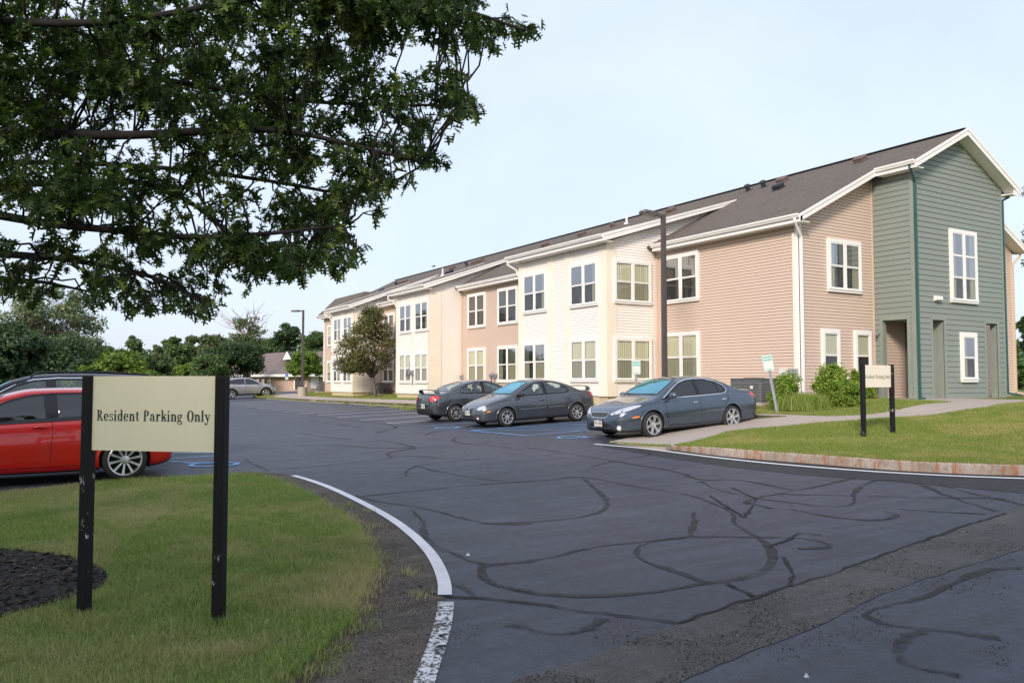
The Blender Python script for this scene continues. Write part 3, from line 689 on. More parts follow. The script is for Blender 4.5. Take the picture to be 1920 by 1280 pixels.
mb.box(20.69, YE - .42, ez - .245, 21.1, 23.45, ez - .215); mb.box(20.69, 30.25, ez - .245, 21.1, 39.5, ez - .215); mb.box(20.69, 44.6, ez - .245, 21.1, 51.2, ez - .215); mb.box(20.69, 56.2, ez - .245, 21.1, YF, ez - .215)
mb.box(24.53, YG - .42, rz(24.54) - .245, XG0, YE - .46, rz(24.54) - .215); mb.box(XG1 + .003, YG - .42, rz(30.8) - .245, 30.78, YE - .02, rz(30.8) - .215)
mb.box(20.60, YE - .46, ez - .27, 20.72, YE - .425, ez - .02); mb.box(30.4, YG - .44, rz(30.8) - .28, 30.85, YG - .425, rz(30.8) - .1)
wsb(mb, 'soffit', M['white'], roof)
# far end corner
mb = MB(); mb.box(21.05, 63.5, .8, 21.11, 63.62, 6.6); wch(mb, 'corner_board', M['white'])
mb = MB(); mb.box(21.06, YE - .03, 1.02, 21.098, YE + .13, 6.6); mb.box(21.06, YE - .032, 1.02, 21.19, YE - .004, 6.78); wch(mb, 'corner_board', M['white'])
mb = MB(); mb.box(XG0 - .09, YE - .028, 1.02, XG0 - .025, YE - .004, 8.4); mb.box(33.82, YE - .03, 1.02, 33.92, YE, 6.7); wch(mb, 'corner_board', M['tan'])
# cream boards on the bays
def fboard(w, a, b, z0, mb, z1=6.72): mb.box(w - .028, min(a, b), z0 - .02, w - .002, max(a, b), z1)
mb = MB()
for p, q in ((973, 984), (1026.5, 1037.5), (1060.5, 1071.5), (1123, 1137.3)): fboard(W1, A(p, W1), A(q, W1), 1.02, mb)
mb.box(W1 - .028, 23.70, 1.0, W1 + .46, 23.727, 6.74)
wch(mb, 'bay_boards', M['creamboard'])
for (w, a0, a1, z0) in BAYS[1:]:
    mb = MB(); am = (a0 + a1) / 2
    for p, q in ((a0 - .03, a0 + .42), (am - .2, am + .2), (a1 - .3, a1)): fboard(w, p, q, z0, mb, BTOP[a0] - .26)
    mb.box(w - .028, a0 - .032, z0 - .02, w + .75, a0 - .004, BTOP[a0] - .26); wch(mb, 'bay_boards', M['creamboard'])
# --- windows
rw = random.Random(5)
def window(kind, plane, s0, s1, z0, z1, style='BB', rows=2, cols=2, cas=.105, top=0, open_=False):
    """s0..s1, z0..z1 are the opening; plane faces -X ('X') or -Y ('Y')"""
    c, pl = plane; s0, s1 = min(s0, s1), max(s0, s1)
    P = (lambda s, o, z: (pl - o, s, z)) if c == 'X' else (lambda s, o, z: (s, pl - o, z))
    def bx(mb, a, b, o0, o1, za, zb):
        p = P(a, o0, za); q = P(b, o1, zb); mb.box(min(p[0], q[0]), min(p[1], q[1]), za, max(p[0], q[0]), max(p[1], q[1]), zb)
    mb = MB()
    bx(mb, s0 - cas, s1 + cas, .004, .100, z1, z1 + cas * 1.25); bx(mb, s0 - cas, s1 + cas, .004, .100, z0 - cas * 1.15, z0)
    bx(mb, s0 - cas, s0, .004, .098, z0, z1); bx(mb, s1, s1 + cas, .004, .098, z0, z1)
    bx(mb, s0 - cas - .02, s1 + cas + .02, .004, .128, z0 - .045, z0 - .012)
    cw = (s1 - s0) / cols; mu = .055
    for i in range(1, cols): bx(mb, s0 + cw * i - mu, s0 + cw * i + mu, .004, .096, z0, z1)
    win = wch(mb, 'window', M['white'])
    rowz = [z0 + (z1 - z0) * k / rows for k in range(rows + 1)] if not top else [z0, z0 + .33 * (z1 - z0), z0 + .66 * (z1 - z0), z1]
    if rows == 2: rowz[1] = z0 + .495 * (z1 - z0)
    mb = MB(); f = .032
    gp = MB(); gs_ = MB(); bl = MB(); dk = MB(); fig = MB()
    for i in range(cols):
        a = s0 + cw * i + (mu if i else 0); b = s0 + cw * (i + 1) - (mu if i < cols - 1 else 0)
        for k in range(len(rowz) - 1):
            za, zb = rowz[k], rowz[k + 1]; o = .070 if k == 0 else .080
            bx(mb, a, b, o - .012, o + .010, zb - f, zb); bx(mb, a, b, o - .012, o + .010, za, za + f)
            bx(mb, a, a + f, o - .012, o + .009, za + f, zb - f); bx(mb, b - f, b, o - .012, o + .009, za + f, zb - f)
            q = [P(a + f, o, za + f), P(b - f, o, za + f), P(b - f, o, zb - f), P(a + f, o, zb - f)]
            (gs_ if k == 0 and kind != 'plain' else gp).quad(*(q[::-1] if c == 'X' else q))
        st = style[min(i, len(style) - 1)]
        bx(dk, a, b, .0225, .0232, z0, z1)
        if st in 'Bbh':
            x0, x1 = a + .01, b - .01
            if st == 'h': x0, x1 = (a + .01, a + .4 * (b - a)) if i == 0 else (a + .55 * (b - a), b - .01)
            n = max(3, int((x1 - x0) / .10)); vs = []
            for j in range(n * 2 + 1):
                s = x0 + (x1 - x0) * j / (2 * n); oo = (.056 if j % 2 else .026) + rw.uniform(-.004, .004)
                vs += [P(s, oo, z0 + .03), P(s, oo, z1 - .01)]
            bl.add(vs, [(2 * j, 2 * j + 2, 2 * j + 3, 2 * j + 1) for j in range(2 * n)])
        if st == 's':                                     # roller shade over the upper sash
            bx(bl, a + .01, b - .01, .026, .029, z0 + .5 * (z1 - z0), z1)
            n = 7
            for j in range(n): bx(bl, a + .02, b - .02, .030, .031, z0 + .04 + j * .05, z0 + .06 + j * .05)
        if st in 'Dh':
            for j in range(rw.randint(1, 3)):
                s = rw.uniform(a + .05, b - .2); h_ = rw.uniform(.1, .4); bx(fig, s, s + rw.uniform(.08, .2), .024, .027 + j * .001, z0 + .03, z0 + .03 + h_)
    wsb(mb, 'sash', M['white'], win)
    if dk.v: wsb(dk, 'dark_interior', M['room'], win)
    if bl.v: wsb(bl, 'blinds', M['blind'] if style != 'ww' else M['blindw'], win)
    if fig.v: wsb(fig, 'items_inside', M['metalgrey'], win)
    if gp.v: wsb(gp, 'pane', M['pane_sky'] if 'D' in style or 'h' in style else M['pane'], win)
    if gs_.v: wsb(gs_, 'screened_pane', M['screen'], win)
    return win
LO, LT, UO, UT = 1.66, 3.12, 4.57, 6.08
def X(w): return ('X', w)
def AA(p, q, w): return (A(q, w), A(p, w))
# tan 1
s = AA(1251, 1310, 21.1); window('n', X(21.1), *s, 4.62, 6.22, 'DD'); window('n', X(21.1), *s, 1.66, 3.28, 'BB')
# bay 1
for (p, q), su_, sl in (((985.5, 1024.5), 'hD', 'Bh'), ((1074, 1121), 'hD', 'BB')):
    s = AA(p, q, W1); window('n', X(W1), *s, UO, UT, su_); window('n', X(W1), *s, LO, LT, sl)
s = (Wd(1154, 23.73), Wd(1216, 23.73))
window('n', ('Y', 23.73), *s, 4.62, 6.06, 'BB'); window('n', ('Y', 23.73), *s, 1.66, 3.12, 'BB')
# tan 2
for (p, q), su_, sl in (((880.5, 909.5), 'ww', 'BB'), ((937, 970), 'ww', 'Bh')):
    s = AA(p, q, 21.1); window('n', X(21.1), *s, UO - .02, UT + .1, su_); window('n', X(21.1), *s, LO - .05, LT + .1, sl)
# bay 2
for (p, q), su_, sl in (((751.5, 772), 'hD', 'BB'), ((780.5, 803), 'hD', 'BB')):
    s = AA(p, q, W2); window('n', X(W2), *s, 4.43, 5.92, su_); window('n', X(W2), *s, LO - .1, 3.05, sl)
s = AA(721, 739, 21.1); window('n', X(21.1), *s, 4.45, 5.95, 'ww'); window('n', X(21.1), *s, LO - .1, 3.1, 'ww')
for (p, q) in ((627.5, 640), (645.6, 659.5)):
    s = AA(p, q, W2); window('n', X(W2), *s, 4.4, 5.88, 'BD'); window('n', X(W2), *s, LO - .1, 3.02, 'BD')
s = AA(615.6, 622, 21.1); window('n', X(21.1), *s, 4.4, 5.85, 'B', cols=1); window('n', X(21.1), *s, LO - .1, 3.02, 'B', cols=1)
# tan end wall
s = (Wd(1557, YE), Wd(1611, YE)); window('n', ('Y', YE), *s, 4.62, 6.12, 'hh')
for p, q in ((1543, 1568), (1604, 1627)):
    s = (Wd(p, YE), Wd(q, YE)); window('n', ('Y', YE), *s, 1.72, 3.14, 's', cols=1)
# green block
s = (Wd(1787, YG), Wd(1830, YG)); window('n', ('Y', YG), *s, 4.37, 6.65, 'hh', rows=3, top=1, cas=.10)
s = (Wd(1803.5, YG), Wd(1825, YG)); window('n', ('Y', YG), *s, 1.68, 3.1, 'h', cols=1, cas=.12)
# --- downspouts
def spout(x, y, z0, z1, m, kick=(0, -.25), elbow=None, sq=.07):
    mb = MB(); mb.box(x - sq / 2, y - sq / 2, z0, x + sq / 2, y + sq / 2, z1)
    if elbow: mb.tube([(x, y, z1 - .02), (x, y, z1 + .04), (elbow[0], elbow[1], elbow[2] - .1), elbow], .045, 8)
    mb.bar((x, y, z0 + .03), (x + kick[0], y + kick[1], z0 - .02), .07, .07)
    return wch(mb, 'downspout', m)
spout(21.03, YE - .14, 1.0, 6.1, M['white'], (0, -.01), (20.6, YE - .25, 6.68))
spout(21.05, YE + .17, .98, 6.3, M['creamboard'], (-.2, 0))
spout(XG0 + .03, YG - .08, 1.02, 8.1, M['dkgreen'], (.2, -.05), (24.5, YG - .2, 8.62))
spout(XG1 + .04, YG - .02, 1.1, 8.1, M['dkgreen'], (.1, -.4), (30.75, YG - .1, 8.4))
spout(33.86, YE - .06, 1.1, 6.2, M['tan'], (0, -.3), (34.2, YE - .2, 6.7))
spout(XG1 + .16, YG + .2, 1.5, 3.5, M['white'], (0, 0))
spout(21.06, 23.60, 1.0, 6.35, M['tan'], (-.1, 0)); spout(21.06, 39.72, .9, 6.35, M['tan'], (-.1, 0)); spout(21.06, 51.38, .9, 6.35, M['tan'], (-.1, 0))
for (w, a0, a1, z0) in BAYS:
    mb = MB(); t = BTOP[a0]; mb.tube([(w - .48, a1 + .2, t - .13), (w - .48, a1 + .2, t - .32), (w - .1, a1 + .1, t - .53), (w + .05, a1 + .06, t - .88)], .045, 8); wch(mb, 'gutter_elbow', M['white'])
# --- things on the roof
def RP(px, py):
    d = raydir(px, py); n = Vector((-.5, 0, 1)); p0 = Vector((RW, 0, RZ)); t = (p0 - Vector((0, 0, EYE))).dot(n) / d.dot(n); return Vector((0, 0, EYE)) + d * t
for px, py, s, m in ((1613.5, 303, .36, 'ventbrown'), (1467, 341.5, .36, 'ventbrown'), (1460.5, 354, .34, 'ventblack'), (1403.5, 357.5, .2, 'ventblack'), (1432.5, 350.5, .2, 'ventblack'), (1259, 397, .36, 'ventbrown'),
                     (1023, 461.5, .36, 'ventbrown'), (1091.5, 441.5, .36, 'ventbrown'), (1149.5, 425, .22, 'ventbrown'), (902.5, 490.5, .36, 'ventbrown'), (890, 494.5, .34, 'ventbrown'), (876, 498, .22, 'ventblack'),
                     (849, 504.5, .36, 'ventbrown'), (843.5, 512.5, .45, 'ventblack'), (760.5, 529, .34, 'ventbrown'), (752.5, 531.5, .3, 'ventbrown'), (744, 534, .22, 'ventblack'), (716, 547, .4, 'ventblack')):
    p = RP(px, py); mb = MB(); l = s; sx = math.cos(math.atan(.5)); sz_ = math.sin(math.atan(.5)); u = Vector((sx, 0, sz_)); n = Vector((-sz_, 0, sx)); v = Vector((0, 1, 0))
    def q(a, b, c): return tuple(p + u * a + v * b + n * c)
    if m == 'ventbrown' or s > .3:
        vs = [q(i * l * k, j * l * k, h) for (k, h) in ((.62, .003), (.62, .02), (.5, .02), (.5, .13), (.56, .14), (.40, .21)) for i, j in ((-1, -1), (1, -1), (1, 1), (-1, 1))]
        mb.add(vs, [(4 * r + j, 4 * r + (j + 1) % 4, 4 * r + 4 + (j + 1) % 4, 4 * r + 4 + j) for r in range(5) for j in range(4)] + [(20, 21, 22, 23)])
    else:
        Tm = Matrix.Translation(p) @ Matrix.Rotation(-math.atan(.5), 4, 'Y')
        mb.lathe([(.22, .003), (.2, .02), (.1, .03), (.09, .2), (.14, .2), (.12, .27), (.0, .3)], 14, Tm)
    wch(mb, 'roof_vent', M[m])
for px, py in ((1175, 417), (830, 514)):
    p = RP(px, py + 2); mb = MB(); Tm = Matrix.Translation(p); mb.lathe([(.16, -.06), (.13, .02), (.055, .05), (.055, .48), (.045, .48), (.045, .4), (0, .4)], 12, Tm); wch(mb, 'vent_pipe', M['white'])
# wall lamps and meters
x = Wd(1757, YG); mb = MB(); mb.add([(x - .14, YG - .021, 4.42), (x + .14, YG - .021, 4.42), (x + .14, YG - .17, 4.40), (x - .14, YG - .17, 4.40), (x - .15, YG - .021, 4.25), (x + .15, YG - .021, 4.25), (x + .15, YG - .18, 4.28), (x - .15, YG - .18, 4.28)],
    [(0, 3, 2, 1), (4, 5, 6, 7), (0, 1, 5, 4), (1, 2, 6, 5), (2, 3, 7, 6), (3, 0, 4, 7)]); wch(mb, 'wall_lamp', M['white'])
def meter(a, w, z, s=1., m='galv'):
    mb = MB(); mb.box(w - .13, a - .09 * s, z, w - .002, a + .09 * s, z + .26 * s); mb.lathe([(.075 * s, 0), (.07 * s, .06), (.0, .07)], 12, Matrix.Translation((w - .131, a, z + .16 * s)) @ Matrix.Rotation(R(-90), 4, 'Y'))
    mb.box(w - .08, a - .02, z - .55, w - .04, a + .02, z); wch(mb, 'utility_meter', M[m])
for px in (923, 929, 935): meter(A(px, 21.1), 21.1, 1.72, .9)
meter(A(868, 21.1), 21.1, 1.65)
mb = MB(); a = A(1471, 21.1); mb.box(20.97, a - .14, 1.62, 21.09, a + .12, 1.98); wch(mb, 'meter_box', M['blindw'])
mb = MB(); a = A(1489.5, 21.1); mb.box(20.95, a - .17, 1.6, 21.09, a + .13, 1.97); wch(mb, 'meter_box', M['galv'])
meter((A(772, W2) + A(780, W2)) / 2, W2 - .03, 1.9, 1.1)
mb = MB(); am = (BAYS[1][1] + BAYS[1][2]) / 2 + .1; mb.lathe([(.2, 0), (.17, .03), (.0, .06)], 16, Matrix.Translation((W2 - .22, am, 2.0)) @ Matrix.Rotation(R(-75), 4, 'Y')); mb.bar((W2 - .03, am, 1.9), (W2 - .2, am, 1.98), .03, .03); mb.tube([(W2 - .05, am - .05, 2.), (W2 - .12, am - .05, 2.6), (W2 - .2, am - .05, 2.1)], .012, 5); wch(mb, 'dish_aerial', M['metalgrey'])
mb = MB(); y = YE; mb.tube([(XG0 - .05, YE - .1, 3.2), (XG0 - .22, YE - .2, 3.1), (XG0 + .1, YE - .2, 3.35)], .03, 6); wch(mb, 'gutter_bracket', M['galv'])
# ---------------------------------------------------------------- cars
def pchip(xs, ys, x):
    xs = np.array(xs, float); ys = np.array(ys, float); h = np.diff(xs); d = np.diff(ys) / h; m = np.zeros(len(xs))
    for i in range(1, len(xs) - 1):
        if d[i - 1] * d[i] > 0:
            w1 = 2 * h[i] + h[i - 1]; w2 = h[i] + 2 * h[i - 1]; m[i] = (w1 + w2) / (w1 / d[i - 1] + w2 / d[i])
    m[0] = d[0]; m[-1] = d[-1]
    x = np.clip(x, xs[0], xs[-1]); i = np.clip(np.searchsorted(xs, x) - 1, 0, len(h) - 1); t = (x - xs[i]) / h[i]
    return (2 * t**3 - 3 * t**2 + 1) * ys[i] + (t**3 - 2 * t**2 + t) * h[i] * m[i] + (-2 * t**3 + 3 * t**2) * ys[i + 1] + (t**3 - t**2) * h[i] * m[i + 1]
def paint(name, col, metal=.6, rough=.28, flake=.1, coat=1.):
    m, nt, b = new_mat(name); v = coords(nt, 'Object')
    n = noise(nt, v, 900, 2); c = mixc(nt, n, tuple(x * (1 - flake) for x in col), tuple(x * (1 + flake) for x in col))
    dirt = ramp(nt, noise(nt, coords(nt, 'Object', (1, 1, 1.5)), 3.5, 6, .7), [(.5, (0, 0, 0)), (.8, (.22, .22, .22))])
    L(nt, mixc(nt, dirt, c, (.12, .11, .10)), b.inputs['Base Color'])
    b.inputs['Metallic'].default_value = metal; b.inputs['Roughness'].default_value = rough
    b.inputs['Coat Weight'].default_value = coat; b.inputs['Coat Roughness'].default_value = .035; return m
M['p_lex'] = paint('blue_grey_metallic', (.066, .093, .132)); M['p_neon'] = paint('graphite_metallic', (.080, .089, .106)); M['p_neon2'] = paint('dark_graphite_metallic', (.078, .086, .10))
M['p_red'] = paint('red_paint', (.55, .006, .005), .1, .3, .05); M['p_black'] = paint('black_paint', (.008, .009, .018), .0, .42, coat=.12); M['p_black'].node_tree.nodes['Principled BSDF'].inputs['Specular IOR Level'].default_value = .15; M['p_silver'] = paint('silver_metallic', (.42, .41, .41), .7, .3)
M['rubber'] = mat('tyre_rubber', (.018, .018, .019), .75, var=.3, scale=12); M['plastic'] = mat('black_plastic', (.016, .016, .018), .55, var=.2)
M['trimblack'] = mat('gloss_black_trim', (.008, .008, .010), .25); M['chrome'] = mat('chrome', (.75, .76, .78), .12, 1., var=.05)
M['alloy'] = mat('alloy_rim', (.62, .62, .63), .28, .85, var=.08, scale=8); M['alloydark'] = mat('brake_shadow', (.035, .035, .038), .6, .4)  # bright rim metal, then dark grey metal for the disc behind the spokes
M['redlens'] = mat('red_lens', (.55, .015, .012), .12, coat=1., var=.15, scale=12); M['amber'] = mat('amber_lens', (.85, .20, .02), .2, coat=1., var=.1, scale=14)
M['reflector'] = mat('lamp_reflector', (.82, .85, .90), .18, .25, var=.25, scale=17); M['bulb'] = mat('lamp_bowl', (.33, .34, .36), .15, .9, var=.3, scale=30)
M['seat'] = mat('seat_cloth', (.045, .047, .052), .9, var=.3); M['cabin'] = mat('cabin_lining', (.03, .03, .032), .9, var=.3)
M['plate'] = mat('plate_white', (.66, .66, .62), .5, var=.06); M['platetxt'] = mat('plate_ink', (.03, .04, .13), .5); M['plateyel'] = mat('plate_gold', (.62, .42, .12), .5)
M['seam'] = mat('panel_gap', (.006, .006, .007), .8)
M['litter'] = mat('paper_sheet', (.6, .7, .72), .8)
class Car:
    def __init__(s, name, sp, label, cat, loc, rz, group=None, pitch=0., extra=None):
        s.sp = sp; s.root = empty(name, loc, rz); tag(s.root, label, cat, group); s.root.rotation_euler = (0, pitch, rz)
        s.shape(); s.glaze(); s.finish()
    def shape(s):
        sp = s.sp; e = .36; LA, LB = sp['top'][0][0], sp['top'][-1][0]
        k = np.linspace(0, 1, 15)[:-1]
        xs = np.concatenate([LA + e * k**2, np.arange(LA + e, LB - e, .026), (LB - e * k**2)[::-1]])
        zt = pchip(*zip(*sp['top']), xs); zs = pchip(*zip(*sp['belt']), xs); zb = pchip(*zip(*sp['bot']), xs); W = pchip(*zip(*sp['wid']), xs)
        zs = np.minimum(zs, zt - .012)
        q = np.concatenate([np.linspace(0, .12, 5), np.linspace(.15, .88, 22), np.linspace(.9, 1, 7)])
        prof = pchip(*zip(*sp.get('side', [(0, .90), (.08, .955), (.3, .985), (.55, 1.), (.8, .985), (.93, .955), (1, .915)])), q)
        tum = sp.get('tum', .46); nU, nC = 20, 20; rows = []
        for i, x in enumerate(xs):
            w = W[i]; pts = [(w * .9 * j / 5, zb[i] + 0.0) for j in range(5)]
            hh = zs[i] - zb[i]
            for qq, pf in zip(q, prof):
                blend = 1.
                pts.append((w * pf, zb[i] + hh * qq))
            y0 = w * prof[-1]; T_ = zt[i] - zs[i]; c = min(.085 + .04 * min(1, T_), .86 * T_)
            y0b = y0 - .02 * min(1, T_ / .2); y1 = max(y0b - (T_ - c) * tum, .05)
            for j in range(1, nU + 1): t = j / nU; pts.append((y0b + (y1 - y0b) * t + .018 * math.sin(math.pi * t) * min(1, T_ / .3), zs[i] + (T_ - c) * t))
            ex = .72 if T_ > .2 else .85
            for j in range(1, nC + 1):
                ph = math.pi / 2 * (j / nC) ; pts.append((y1 * max(math.cos(ph), 0) ** ex, zt[i] - c + c * math.sin(ph) ** ex))
            rows.append(pts)
        m = len(rows[0]); vs = []
        for x, r in zip(xs, rows):
            vs += [(x, y, z) for y, z in r] + [(x, -y, z) for y, z in r[1:-1][::-1]]
        n = 2 * m - 2; V = np.array(vs); fs = []
        Ra = sp['R'] + .045; s.Ra = Ra
        for ax in (sp['fa'], sp['ra']):
            dx = V[:, 0] - ax; dz = V[:, 2] - sp['R']; d = np.hypot(dx, dz); k = (np.abs(d - Ra) < .017) & (np.abs(V[:, 1]) > .5)
            V[k, 0] = ax + dx[k] / d[k] * Ra; V[k, 2] = sp['R'] + dz[k] / d[k] * Ra
        for i in range(len(xs) - 1):
            for j in range(n): fs.append((i * n + j, i * n + (j + 1) % n, (i + 1) * n + (j + 1) % n, (i + 1) * n + j))
        fs += [tuple(range(n))[::-1], tuple((len(xs) - 1) * n + j for j in range(n))]
        s.V = V; s.fs = fs
        tri = [f for f in fs]; s.bvh = BVHTree.FromPolygons([Vector(v) for v in V], tri); s.rem = np.zeros(len(fs), bool)
        C = np.array([V[list(f)].mean(0) for f in fs]); s.C = C
        for ax in (sp['fa'], sp['ra']): s.rem |= (np.hypot(C[:, 0] - ax, C[:, 2] - sp['R']) < Ra) & (np.abs(C[:, 1]) > .48)
        n0 = V[[f[0] for f in fs]]; n1 = V[[f[1] for f in fs]]; n2 = V[[f[2] for f in fs]]
        s.Nn = np.cross(n1 - n0, n2 - n0); s.Nn /= np.linalg.norm(s.Nn, axis=1, keepdims=True) + 1e-9
    def cast(s, p, nrm, off):
        nrm = Vector(nrm).normalized(); o = Vector(p) + nrm * 3
        h = s.bvh.ray_cast(o, -nrm)
        if h[0] is None or (h[0] - Vector(p)).length > .9:
            h = s.bvh.find_nearest(Vector(p)); return h[0] + nrm * off
        hn = h[1]
        if hn.dot(nrm) < 0: hn = -hn
        return h[0] + hn * off
    def basis(s, nrm):
        n = Vector(nrm).normalized(); a = Vector((0, 0, 1)).cross(n)
        if a.length < .2: a = Vector((0, 1, 0)).cross(n)
        a.normalize(); return a, n.cross(a), n
    def drape(s, pts, nrm, off=.004, g=.035, mb=None, th=0):
        a, b, n = s.basis(nrm); poly = [(Vector(p).dot(a), Vector(p).dot(b)) for p in pts]; base = sum((Vector(p).dot(n) for p in pts)) / len(pts)
        area = sum(poly[i][0] * poly[(i + 1) % len(poly)][1] - poly[(i + 1) % len(poly)][0] * poly[i][1] for i in range(len(poly)))
        if area < 0: poly = poly[::-1]
        V, Fc, nb = tri2d(poly, g); mb = mb or MB()
        top = [s.cast(a * x + b * y + n * base, nrm, off) for x, y in V]
        mb.add(top, Fc)
        if th:
            bd = densify(poly, g); k = len(bd); t = [s.cast(a * x + b * y + n * base, nrm, off) for x, y in bd]; u = [s.cast(a * x + b * y + n * base, nrm, off - th) for x, y in bd]
            mb.add(t + u, [(i, i + k, (i + 1) % k + k, (i + 1) % k) for i in range(k)])
        return mb
    def ring(s, pts, nrm, w0, w1, off=.008, mb=None, closed=True):
        """band from w0 inside to w1 outside of an outline"""
        a, b, n = s.basis(nrm); poly = [(Vector(p).dot(a), Vector(p).dot(b)) for p in pts]; base = sum((Vector(p).dot(n) for p in pts)) / len(pts)
        if closed:
            area = sum(poly[i][0] * poly[(i + 1) % len(poly)][1] - poly[(i + 1) % len(poly)][0] * poly[i][1] for i in range(len(poly)))
            if area < 0: poly = poly[::-1]
        p = densify(poly, .03, closed); k = len(p); vs = []
        for i in range(k):
            q0 = p[(i - 1) % k] if closed or i else p[0]; q1 = p[(i + 1) % k] if closed or i < k - 1 else p[-1]
            d = math.dist(q0, q1) or 1; nx, ny = (q1[1] - q0[1]) / d, -(q1[0] - q0[0]) / d
            for w in (-w0, w1):
                vs.append(s.cast(a * (p[i][0] + nx * w) + b * (p[i][1] + ny * w) + n * base, nrm, off))
        mb = mb or MB(); e = k if closed else k - 1
        mb.add(vs, [(2 * i, 2 * i + 1, 2 * ((i + 1) % k) + 1, 2 * ((i + 1) % k)) for i in range(e)]); return mb
    def line(s, pts, nrm, w=.010, off=.003, mb=None): return s.ring(pts, nrm, w / 2, w / 2, off, mb, False)
    def cut(s, pts, nrm, shrink=.012, xr=None):
        a, b, n = s.basis(nrm); poly = [(Vector(p).dot(a), Vector(p).dot(b)) for p in pts]
        cx = sum(p[0] for p in poly) / len(poly); cy = sum(p[1] for p in poly) / len(poly)
        poly = [(cx + (x - cx) * (1 - shrink * 2.2), cy + (y - cy) * (1 - shrink * 2.2)) for x, y in poly]
        C = s.C; A_ = np.array(a); B_ = np.array(b); n_ = np.array(n); k = inside(poly, C @ A_, C @ B_) & (np.abs(s.Nn @ n_) > .25)
        dep = C @ n_; base = np.mean([Vector(p).dot(n) for p in pts]); k &= np.abs(dep - base) < .45
        if xr: k &= (C[:, 0] > xr[0]) & (C[:, 0] < xr[1])
        s.rem |= k
    def glaze(s):
        sp = s.sp; s.rings = []
        for key, nrm, mt, nm in (('wsh', (1, 0, .75), 'windshield', 'windshield'), ('rwin', (-1, 0, .8), sp.get('rg', 'carglass'), 'rear_window')):
            if key in sp:
                p = [(x, y, z) for x, y, z in sp[key]] + [(x, -y, z) for x, y, z in sp[key][::-1]]
                p = [tuple(v) for v in p]; s.cut(p, nrm); s.drape(p, nrm, .003, .06).build(nm, M[mt], s.root, True)
                s.ring(p, nrm, .028, .010, .006).build('seal', M['trimblack'], s.root.children[-1], True) if False else None
                s.rings.append((p, nrm, nm))
        for sd in (1, -1):
            for i, w in enumerate(sp['sidew']):
                p = [(x, sd * .75, z) for x, z in w]; s.cut(p, (0, sd, 0), .010); s.drape(p, (0, sd, 0), .003, .06).build('side_window', M[sp.get('sg', 'carglass')], s.root, True)
                s.rings.append((p, (0, sd, 0), 'side_window'))
    def part(s, mb, name, m, smooth=False, par=None): return mb.build(name, M[m] if isinstance(m, str) else m, par or s.root, smooth)
    def wheel(s, ax, sd):
        sp = s.sp; r = sp['R']; rr = sp['rim']; w = .105; yc = sd * (sp['wheely'])
        Tm = Matrix.Translation((ax, yc, r)) @ Matrix.Rotation(R(-90 * sd), 4, 'X')
        mb = MB(); pr = [(rr - .012, -w), (rr + .02, -w - .004), (r - .03, -w * .98), (r - .008, -w * .8), (r, -w * .55), (r, w * .55), (r - .008, w * .8), (r - .03, w * .98), (rr + .02, w + .004), (rr - .012, w)]
        mb.lathe(pr, 40, Tm); wh = s.part(mb, 'wheel', 'rubber', True)
        mb = MB(); mb.lathe([(rr - .002, w + .001), (rr + .006, w + .006), (rr, w + .010), (rr - .014, w + .006), (rr - .022, w - .03), (rr - .035, -w * .6)], 40, Tm)
        n = sp['spokes']; sw, ew = sp['spw']
        for i in range(n):
            for tw in (sp.get('twin') and (-.5, .5) or (0,)):
                a = 2 * math.pi * (i + tw * sp.get('twin', 0)) / n + .2; ca, sa = math.cos(a), math.sin(a); vs = []
                for rad, hw, h in ((.035, sw, w - .012), (rr * .55, sw * .8 + ew * .2, w - .004), (rr - .012, ew, w + .002)):
                    for side in (-1, 1):
                        for dz in (0, -.03):
                            x = rad * ca - hw * side * sa * (1 if dz == 0 else 1.25); y = rad * sa + hw * side * ca * (1 if dz == 0 else 1.25); vs.append((x, y, h + dz))
                mb.add(vs, [(0, 4, 6, 2), (4, 8, 10, 6), (0, 1, 5, 4), (4, 5, 9, 8), (2, 6, 7, 3), (6, 10, 11, 7)], Tm)
        mb.lathe([(.068, w - .02), (.064, w - .004), (.034, w + .002), (.03, w - .003), (.0, w)], 20, Tm)
        s.part(mb, 'rim', 'alloy', False, wh)
        mb = MB(); mb.lathe([(rr - .03, -w * .2), (rr - .035, w * .25 - .02), (.13, w * .25 - .02), (.125, w * .3), (0, w * .3)], 32, Tm); s.part(mb, 'brake_disc', 'alloydark', True, wh)
        mb = MB(); y0, y1 = sd * .50, sd * (pchip(*zip(*sp['wid']), np.array([ax]))[0] * .985)   # arch liner
        Ra = s.Ra + .002; k = 22; an = [math.pi * (-.12 + 1.24 * i / k) for i in range(k + 1)]
        vs = [(ax + Ra * math.cos(t), y, r + Ra * math.sin(t)) for y in (y0, y1) for t in an]
        mb.add(vs, [(i, i + 1, i + k + 2, i + k + 1) for i in range(k)] + [tuple(range(k + 1))]); s.part(mb, 'wheel_arch_liner', 'plastic')
        mb = MB(); pts = [(ax + s.Ra * math.cos(t), sd * .8, r + s.Ra * math.sin(t)) for t in an if r + s.Ra * math.sin(t) > sp.get('archz', .24)]
        w_ = sp.get('clad', .0)
        if w_: s.ring([(p[0], p[1], p[2]) for p in (pts if sd > 0 else pts[::-1])][::(1)], (0, sd, 0), .002, w_, .010, mb, False) if False else None
        vs = []
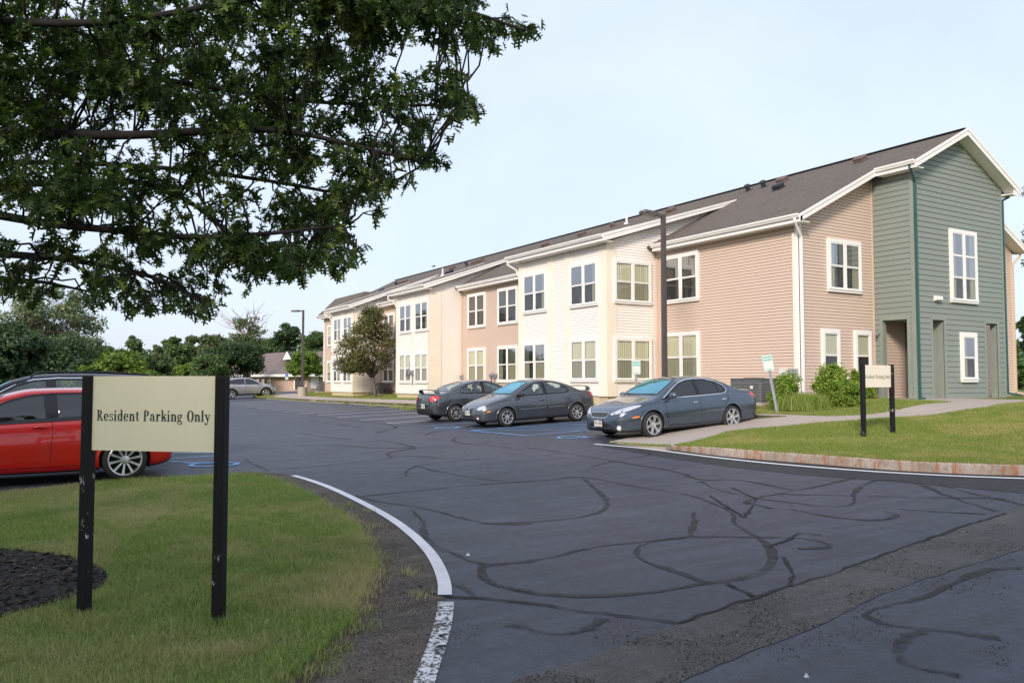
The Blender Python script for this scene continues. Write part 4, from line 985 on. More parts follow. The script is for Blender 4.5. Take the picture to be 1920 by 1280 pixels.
        for (rad, off) in ((s.Ra - .004, -.02), (s.Ra - .003, .010), (s.Ra + .012, .013), (s.Ra + (w_ or .03), .012 if w_ else .004), (s.Ra + (w_ or .03) + .004, .0)):
            for t in an:
                p = (ax + rad * math.cos(t), sd * .8, max(r + rad * math.sin(t), sp.get('archz', .24)))
                q = s.cast((ax + max(rad, s.Ra + .004) * math.cos(t), sd * .8, max(r + max(rad, s.Ra + .004) * math.sin(t), sp.get('archz', .24))), (0, sd, 0), 0)
                vs.append((p[0], q.y + sd * off, p[2]))
        mb.add(vs, [(j * (k + 1) + i, j * (k + 1) + i + 1, (j + 1) * (k + 1) + i + 1, (j + 1) * (k + 1) + i) for j in range(4) for i in range(k)])
        s.part(mb, 'wheel_arch', 'plastic' if w_ else sp['paint'], True)
    def seat(s, x, y):
        def rb(mb, c, sz, tilt=0):
            bm = bmesh.new(); bmesh.ops.create_cube(bm, size=1); bmesh.ops.scale(bm, vec=sz, verts=bm.verts); bmesh.ops.bevel(bm, geom=bm.edges, offset=min(sz) * .3, segments=2, affect='EDGES')
            Tm = Matrix.Translation(c) @ Matrix.Rotation(tilt, 4, 'Y'); mb.add([v.co for v in bm.verts], [[v.index for v in f.verts] for f in bm.faces], Tm); bm.free()
        mb = MB(); z = s.sp.get('seatz', .5); rb(mb, (x, y, z), (.5, .5, .18)); rb(mb, (x - .30, y, z + .32), (.16, .48, .62), R(-14)); rb(mb, (x - .42, y, z + .70), (.10, .27, .18), R(-10)); rb(mb, (x - .39, y, z + .6), (.03, .12, .16), R(-10)); s.part(mb, 'seat', 'seat', True)
    def finish(s):
        sp = s.sp; keep = [i for i in range(len(s.fs)) if not s.rem[i]]
        me = bpy.data.meshes.new('body'); me.from_pydata([tuple(v) for v in s.V], [], [s.fs[i] for i in keep]); me.materials.append(M[sp['paint']]); me.materials.append(M['plastic'])
        zb = pchip(*zip(*sp['bot']), s.C[:, 0]); lowz = sp.get('lower', .05)
        mi = [1 if (s.C[i][2] < zb[i] + lowz) else 0 for i in keep]; me.polygons.foreach_set('material_index', mi); me.polygons.foreach_set('use_smooth', [True] * len(keep)); me.update()
        bm = bmesh.new(); bm.from_mesh(me); bmesh.ops.delete(bm, geom=[v for v in bm.verts if not v.link_faces], context='VERTS'); bm.to_mesh(me); bm.free()
        o = bpy.data.objects.new('body', me); COL.objects.link(o); o.parent = s.root; s.body = o
        for p, nrm, nm in s.rings:
            ch = [c for c in s.root.children if c.name.startswith(nm)]
            s.part(s.ring(p, nrm, .026, .010, .006), 'window_seal', 'trimblack', True)
        for ax in (sp['fa'], sp['ra']):
            for sd in (1, -1): s.wheel(ax, sd)
        z0 = .42; L_ = sp['cab']; mb = MB(); mb.box(L_[0], -.62, z0 - .1, L_[1], .62, z0); mb.box(L_[0] - .02, -.6, z0, L_[0], .6, z0 + .42); mb.box(L_[1], -.66, z0, L_[1] + .05, .66, sp.get('dashz', .86))
        mb.box(L_[1] - .3, -.66, sp.get('dashz', .86) - .12, L_[1], .66, sp.get('dashz', .86) - .02); s.part(mb, 'cabin_floor', 'cabin')
        for y in (.36, -.36): s.seat(sp['sx'], y)
        mb = MB(); x = sp['sx'] - .95; z = sp.get('seatz', .5)
        s.sp = dict(sp, seatz=sp.get('seatz', .5) - .10); s.seat(x + .12, .34); s.seat(x + .12, -.34); s.sp = sp
        sw = MB(); Tm = Matrix.Translation((sp['sx'] + .48, .36, z + .30)) @ Matrix.Rotation(R(65), 4, 'Y'); pr = [(.185 + .014 * math.cos(t), .014 * math.sin(t)) for t in np.linspace(0, 2 * math.pi, 7)[:-1]]; sw.lathe(pr, 20, Tm, True); sw.add([(-.18, -.02, 0), (.18, -.02, 0), (.18, .02, 0), (-.18, .02, 0)], [(0, 1, 2, 3)], Tm); s.part(sw, 'steering_wheel', 'plastic', True)
    # ---- shared fittings
    def seams(s, ls, nrm=(0, 1, 0), name='panel_gap', m='seam', w=.010, off=.0025):
        for sd in (1, -1):
            for l in ls: s.part(s.line([(x, sd * .8, z) for x, z in l], (0, sd, 0), w, off), name, m)
    def handles(s, pts, m):
        for sd in (1, -1):
            for x, z in pts:
                c = s.cast((x, sd * .8, z), (0, sd, 0), 0); mb = MB()
                mb.tube([(x - .085, c.y + sd * .002, z), (x - .07, c.y + sd * .03, z), (x, c.y + sd * .036, z + .004), (x + .07, c.y + sd * .03, z), (x + .085, c.y + sd * .002, z)], [.012, .014, .016, .014, .012], 8); s.part(mb, 'door_handle', m, True)
    def mirrors(s, x, z, m, size=(.09, .12, .075)):
        for sd in (1, -1):
            c = s.cast((x, sd * .8, z - .06), (0, sd, 0), 0); bm = bmesh.new(); bmesh.ops.create_uvsphere(bm, u_segments=20, v_segments=12, radius=1)
            for v in bm.verts:
                p = v.co; v.co = Vector((max(p.x, -.25) * size[0], p.y * size[1], (abs(p.z) ** .8) * (1 if p.z > 0 else -1) * size[2])) + Vector((x, c.y + sd * (.06 + size[1] * .8), z + .02))
            mb = MB(); mb.add([v.co for v in bm.verts], [[v.index for v in f.verts] for f in bm.faces]); bm.free()
            mb.tube([(x, c.y - sd * .02, z - .045), (x, c.y + sd * .1, z - .03)], [.03, .028], 8); s.part(mb, 'wing_mirror', m, True)
    def plate(s, x, z, front=True, w=.305, h=.155, y=0):
        n = (1, 0, 0) if front else (-1, 0, 0); sg = 1 if front else -1; p = s.cast((x, y, z), n, 0); X_ = p.x + sg * .02
        mb = MB(); mb.box(min(X_, X_ - sg * .03), y - w / 2 - .012, z - h / 2 - .012, max(X_, X_ - sg * .03), y + w / 2 + .012, z + h / 2 + .012); pf = s.part(mb, 'plate_holder', 'trimblack')
        mb = MB(); mb.box(min(X_, X_ + sg * .004) , y - w / 2, z - h / 2, max(X_, X_ + sg * .004), y + w / 2, z + h / 2); s.part(mb, 'licence_plate', 'plate', False, pf)
        mb = MB(); xx = X_ + sg * .0055
        for yy in (-.118, -.083, -.048, .012, .050, .088, .122):
            q = [(xx, y + yy - .010, z - .035), (xx, y + yy + .010, z - .035), (xx, y + yy + .010, z + .035), (xx, y + yy - .010, z + .035)]; mb.quad(*(q if sg > 0 else q[::-1]))
        mb.box(xx - .001, y - w / 2 + .01, z + .055, xx + .001, y - .04, z + .07); mb.box(xx - .001, y + .04, z + .055, xx + .001, y + w / 2 - .01, z + .07)
        s.part(mb, 'plate_lettering', 'platetxt', False, pf)
        mb = MB(); mb.box(xx - .001, y - w / 2 + .06, z - .072, xx + .001, y + w / 2 - .06, z - .058); s.part(mb, 'plate_strip', 'plateyel', False, pf)
    def both(s, fn, name, m, smooth=True, sub=None):
        for sd in (1, -1): s.part(fn(sd), name, m, smooth)
def ell(cx, cz, rx, rz_, n=20, rot=0): return [(cx + rx * math.cos(t) * math.cos(rot) - rz_ * math.sin(t) * math.sin(rot), cz + rx * math.cos(t) * math.sin(rot) + rz_ * math.sin(t) * math.cos(rot)) for t in [2 * math.pi * i / n for i in range(n)]]

def round_poly(p, n=2): return chaikin(p, n, True)
# --- executive saloon
LEX = dict(L=4.85, R=.325, rim=.232, fa=1.44, ra=-1.28, wheely=.80, spokes=6, spw=(.030, .036), paint='p_lex', sg='carglass_dark', rg='carglass_dark',
  top=[(-2.425, .60), (-2.40, .78), (-2.34, .96), (-2.2, 1.035), (-1.85, 1.075), (-1.55, 1.15), (-1.15, 1.315), (-.75, 1.42), (-.3, 1.458), (.05, 1.45), (.33, 1.405), (.75, 1.24), (1.18, 1.03), (1.30, .985), (1.7, .915), (2.05, .82), (2.27, .72), (2.38, .62), (2.41, .55), (2.425, .46)],
  belt=[(-2.425, .50), (-2.38, .72), (-2.3, .86), (-1.9, .955), (-.5, .955), (.6, .93), (1.2, .89), (1.7, .84), (2.1, .74), (2.3, .63), (2.4, .50), (2.425, .42)],
  bot=[(-2.425, .42), (-2.37, .30), (-2.2, .24), (-1.8, .20), (0, .18), (1.8, .18), (2.25, .19), (2.38, .24), (2.41, .32), (2.425, .38)],
  wid=[(-2.425, .50), (-2.40, .66), (-2.32, .78), (-2.1, .855), (-1.6, .895), (-1.28, .905), (-.6, .905), (.6, .905), (1.44, .905), (1.9, .865), (2.1, .81), (2.25, .72), (2.35, .60), (2.4, .45), (2.425, .28)],
  wsh=[(1.12, 0, 1.035), (1.10, .3, 1.035), (1.04, .66, 1.02), (.75, .62, 1.16), (.38, .52, 1.37), (.36, .3, 1.395), (.355, 0, 1.40)],
  rwin=[(-.82, 0, 1.39), (-.84, .35, 1.375), (-.9, .5, 1.345), (-1.3, .58, 1.2), (-1.62, .62, 1.10), (-1.66, .3, 1.10), (-1.67, 0, 1.10)],
  sidew=[[(.97, .955), (.62, 1.15), (.32, 1.30), (.10, 1.352), (-.13, 1.366), (-.15, .968)], [(-.22, .97), (-.20, 1.367), (-.55, 1.352), (-.86, 1.28), (-1.10, 1.17), (-1.17, 1.07), (-1.12, 1.01), (-.95, .985)]],
  cab=(-1.25, 1.05), sx=.12, dashz=.93, seatz=.52)
def lexus():
    c = Car('saloon_car', LEX, 'blue-grey saloon car with orange side marker and chrome grille, nearest to the lawn walk', 'car', (14.70, 15.9, 0), R(180), 'cars parked along the building')
    g = [(-1.15, .975)]
    c.seams([[(1.02, .93), (1.0, .75), (.98, .45), (.93, .30), (-.12, .26)], [(-.18, .95), (-.17, .7), (-.16, .27)], [(-1.2, 1.0), (-1.17, .8), (-1.02, .66), (-.93, .50), (-.90, .30)], [(-.9, .27), (.93, .28)], [(1.12, .88), (1.6, .82), (1.98, .745), (2.2, .70)]])
    for sd in (1, -1):
        hl = round_poly([(2.33, .33, .575), (2.30, .45, .56), (2.15, .63, .60), (1.95, .78, .70), (1.72, .835, .80), (1.75, .79, .815), (1.98, .68, .76), (2.18, .50, .68), (2.28, .38, .63)])
        hl = [(x, sd * y, z) for x, y, z in hl]; nr = (.75, sd * .65, .55)
        h = c.part(c.drape(hl, nr, .004, .03), 'headlight', 'reflector', True)
        c.part(c.drape([(x, sd * .62, z) for x, z in ell(2.13, .665, .05, .05)], (.9, sd * .5, .2), .006, .03), 'headlight_bowl', 'bulb', True, h)
        c.part(c.drape([(x, sd * .47, z) for x, z in ell(2.26, .63, .04, .04)], (.9, sd * .45, .2), .006, .03), 'headlight_bowl', 'bulb', True, h)
        c.part(c.drape(hl, nr, .010, .03, th=.008), 'lens', 'lens', True, h); c.part(c.ring(hl, nr, .0, .010, .005), 'headlight_seam', 'seam', True, h)
        c.part(c.drape([(x, sd * .85, z) for x, z in round_poly([(2.06, .555), (1.84, .575), (1.83, .535), (2.04, .515)], 1)], (.2, sd * 1, 0), .006, .03), 'side_marker', 'amber', True)
        f = c.part(c.drape([(2.3, sd * y, z) for y, z in ell(.63, .30, .055, .055)], (1, sd * .5, 0), .008, .03), 'fog_lamp', 'reflector', True)
        c.part(c.ring([(2.3, sd * y, z) for y, z in ell(.63, .30, .055, .055)], (1, sd * .5, 0), .004, .018, .012), 'fog_lamp_bezel', 'chrome', True, f)
        tl = [(x, sd * y, z) for x, y, z in round_poly([(-2.36, .55, .93), (-2.33, .62, .78), (-2.22, .80, .80), (-2.0, .86, .90), (-2.06, .84, .93), (-2.25, .76, .955)])]
        c.part(c.drape(tl, (-.6, sd * .8, .1), .008, .03, th=.01), 'tail_light', 'redlens', True)
        c.part(c.ring([(x, sd * .75, z) for x, z in [(1.02, .945), (.66, 1.15), (.34, 1.318), (.1, 1.372), (-.2, 1.386), (-.55, 1.371), (-.88, 1.297), (-1.13, 1.18), (-1.2, 1.07), (-1.14, .99), (-.95, .963), (-.2, .949)]], (0, sd, 0), .008, .012, .011), 'window_surround', 'chrome', True)
        c.part(c.line([(x, sd * .75, z) for x, z in [(-.185, .96), (-.185, 1.375)]], (0, sd, 0), .075, .009), 'door_pillar', 'trimblack')
        c.part(c.line([(x, sd * .75, z) for x, z in [(-.92, .98), (-.86, 1.28)]], (0, sd, 0), .02, .009), 'door_pillar', 'trimblack')
    c.seams([[(-1.0, .545), (.95, .50)]], name='door_moulding', m='p_lex', w=.045, off=.012)
    c.seams([[(-1.0, .568), (.95, .523)]], name='moulding_edge', m='chrome', w=.006, off=.014)
    gr = [(2.38, y, z) for y, z in [(-.36, .655), (-.30, .555), (-.2, .535), (.2, .535), (.30, .555), (.36, .655), (.2, .665), (-.2, .665)]]
    g = c.part(c.drape(gr, (1, 0, .2), .008, .03), 'grille', 'plastic'); c.part(c.ring(gr, (1, 0, .2), .004, .010, .014), 'grille_surround', 'chrome', True, g)
    for k, zz in enumerate((.56, .585, .61, .635)): c.part(c.line([(2.38, y, zz) for y in (-.28 - .02 * k, 0, .28 + .02 * k)], (1, 0, .2), .008, .014), 'grille_bar', 'metalgrey', True, g)
    lo = [(2.4, y, z) for y, z in [(-.50, .345), (-.46, .255), (.46, .255), (.50, .345)]]; li = c.part(c.drape(lo, (1, 0, 0), .006, .04), 'lower_intake', 'plastic'); c.part(c.line([(2.4, y, .300) for y in (-.46, 0, .46)], (1, 0, 0), .014, .014), 'intake_bar', 'chrome', True, li)
    c.part(c.ring([(2.3, y, z) for y, z in ell(0, .745, .045, .028)], (.6, 0, 1), .004, .004, .006), 'hood_badge', 'chrome')
    c.plate(2.42, .40); c.plate(-2.42, .62, False); c.handles([(.02, .80), (-1.0, .825)], 'chrome'); c.mirrors(.82, .99, 'p_lex')
    mb = MB(); c.line([(1.75, -.75, .83), (1.7, -.78, .84)], (0, 0, 1), .02, .01, mb)
    c.part(c.drape([(.95, y, z) for y, z in ((-.60, 1.03), (-.50, 1.03), (-.50, 1.06), (-.60, 1.06))], (1, 0, .75), .007, .03), 'windshield_sticker', 'redlens')
    c.part(c.line([(1.10, -.6, 1.02), (1.14, 0, 1.02), (1.10, .6, 1.02)], (.5, 0, 1), .05, .006), 'wiper_cowl', 'plastic')
    return c
# --- small saloon
NEO = dict(L=4.43, R=.295, rim=.195, fa=1.30, ra=-1.37, wheely=.755, spokes=7, spw=(.017, .024), paint='p_neon',
  top=[(-2.215, .60), (-2.20, .80), (-2.15, .96), (-2.0, 1.01), (-1.75, 1.03), (-1.55, 1.085), (-1.1, 1.27), (-.7, 1.375), (-.3, 1.415), (.0, 1.41), (.25, 1.365), (.75, 1.16), (1.14, .985), (1.3, .94), (1.7, .83), (1.98, .71), (2.10, .63), (2.17, .56), (2.20, .50), (2.215, .42)],
  belt=[(-2.215, .50), (-2.18, .72), (-2.1, .87), (-1.8, .93), (-.8, .925), (.4, .885), (1.1, .84), (1.6, .76), (1.95, .65), (2.12, .55), (2.2, .44), (2.215, .38)],
  bot=[(-2.215, .44), (-2.17, .31), (-2.05, .24), (-1.7, .20), (0, .17), (1.6, .17), (2.05, .18), (2.17, .24), (2.2, .30), (2.215, .35)],
  wid=[(-2.215, .52), (-2.19, .66), (-2.12, .75), (-1.95, .81), (-1.6, .845), (-1.3, .86), (-.6, .86), (.6, .86), (1.3, .86), (1.7, .825), (1.9, .775), (2.05, .69), (2.14, .58), (2.19, .42), (2.215, .26)],
  wsh=[(1.08, 0, .995), (1.06, .3, .995), (1.0, .62, .98), (.7, .58, 1.13), (.3, .48, 1.33), (.28, .28, 1.355), (.27, 0, 1.36)],
  rwin=[(-.8, 0, 1.35), (-.82, .3, 1.335), (-.88, .46, 1.31), (-1.25, .54, 1.17), (-1.55, .58, 1.06), (-1.6, .3, 1.06), (-1.61, 0, 1.06)],
  sidew=[[(.90, .925), (.58, 1.10), (.25, 1.262), (.02, 1.318), (-.14, 1.332), (-.17, .940)], [(-.25, .942), (-.22, 1.334), (-.55, 1.318), (-.82, 1.25), (-1.06, 1.13), (-1.13, 1.03), (-1.08, .975), (-.95, .955)]],
  cab=(-1.2, 1.0), sx=.08, dashz=.90, seatz=.49, tum=.44)
def neon(label, loc, rz_, paint_, sunroof):
    sp = dict(NEO); sp['paint'] = paint_
    c = Car('small_saloon_car', sp, label, 'car', loc, rz_, 'cars parked along the building')
    c.seams([[(.96, .90), (.93, .7), (.9, .45), (.86, .30)], [(-.2, .93), (-.19, .7), (-.18, .25)], [(-1.17, 1.0), (-1.13, .8), (-1.0, .68), (-.94, .5), (-.92, .3)], [(-.92, .25), (.86, .25)], [(1.1, .83), (1.55, .77), (1.85, .70)]])
    c.seams([[(-.86, .535), (-.24, .535)], [(-.14, .535), (.86, .515)]], name='door_moulding', m='galv', w=.014, off=.012)
    for sd in (1, -1):
        hl = [(x, sd * y, z) for x, y, z in [(2.05 - .10 * math.cos(t), .58 + .12 * math.cos(t), .60 + .085 * math.sin(t) + .02 * math.cos(t)) for t in np.linspace(0, 2 * math.pi, 22)[:-1]]]
        nr = (.8, sd * .5, .45); h = c.part(c.drape(hl, nr, .006, .03), 'headlight', 'reflector', True); c.part(c.drape(hl, nr, .014, .03, th=.012), 'lens', 'lens', True, h); c.part(c.ring(hl, nr, 0, .012, .006), 'headlight_seam', 'seam', True, h)
        c.part(c.drape([(x, sd * .8, z) for x, z in ell(1.93, .50, .075, .020, 12)], (.3, sd * 1, 0), .008, .03), 'side_marker', 'amber', True)
        c.part(c.drape([(2.1, sd * y, z) for y, z in ell(.50, .30, .045, .035, 14)], (1, sd * .4, 0), .010, .03), 'fog_lamp', 'reflector', True)
        tl = [(x, sd * y, z) for x, y, z in round_poly([(-2.19, .45, .88), (-2.19, .47, .74), (-2.10, .66, .72), (-1.98, .78, .80), (-1.97, .79, .88), (-2.08, .70, .93)])]
        t_ = c.part(c.drape(tl, (-.75, sd * .65, .1), .010, .025, th=.012), 'tail_light', 'redlens', True); c.part(c.ring(tl, (-.75, sd * .65, .1), 0, .018, .006), 'tail_light_surround', sp['paint'], True, t_)
        c.part(c.drape([(x, sd * .62, z) for x, z in ell(-2.09, .84, .035, .022, 10)], (-.75, sd * .65, .1), .014, .03), 'reversing_lamp', 'reflector', True, t_)
        c.part(c.line([(x, sd * .75, z) for x, z in [(-.21, .93), (-.19, 1.345)]], (0, sd, 0), .085, .009), 'door_pillar', 'trimblack')
    c.part(c.ring([(x, -.8, z) for x, z in ell(-1.62, .80, .075, .085)], (0, -1, 0), .005, .005, .003), 'fuel_cap', 'seam')
    for z0, z1, w0 in ((.565, .60, .28), (.50, .545, .30)):
        gr = [(2.17, y, z) for y, z in [(-w0, z1), (-w0 + .10, z0), (w0 - .10, z0), (w0, z1)]]; c.part(c.drape(gr, (1, 0, .3), .006, .03), 'grille', 'plastic')
    lo = [(2.2, y, z) for y, z in [(-.48, .345), (-.46, .25), (.46, .25), (.48, .345)]]; li = c.part(c.drape(lo, (1, 0, 0), .005, .04), 'lower_intake', 'plastic')
    mb = MB()
    for y in np.linspace(-.4, .4, 9): c.line([(2.2, y, .26), (2.2, y, .335)], (1, 0, 0), .010, .010, mb)
    c.line([(2.2, y, .30) for y in (-.45, 0, .45)], (1, 0, 0), .010, .012, mb); c.part(mb, 'intake_mesh', 'metalgrey', False, li)
    c.part(c.ring([(2.18, y, z) for y, z in ell(0, .575, .045, .04, 8)], (1, 0, .3), .012, .012, .012), 'nose_badge', 'chrome')
    c.part(c.drape([(-2.2, y, z) for y, z in ell(0, .80, .03, .03, 10)], (-1, 0, 0), .006, .03), 'boot_badge', 'chrome')
    rc = c.part(c.drape([(-2.2, y, z) for y, z in round_poly([(-.36, .62), (.36, .62), (.34, .50), (-.34, .50)], 1)], (-1, 0, 0), .006, .04), 'plate_recess', 'chrome' if 0 else 'plastic')
    c.part(c.line([(-2.2, y, .645) for y in (-.4, 0, .4)], (-1, 0, 0), .028, .012), 'boot_trim', 'chrome')
    c.seams([[(-2.14, .70), (-1.98, .70)]])
    mb = MB(); c.line([(-2.18, y, z) for y, z in ((-.46, .70), (.46, .70))], (-1, 0, 0), .012, .004, mb); c.line([(-2.18, -.62, .97), (-2.18, 0, .975), (-2.18, .62, .97)], (-1, 0, .6), .01, .004, mb); c.part(mb, 'boot_gap', 'seam')
    # boot spoiler
    mb = MB(); pts = [(-2.06, -.66, .99), (-2.09, -.62, 1.085), (-2.13, -.5, 1.115), (-2.15, 0, 1.125), (-2.13, .5, 1.115), (-2.09, .62, 1.085), (-2.06, .66, .99)]; vs = []
    for p in chaikin([(i, 0) for i in range(7)], 0): pass
    for i, p in enumerate(pts):
        wd = .17 if 0 < i < 6 else .20
        for dx, dz in ((0, 0), (wd * .5, .022), (wd, .004), (wd * .5, -.012)): vs.append((p[0] + dx, p[1], p[2] + dz))
    mb.add(vs, [(4 * i + j, 4 * i + (j + 1) % 4, 4 * i + 4 + (j + 1) % 4, 4 * i + 4 + j) for i in range(6) for j in range(4)] + [(0, 1, 2, 3), (24, 27, 26, 25)]); c.part(mb, 'spoiler', sp['paint'], True)
    if sunroof: c.part(c.drape([(x, y, 1.4) for x, y in round_poly([(-.55, -.36), (-.12, -.38), (-.12, .38), (-.55, .36)], 1)], (0, 0, 1), .006, .06), 'sunroof', 'trimblack', True)
    c.plate(2.2, .455 if 0 else .46, w=.30, h=.15); c.plate(-2.2, .56, False)
    c.handles([(.0, .77), (-1.0, .79)], sp['paint']); c.mirrors(.78, .955, 'plastic', (.08, .10, .065))
    c.part(c.line([(1.05, -.58, .985), (1.10, 0, .985), (1.05, .58, .985)], (.5, 0, 1), .05, .006), 'wiper_cowl', 'plastic')
    mb = MB(); p = c.cast((1.0, -.70, .86), (0, 0, 1), 0); mb.tube([p, p + Vector((-.05, 0, .35)), p + Vector((-.12, 0, .75))], .004, 5); c.part(mb, 'aerial', 'plastic')
    c.part(c.drape([(.9, y, z) for y, z in ((-.56, .99), (-.46, .99), (-.46, 1.02), (-.56, 1.02))], (1, 0, .75), .007, .03), 'windshield_sticker', 'redlens')
    return c
# --- red hatchback / estate
RED = dict(L=4.63, R=.335, rim=.245, fa=1.38, ra=-1.27, wheely=.79, spokes=10, spw=(.012, .020), paint='p_red', sg='carglass_dark', rg='carglass_dark',
  top=[(-2.315, .62), (-2.30, .80), (-2.25, 1.0), (-2.12, 1.2), (-1.93, 1.38), (-1.8, 1.42), (-1.4, 1.455), (-.6, 1.485), (.0, 1.47), (.35, 1.40), (.8, 1.21), (1.2, 1.02), (1.35, .98), (1.8, .88), (2.1, .76), (2.24, .66), (2.29, .56), (2.315, .44)],
  belt=[(-2.315, .52), (-2.27, .80), (-2.2, .95), (-1.8, 1.03), (-.8, 1.005), (.4, .94), (1.1, .89), (1.7, .80), (2.1, .67), (2.26, .54), (2.3, .44), (2.315, .38)],
  bot=[(-2.315, .44), (-2.27, .32), (-2.1, .25), (-1.8, .21), (0, .18), (1.7, .18), (2.1, .2), (2.26, .26), (2.3, .32), (2.315, .36)],
  wid=[(-2.315, .54), (-2.29, .68), (-2.2, .79), (-2.0, .86), (-1.6, .90), (-1.2, .905), (0, .905), (1.3, .905), (1.8, .86), (2.05, .78), (2.2, .64), (2.28, .46), (2.315, .28)],
  wsh=[(1.14, 0, 1.035), (1.10, .3, 1.035), (1.04, .66, 1.02), (.75, .62, 1.17), (.42, .52, 1.35), (.40, .3, 1.375), (.39, 0, 1.38)],
  rwin=[(-1.95, 0, 1.34), (-1.96, .35, 1.33), (-1.97, .5, 1.31), (-2.12, .58, 1.12), (-2.18, .3, 1.08), (-2.18, 0, 1.08)],
  sidew=[[(1.0, .945), (.6, 1.16), (.3, 1.30), (.05, 1.365), (-.15, 1.385), (-.19, .99)], [(-.31, .995), (-.28, 1.39), (-.7, 1.395), (-1.15, 1.375), (-1.22, 1.04)], [(-1.29, 1.045), (-1.23, 1.365), (-1.55, 1.33), (-1.80, 1.24), (-1.75, 1.10)]],
  cab=(-1.9, 1.05), sx=.1, dashz=.95, seatz=.52, lower=.03)
RED_FULL = dict(RED)
def shorten(sp, k=.72):
    f = lambda x: sp['ra'] + (x - sp['ra']) * k if x < sp['ra'] else x
    for key in ('top', 'belt', 'bot', 'wid', 'wsh', 'rwin'): sp[key] = [(f(p[0]),) + tuple(p[1:]) for p in sp[key]]
    sp['sidew'] = [[(f(x), z) for x, z in w] for w in sp['sidew']]
    sp['cab'] = (f(sp['cab'][0]), sp['cab'][1])
shorten(RED)
def red():
    c = Car('red_car', RED, 'red hatchback behind the near signboard, ten-spoke rear wheel showing', 'car', (.22, 15.13, 0), R(180), 'cars parked on the left of the lot')
    c.seams([[(1.05, .93), (1.0, .6), (.93, .30)], [(-.25, 1.0), (-.25, .7), (-.22, .27)], [(-1.2, 1.03), (-1.12, .8), (-.97, .66), (-.90, .5), (-.88, .3)], [(-2.22, .72), (-1.85, .74), (-1.7, .60)]], w=.008)
    c.seams([[(-1.0, .81), (0, .79), (1.0, .75)]], name='door_crease', m='p_red', w=.03, off=.006)
    c.seams([[(-.9, .33), (0, .315), (.9, .31)]], name='sill_moulding', m='p_red', w=.05, off=.016)
    for sd in (1, -1):
        tl = [(x, sd * y, z) for x, y, z in round_poly([(-2.27, .60, .97), (-2.26, .64, .82), (-2.05, .84, .84), (-1.92, .87, .95), (-2.1, .82, 1.0)])]; c.part(c.drape(tl, (-.6, sd * .8, .1), .010, .03, th=.012), 'tail_light', 'redlens', True)
        hl = [(x, sd * y, z) for x, y, z in round_poly([(2.2, .5, .60), (2.0, .76, .62), (1.75, .83, .78), (1.98, .72, .76), (2.16, .52, .70)])]; c.part(c.drape(hl, (.75, sd * .65, .5), .008, .03), 'headlight', 'reflector', True)
        c.part(c.line([(x, sd * .75, z) for x, z in [(-.26, .985), (-.22, 1.395)]], (0, sd, 0), .12, .009), 'door_pillar', 'trimblack')
        c.part(c.line([(x, sd * .75, z) for x, z in [(1.03, .925), (-.2, .972), (-1.25, 1.022)]], (0, sd, 0), .03, .009), 'window_moulding', 'trimblack')
        c.part(c.drape([(-2.25, sd * y, z) for y, z in round_poly([(.5, .33), (.66, .34), (.66, .29), (.5, .28)], 1)], (-1, sd * .3, 0), .012, .03), 'exhaust_tip', 'chrome')
    c.plate(-2.3, .62, False); c.handles([(-.08, .885), (-1.05, .92)], 'p_red'); c.mirrors(.85, 1.0, 'p_red')
    # badge in the middle of each wheel is left plain
    return c
# --- dark estate / SUV behind the red car
BLK = dict(RED_FULL); BLK.update(tum=.36, L=4.85, R=.37, rim=.255, fa=1.45, ra=-1.40, wheely=.80, spokes=5, spw=(.03, .045), paint='p_black', rg='carglass', sg='carglass',
  top=[(-2.425, .70), (-2.41, .95), (-2.36, 1.2), (-2.22, 1.5), (-2.05, 1.66), (-1.8, 1.70), (-.6, 1.735), (.0, 1.71), (.4, 1.62), (.8, 1.42), (1.2, 1.2), (1.36, 1.14), (1.9, 1.03), (2.2, .92), (2.34, .8), (2.40, .68), (2.425, .52)],
  belt=[(-2.425, .6), (-2.38, .95), (-2.3, 1.1), (-1.8, 1.14), (-.8, 1.12), (.4, 1.08), (1.1, 1.05), (1.8, .96), (2.2, .82), (2.36, .66), (2.41, .52), (2.425, .45)],
  bot=[(-2.425, .5), (-2.38, .4), (-2.2, .32), (-1.8, .27), (0, .25), (1.8, .25), (2.2, .28), (2.36, .34), (2.41, .4), (2.425, .43)],
  wid=[(-2.425, .56), (-2.40, .70), (-2.3, .82), (-2.0, .90), (-1.6, .93), (0, .935), (1.4, .935), (1.9, .89), (2.15, .8), (2.3, .68), (2.39, .5), (2.425, .3)],
  wsh=[(1.18, 0, 1.21), (1.14, .3, 1.21), (1.08, .68, 1.2), (.75, .64, 1.40), (.47, .56, 1.56), (.45, .3, 1.585), (.44, 0, 1.59)],
  rwin=[(-2.1, 0, 1.56), (-2.11, .35, 1.55), (-2.13, .5, 1.53), (-2.28, .6, 1.30), (-2.33, .3, 1.25), (-2.33, 0, 1.25)],
  sidew=[[(1.0, 1.12), (.65, 1.34), (.35, 1.51), (.1, 1.59), (-.12, 1.615), (-.16, 1.135)], [(-.26, 1.14), (-.24, 1.62), (-.7, 1.625), (-1.15, 1.605), (-1.2, 1.17)], [(-1.28, 1.18), (-1.24, 1.60), (-1.7, 1.56), (-2.0, 1.48), (-1.92, 1.22)]],
  cab=(-1.9, 1.05), sx=.12, dashz=1.1, seatz=.68)
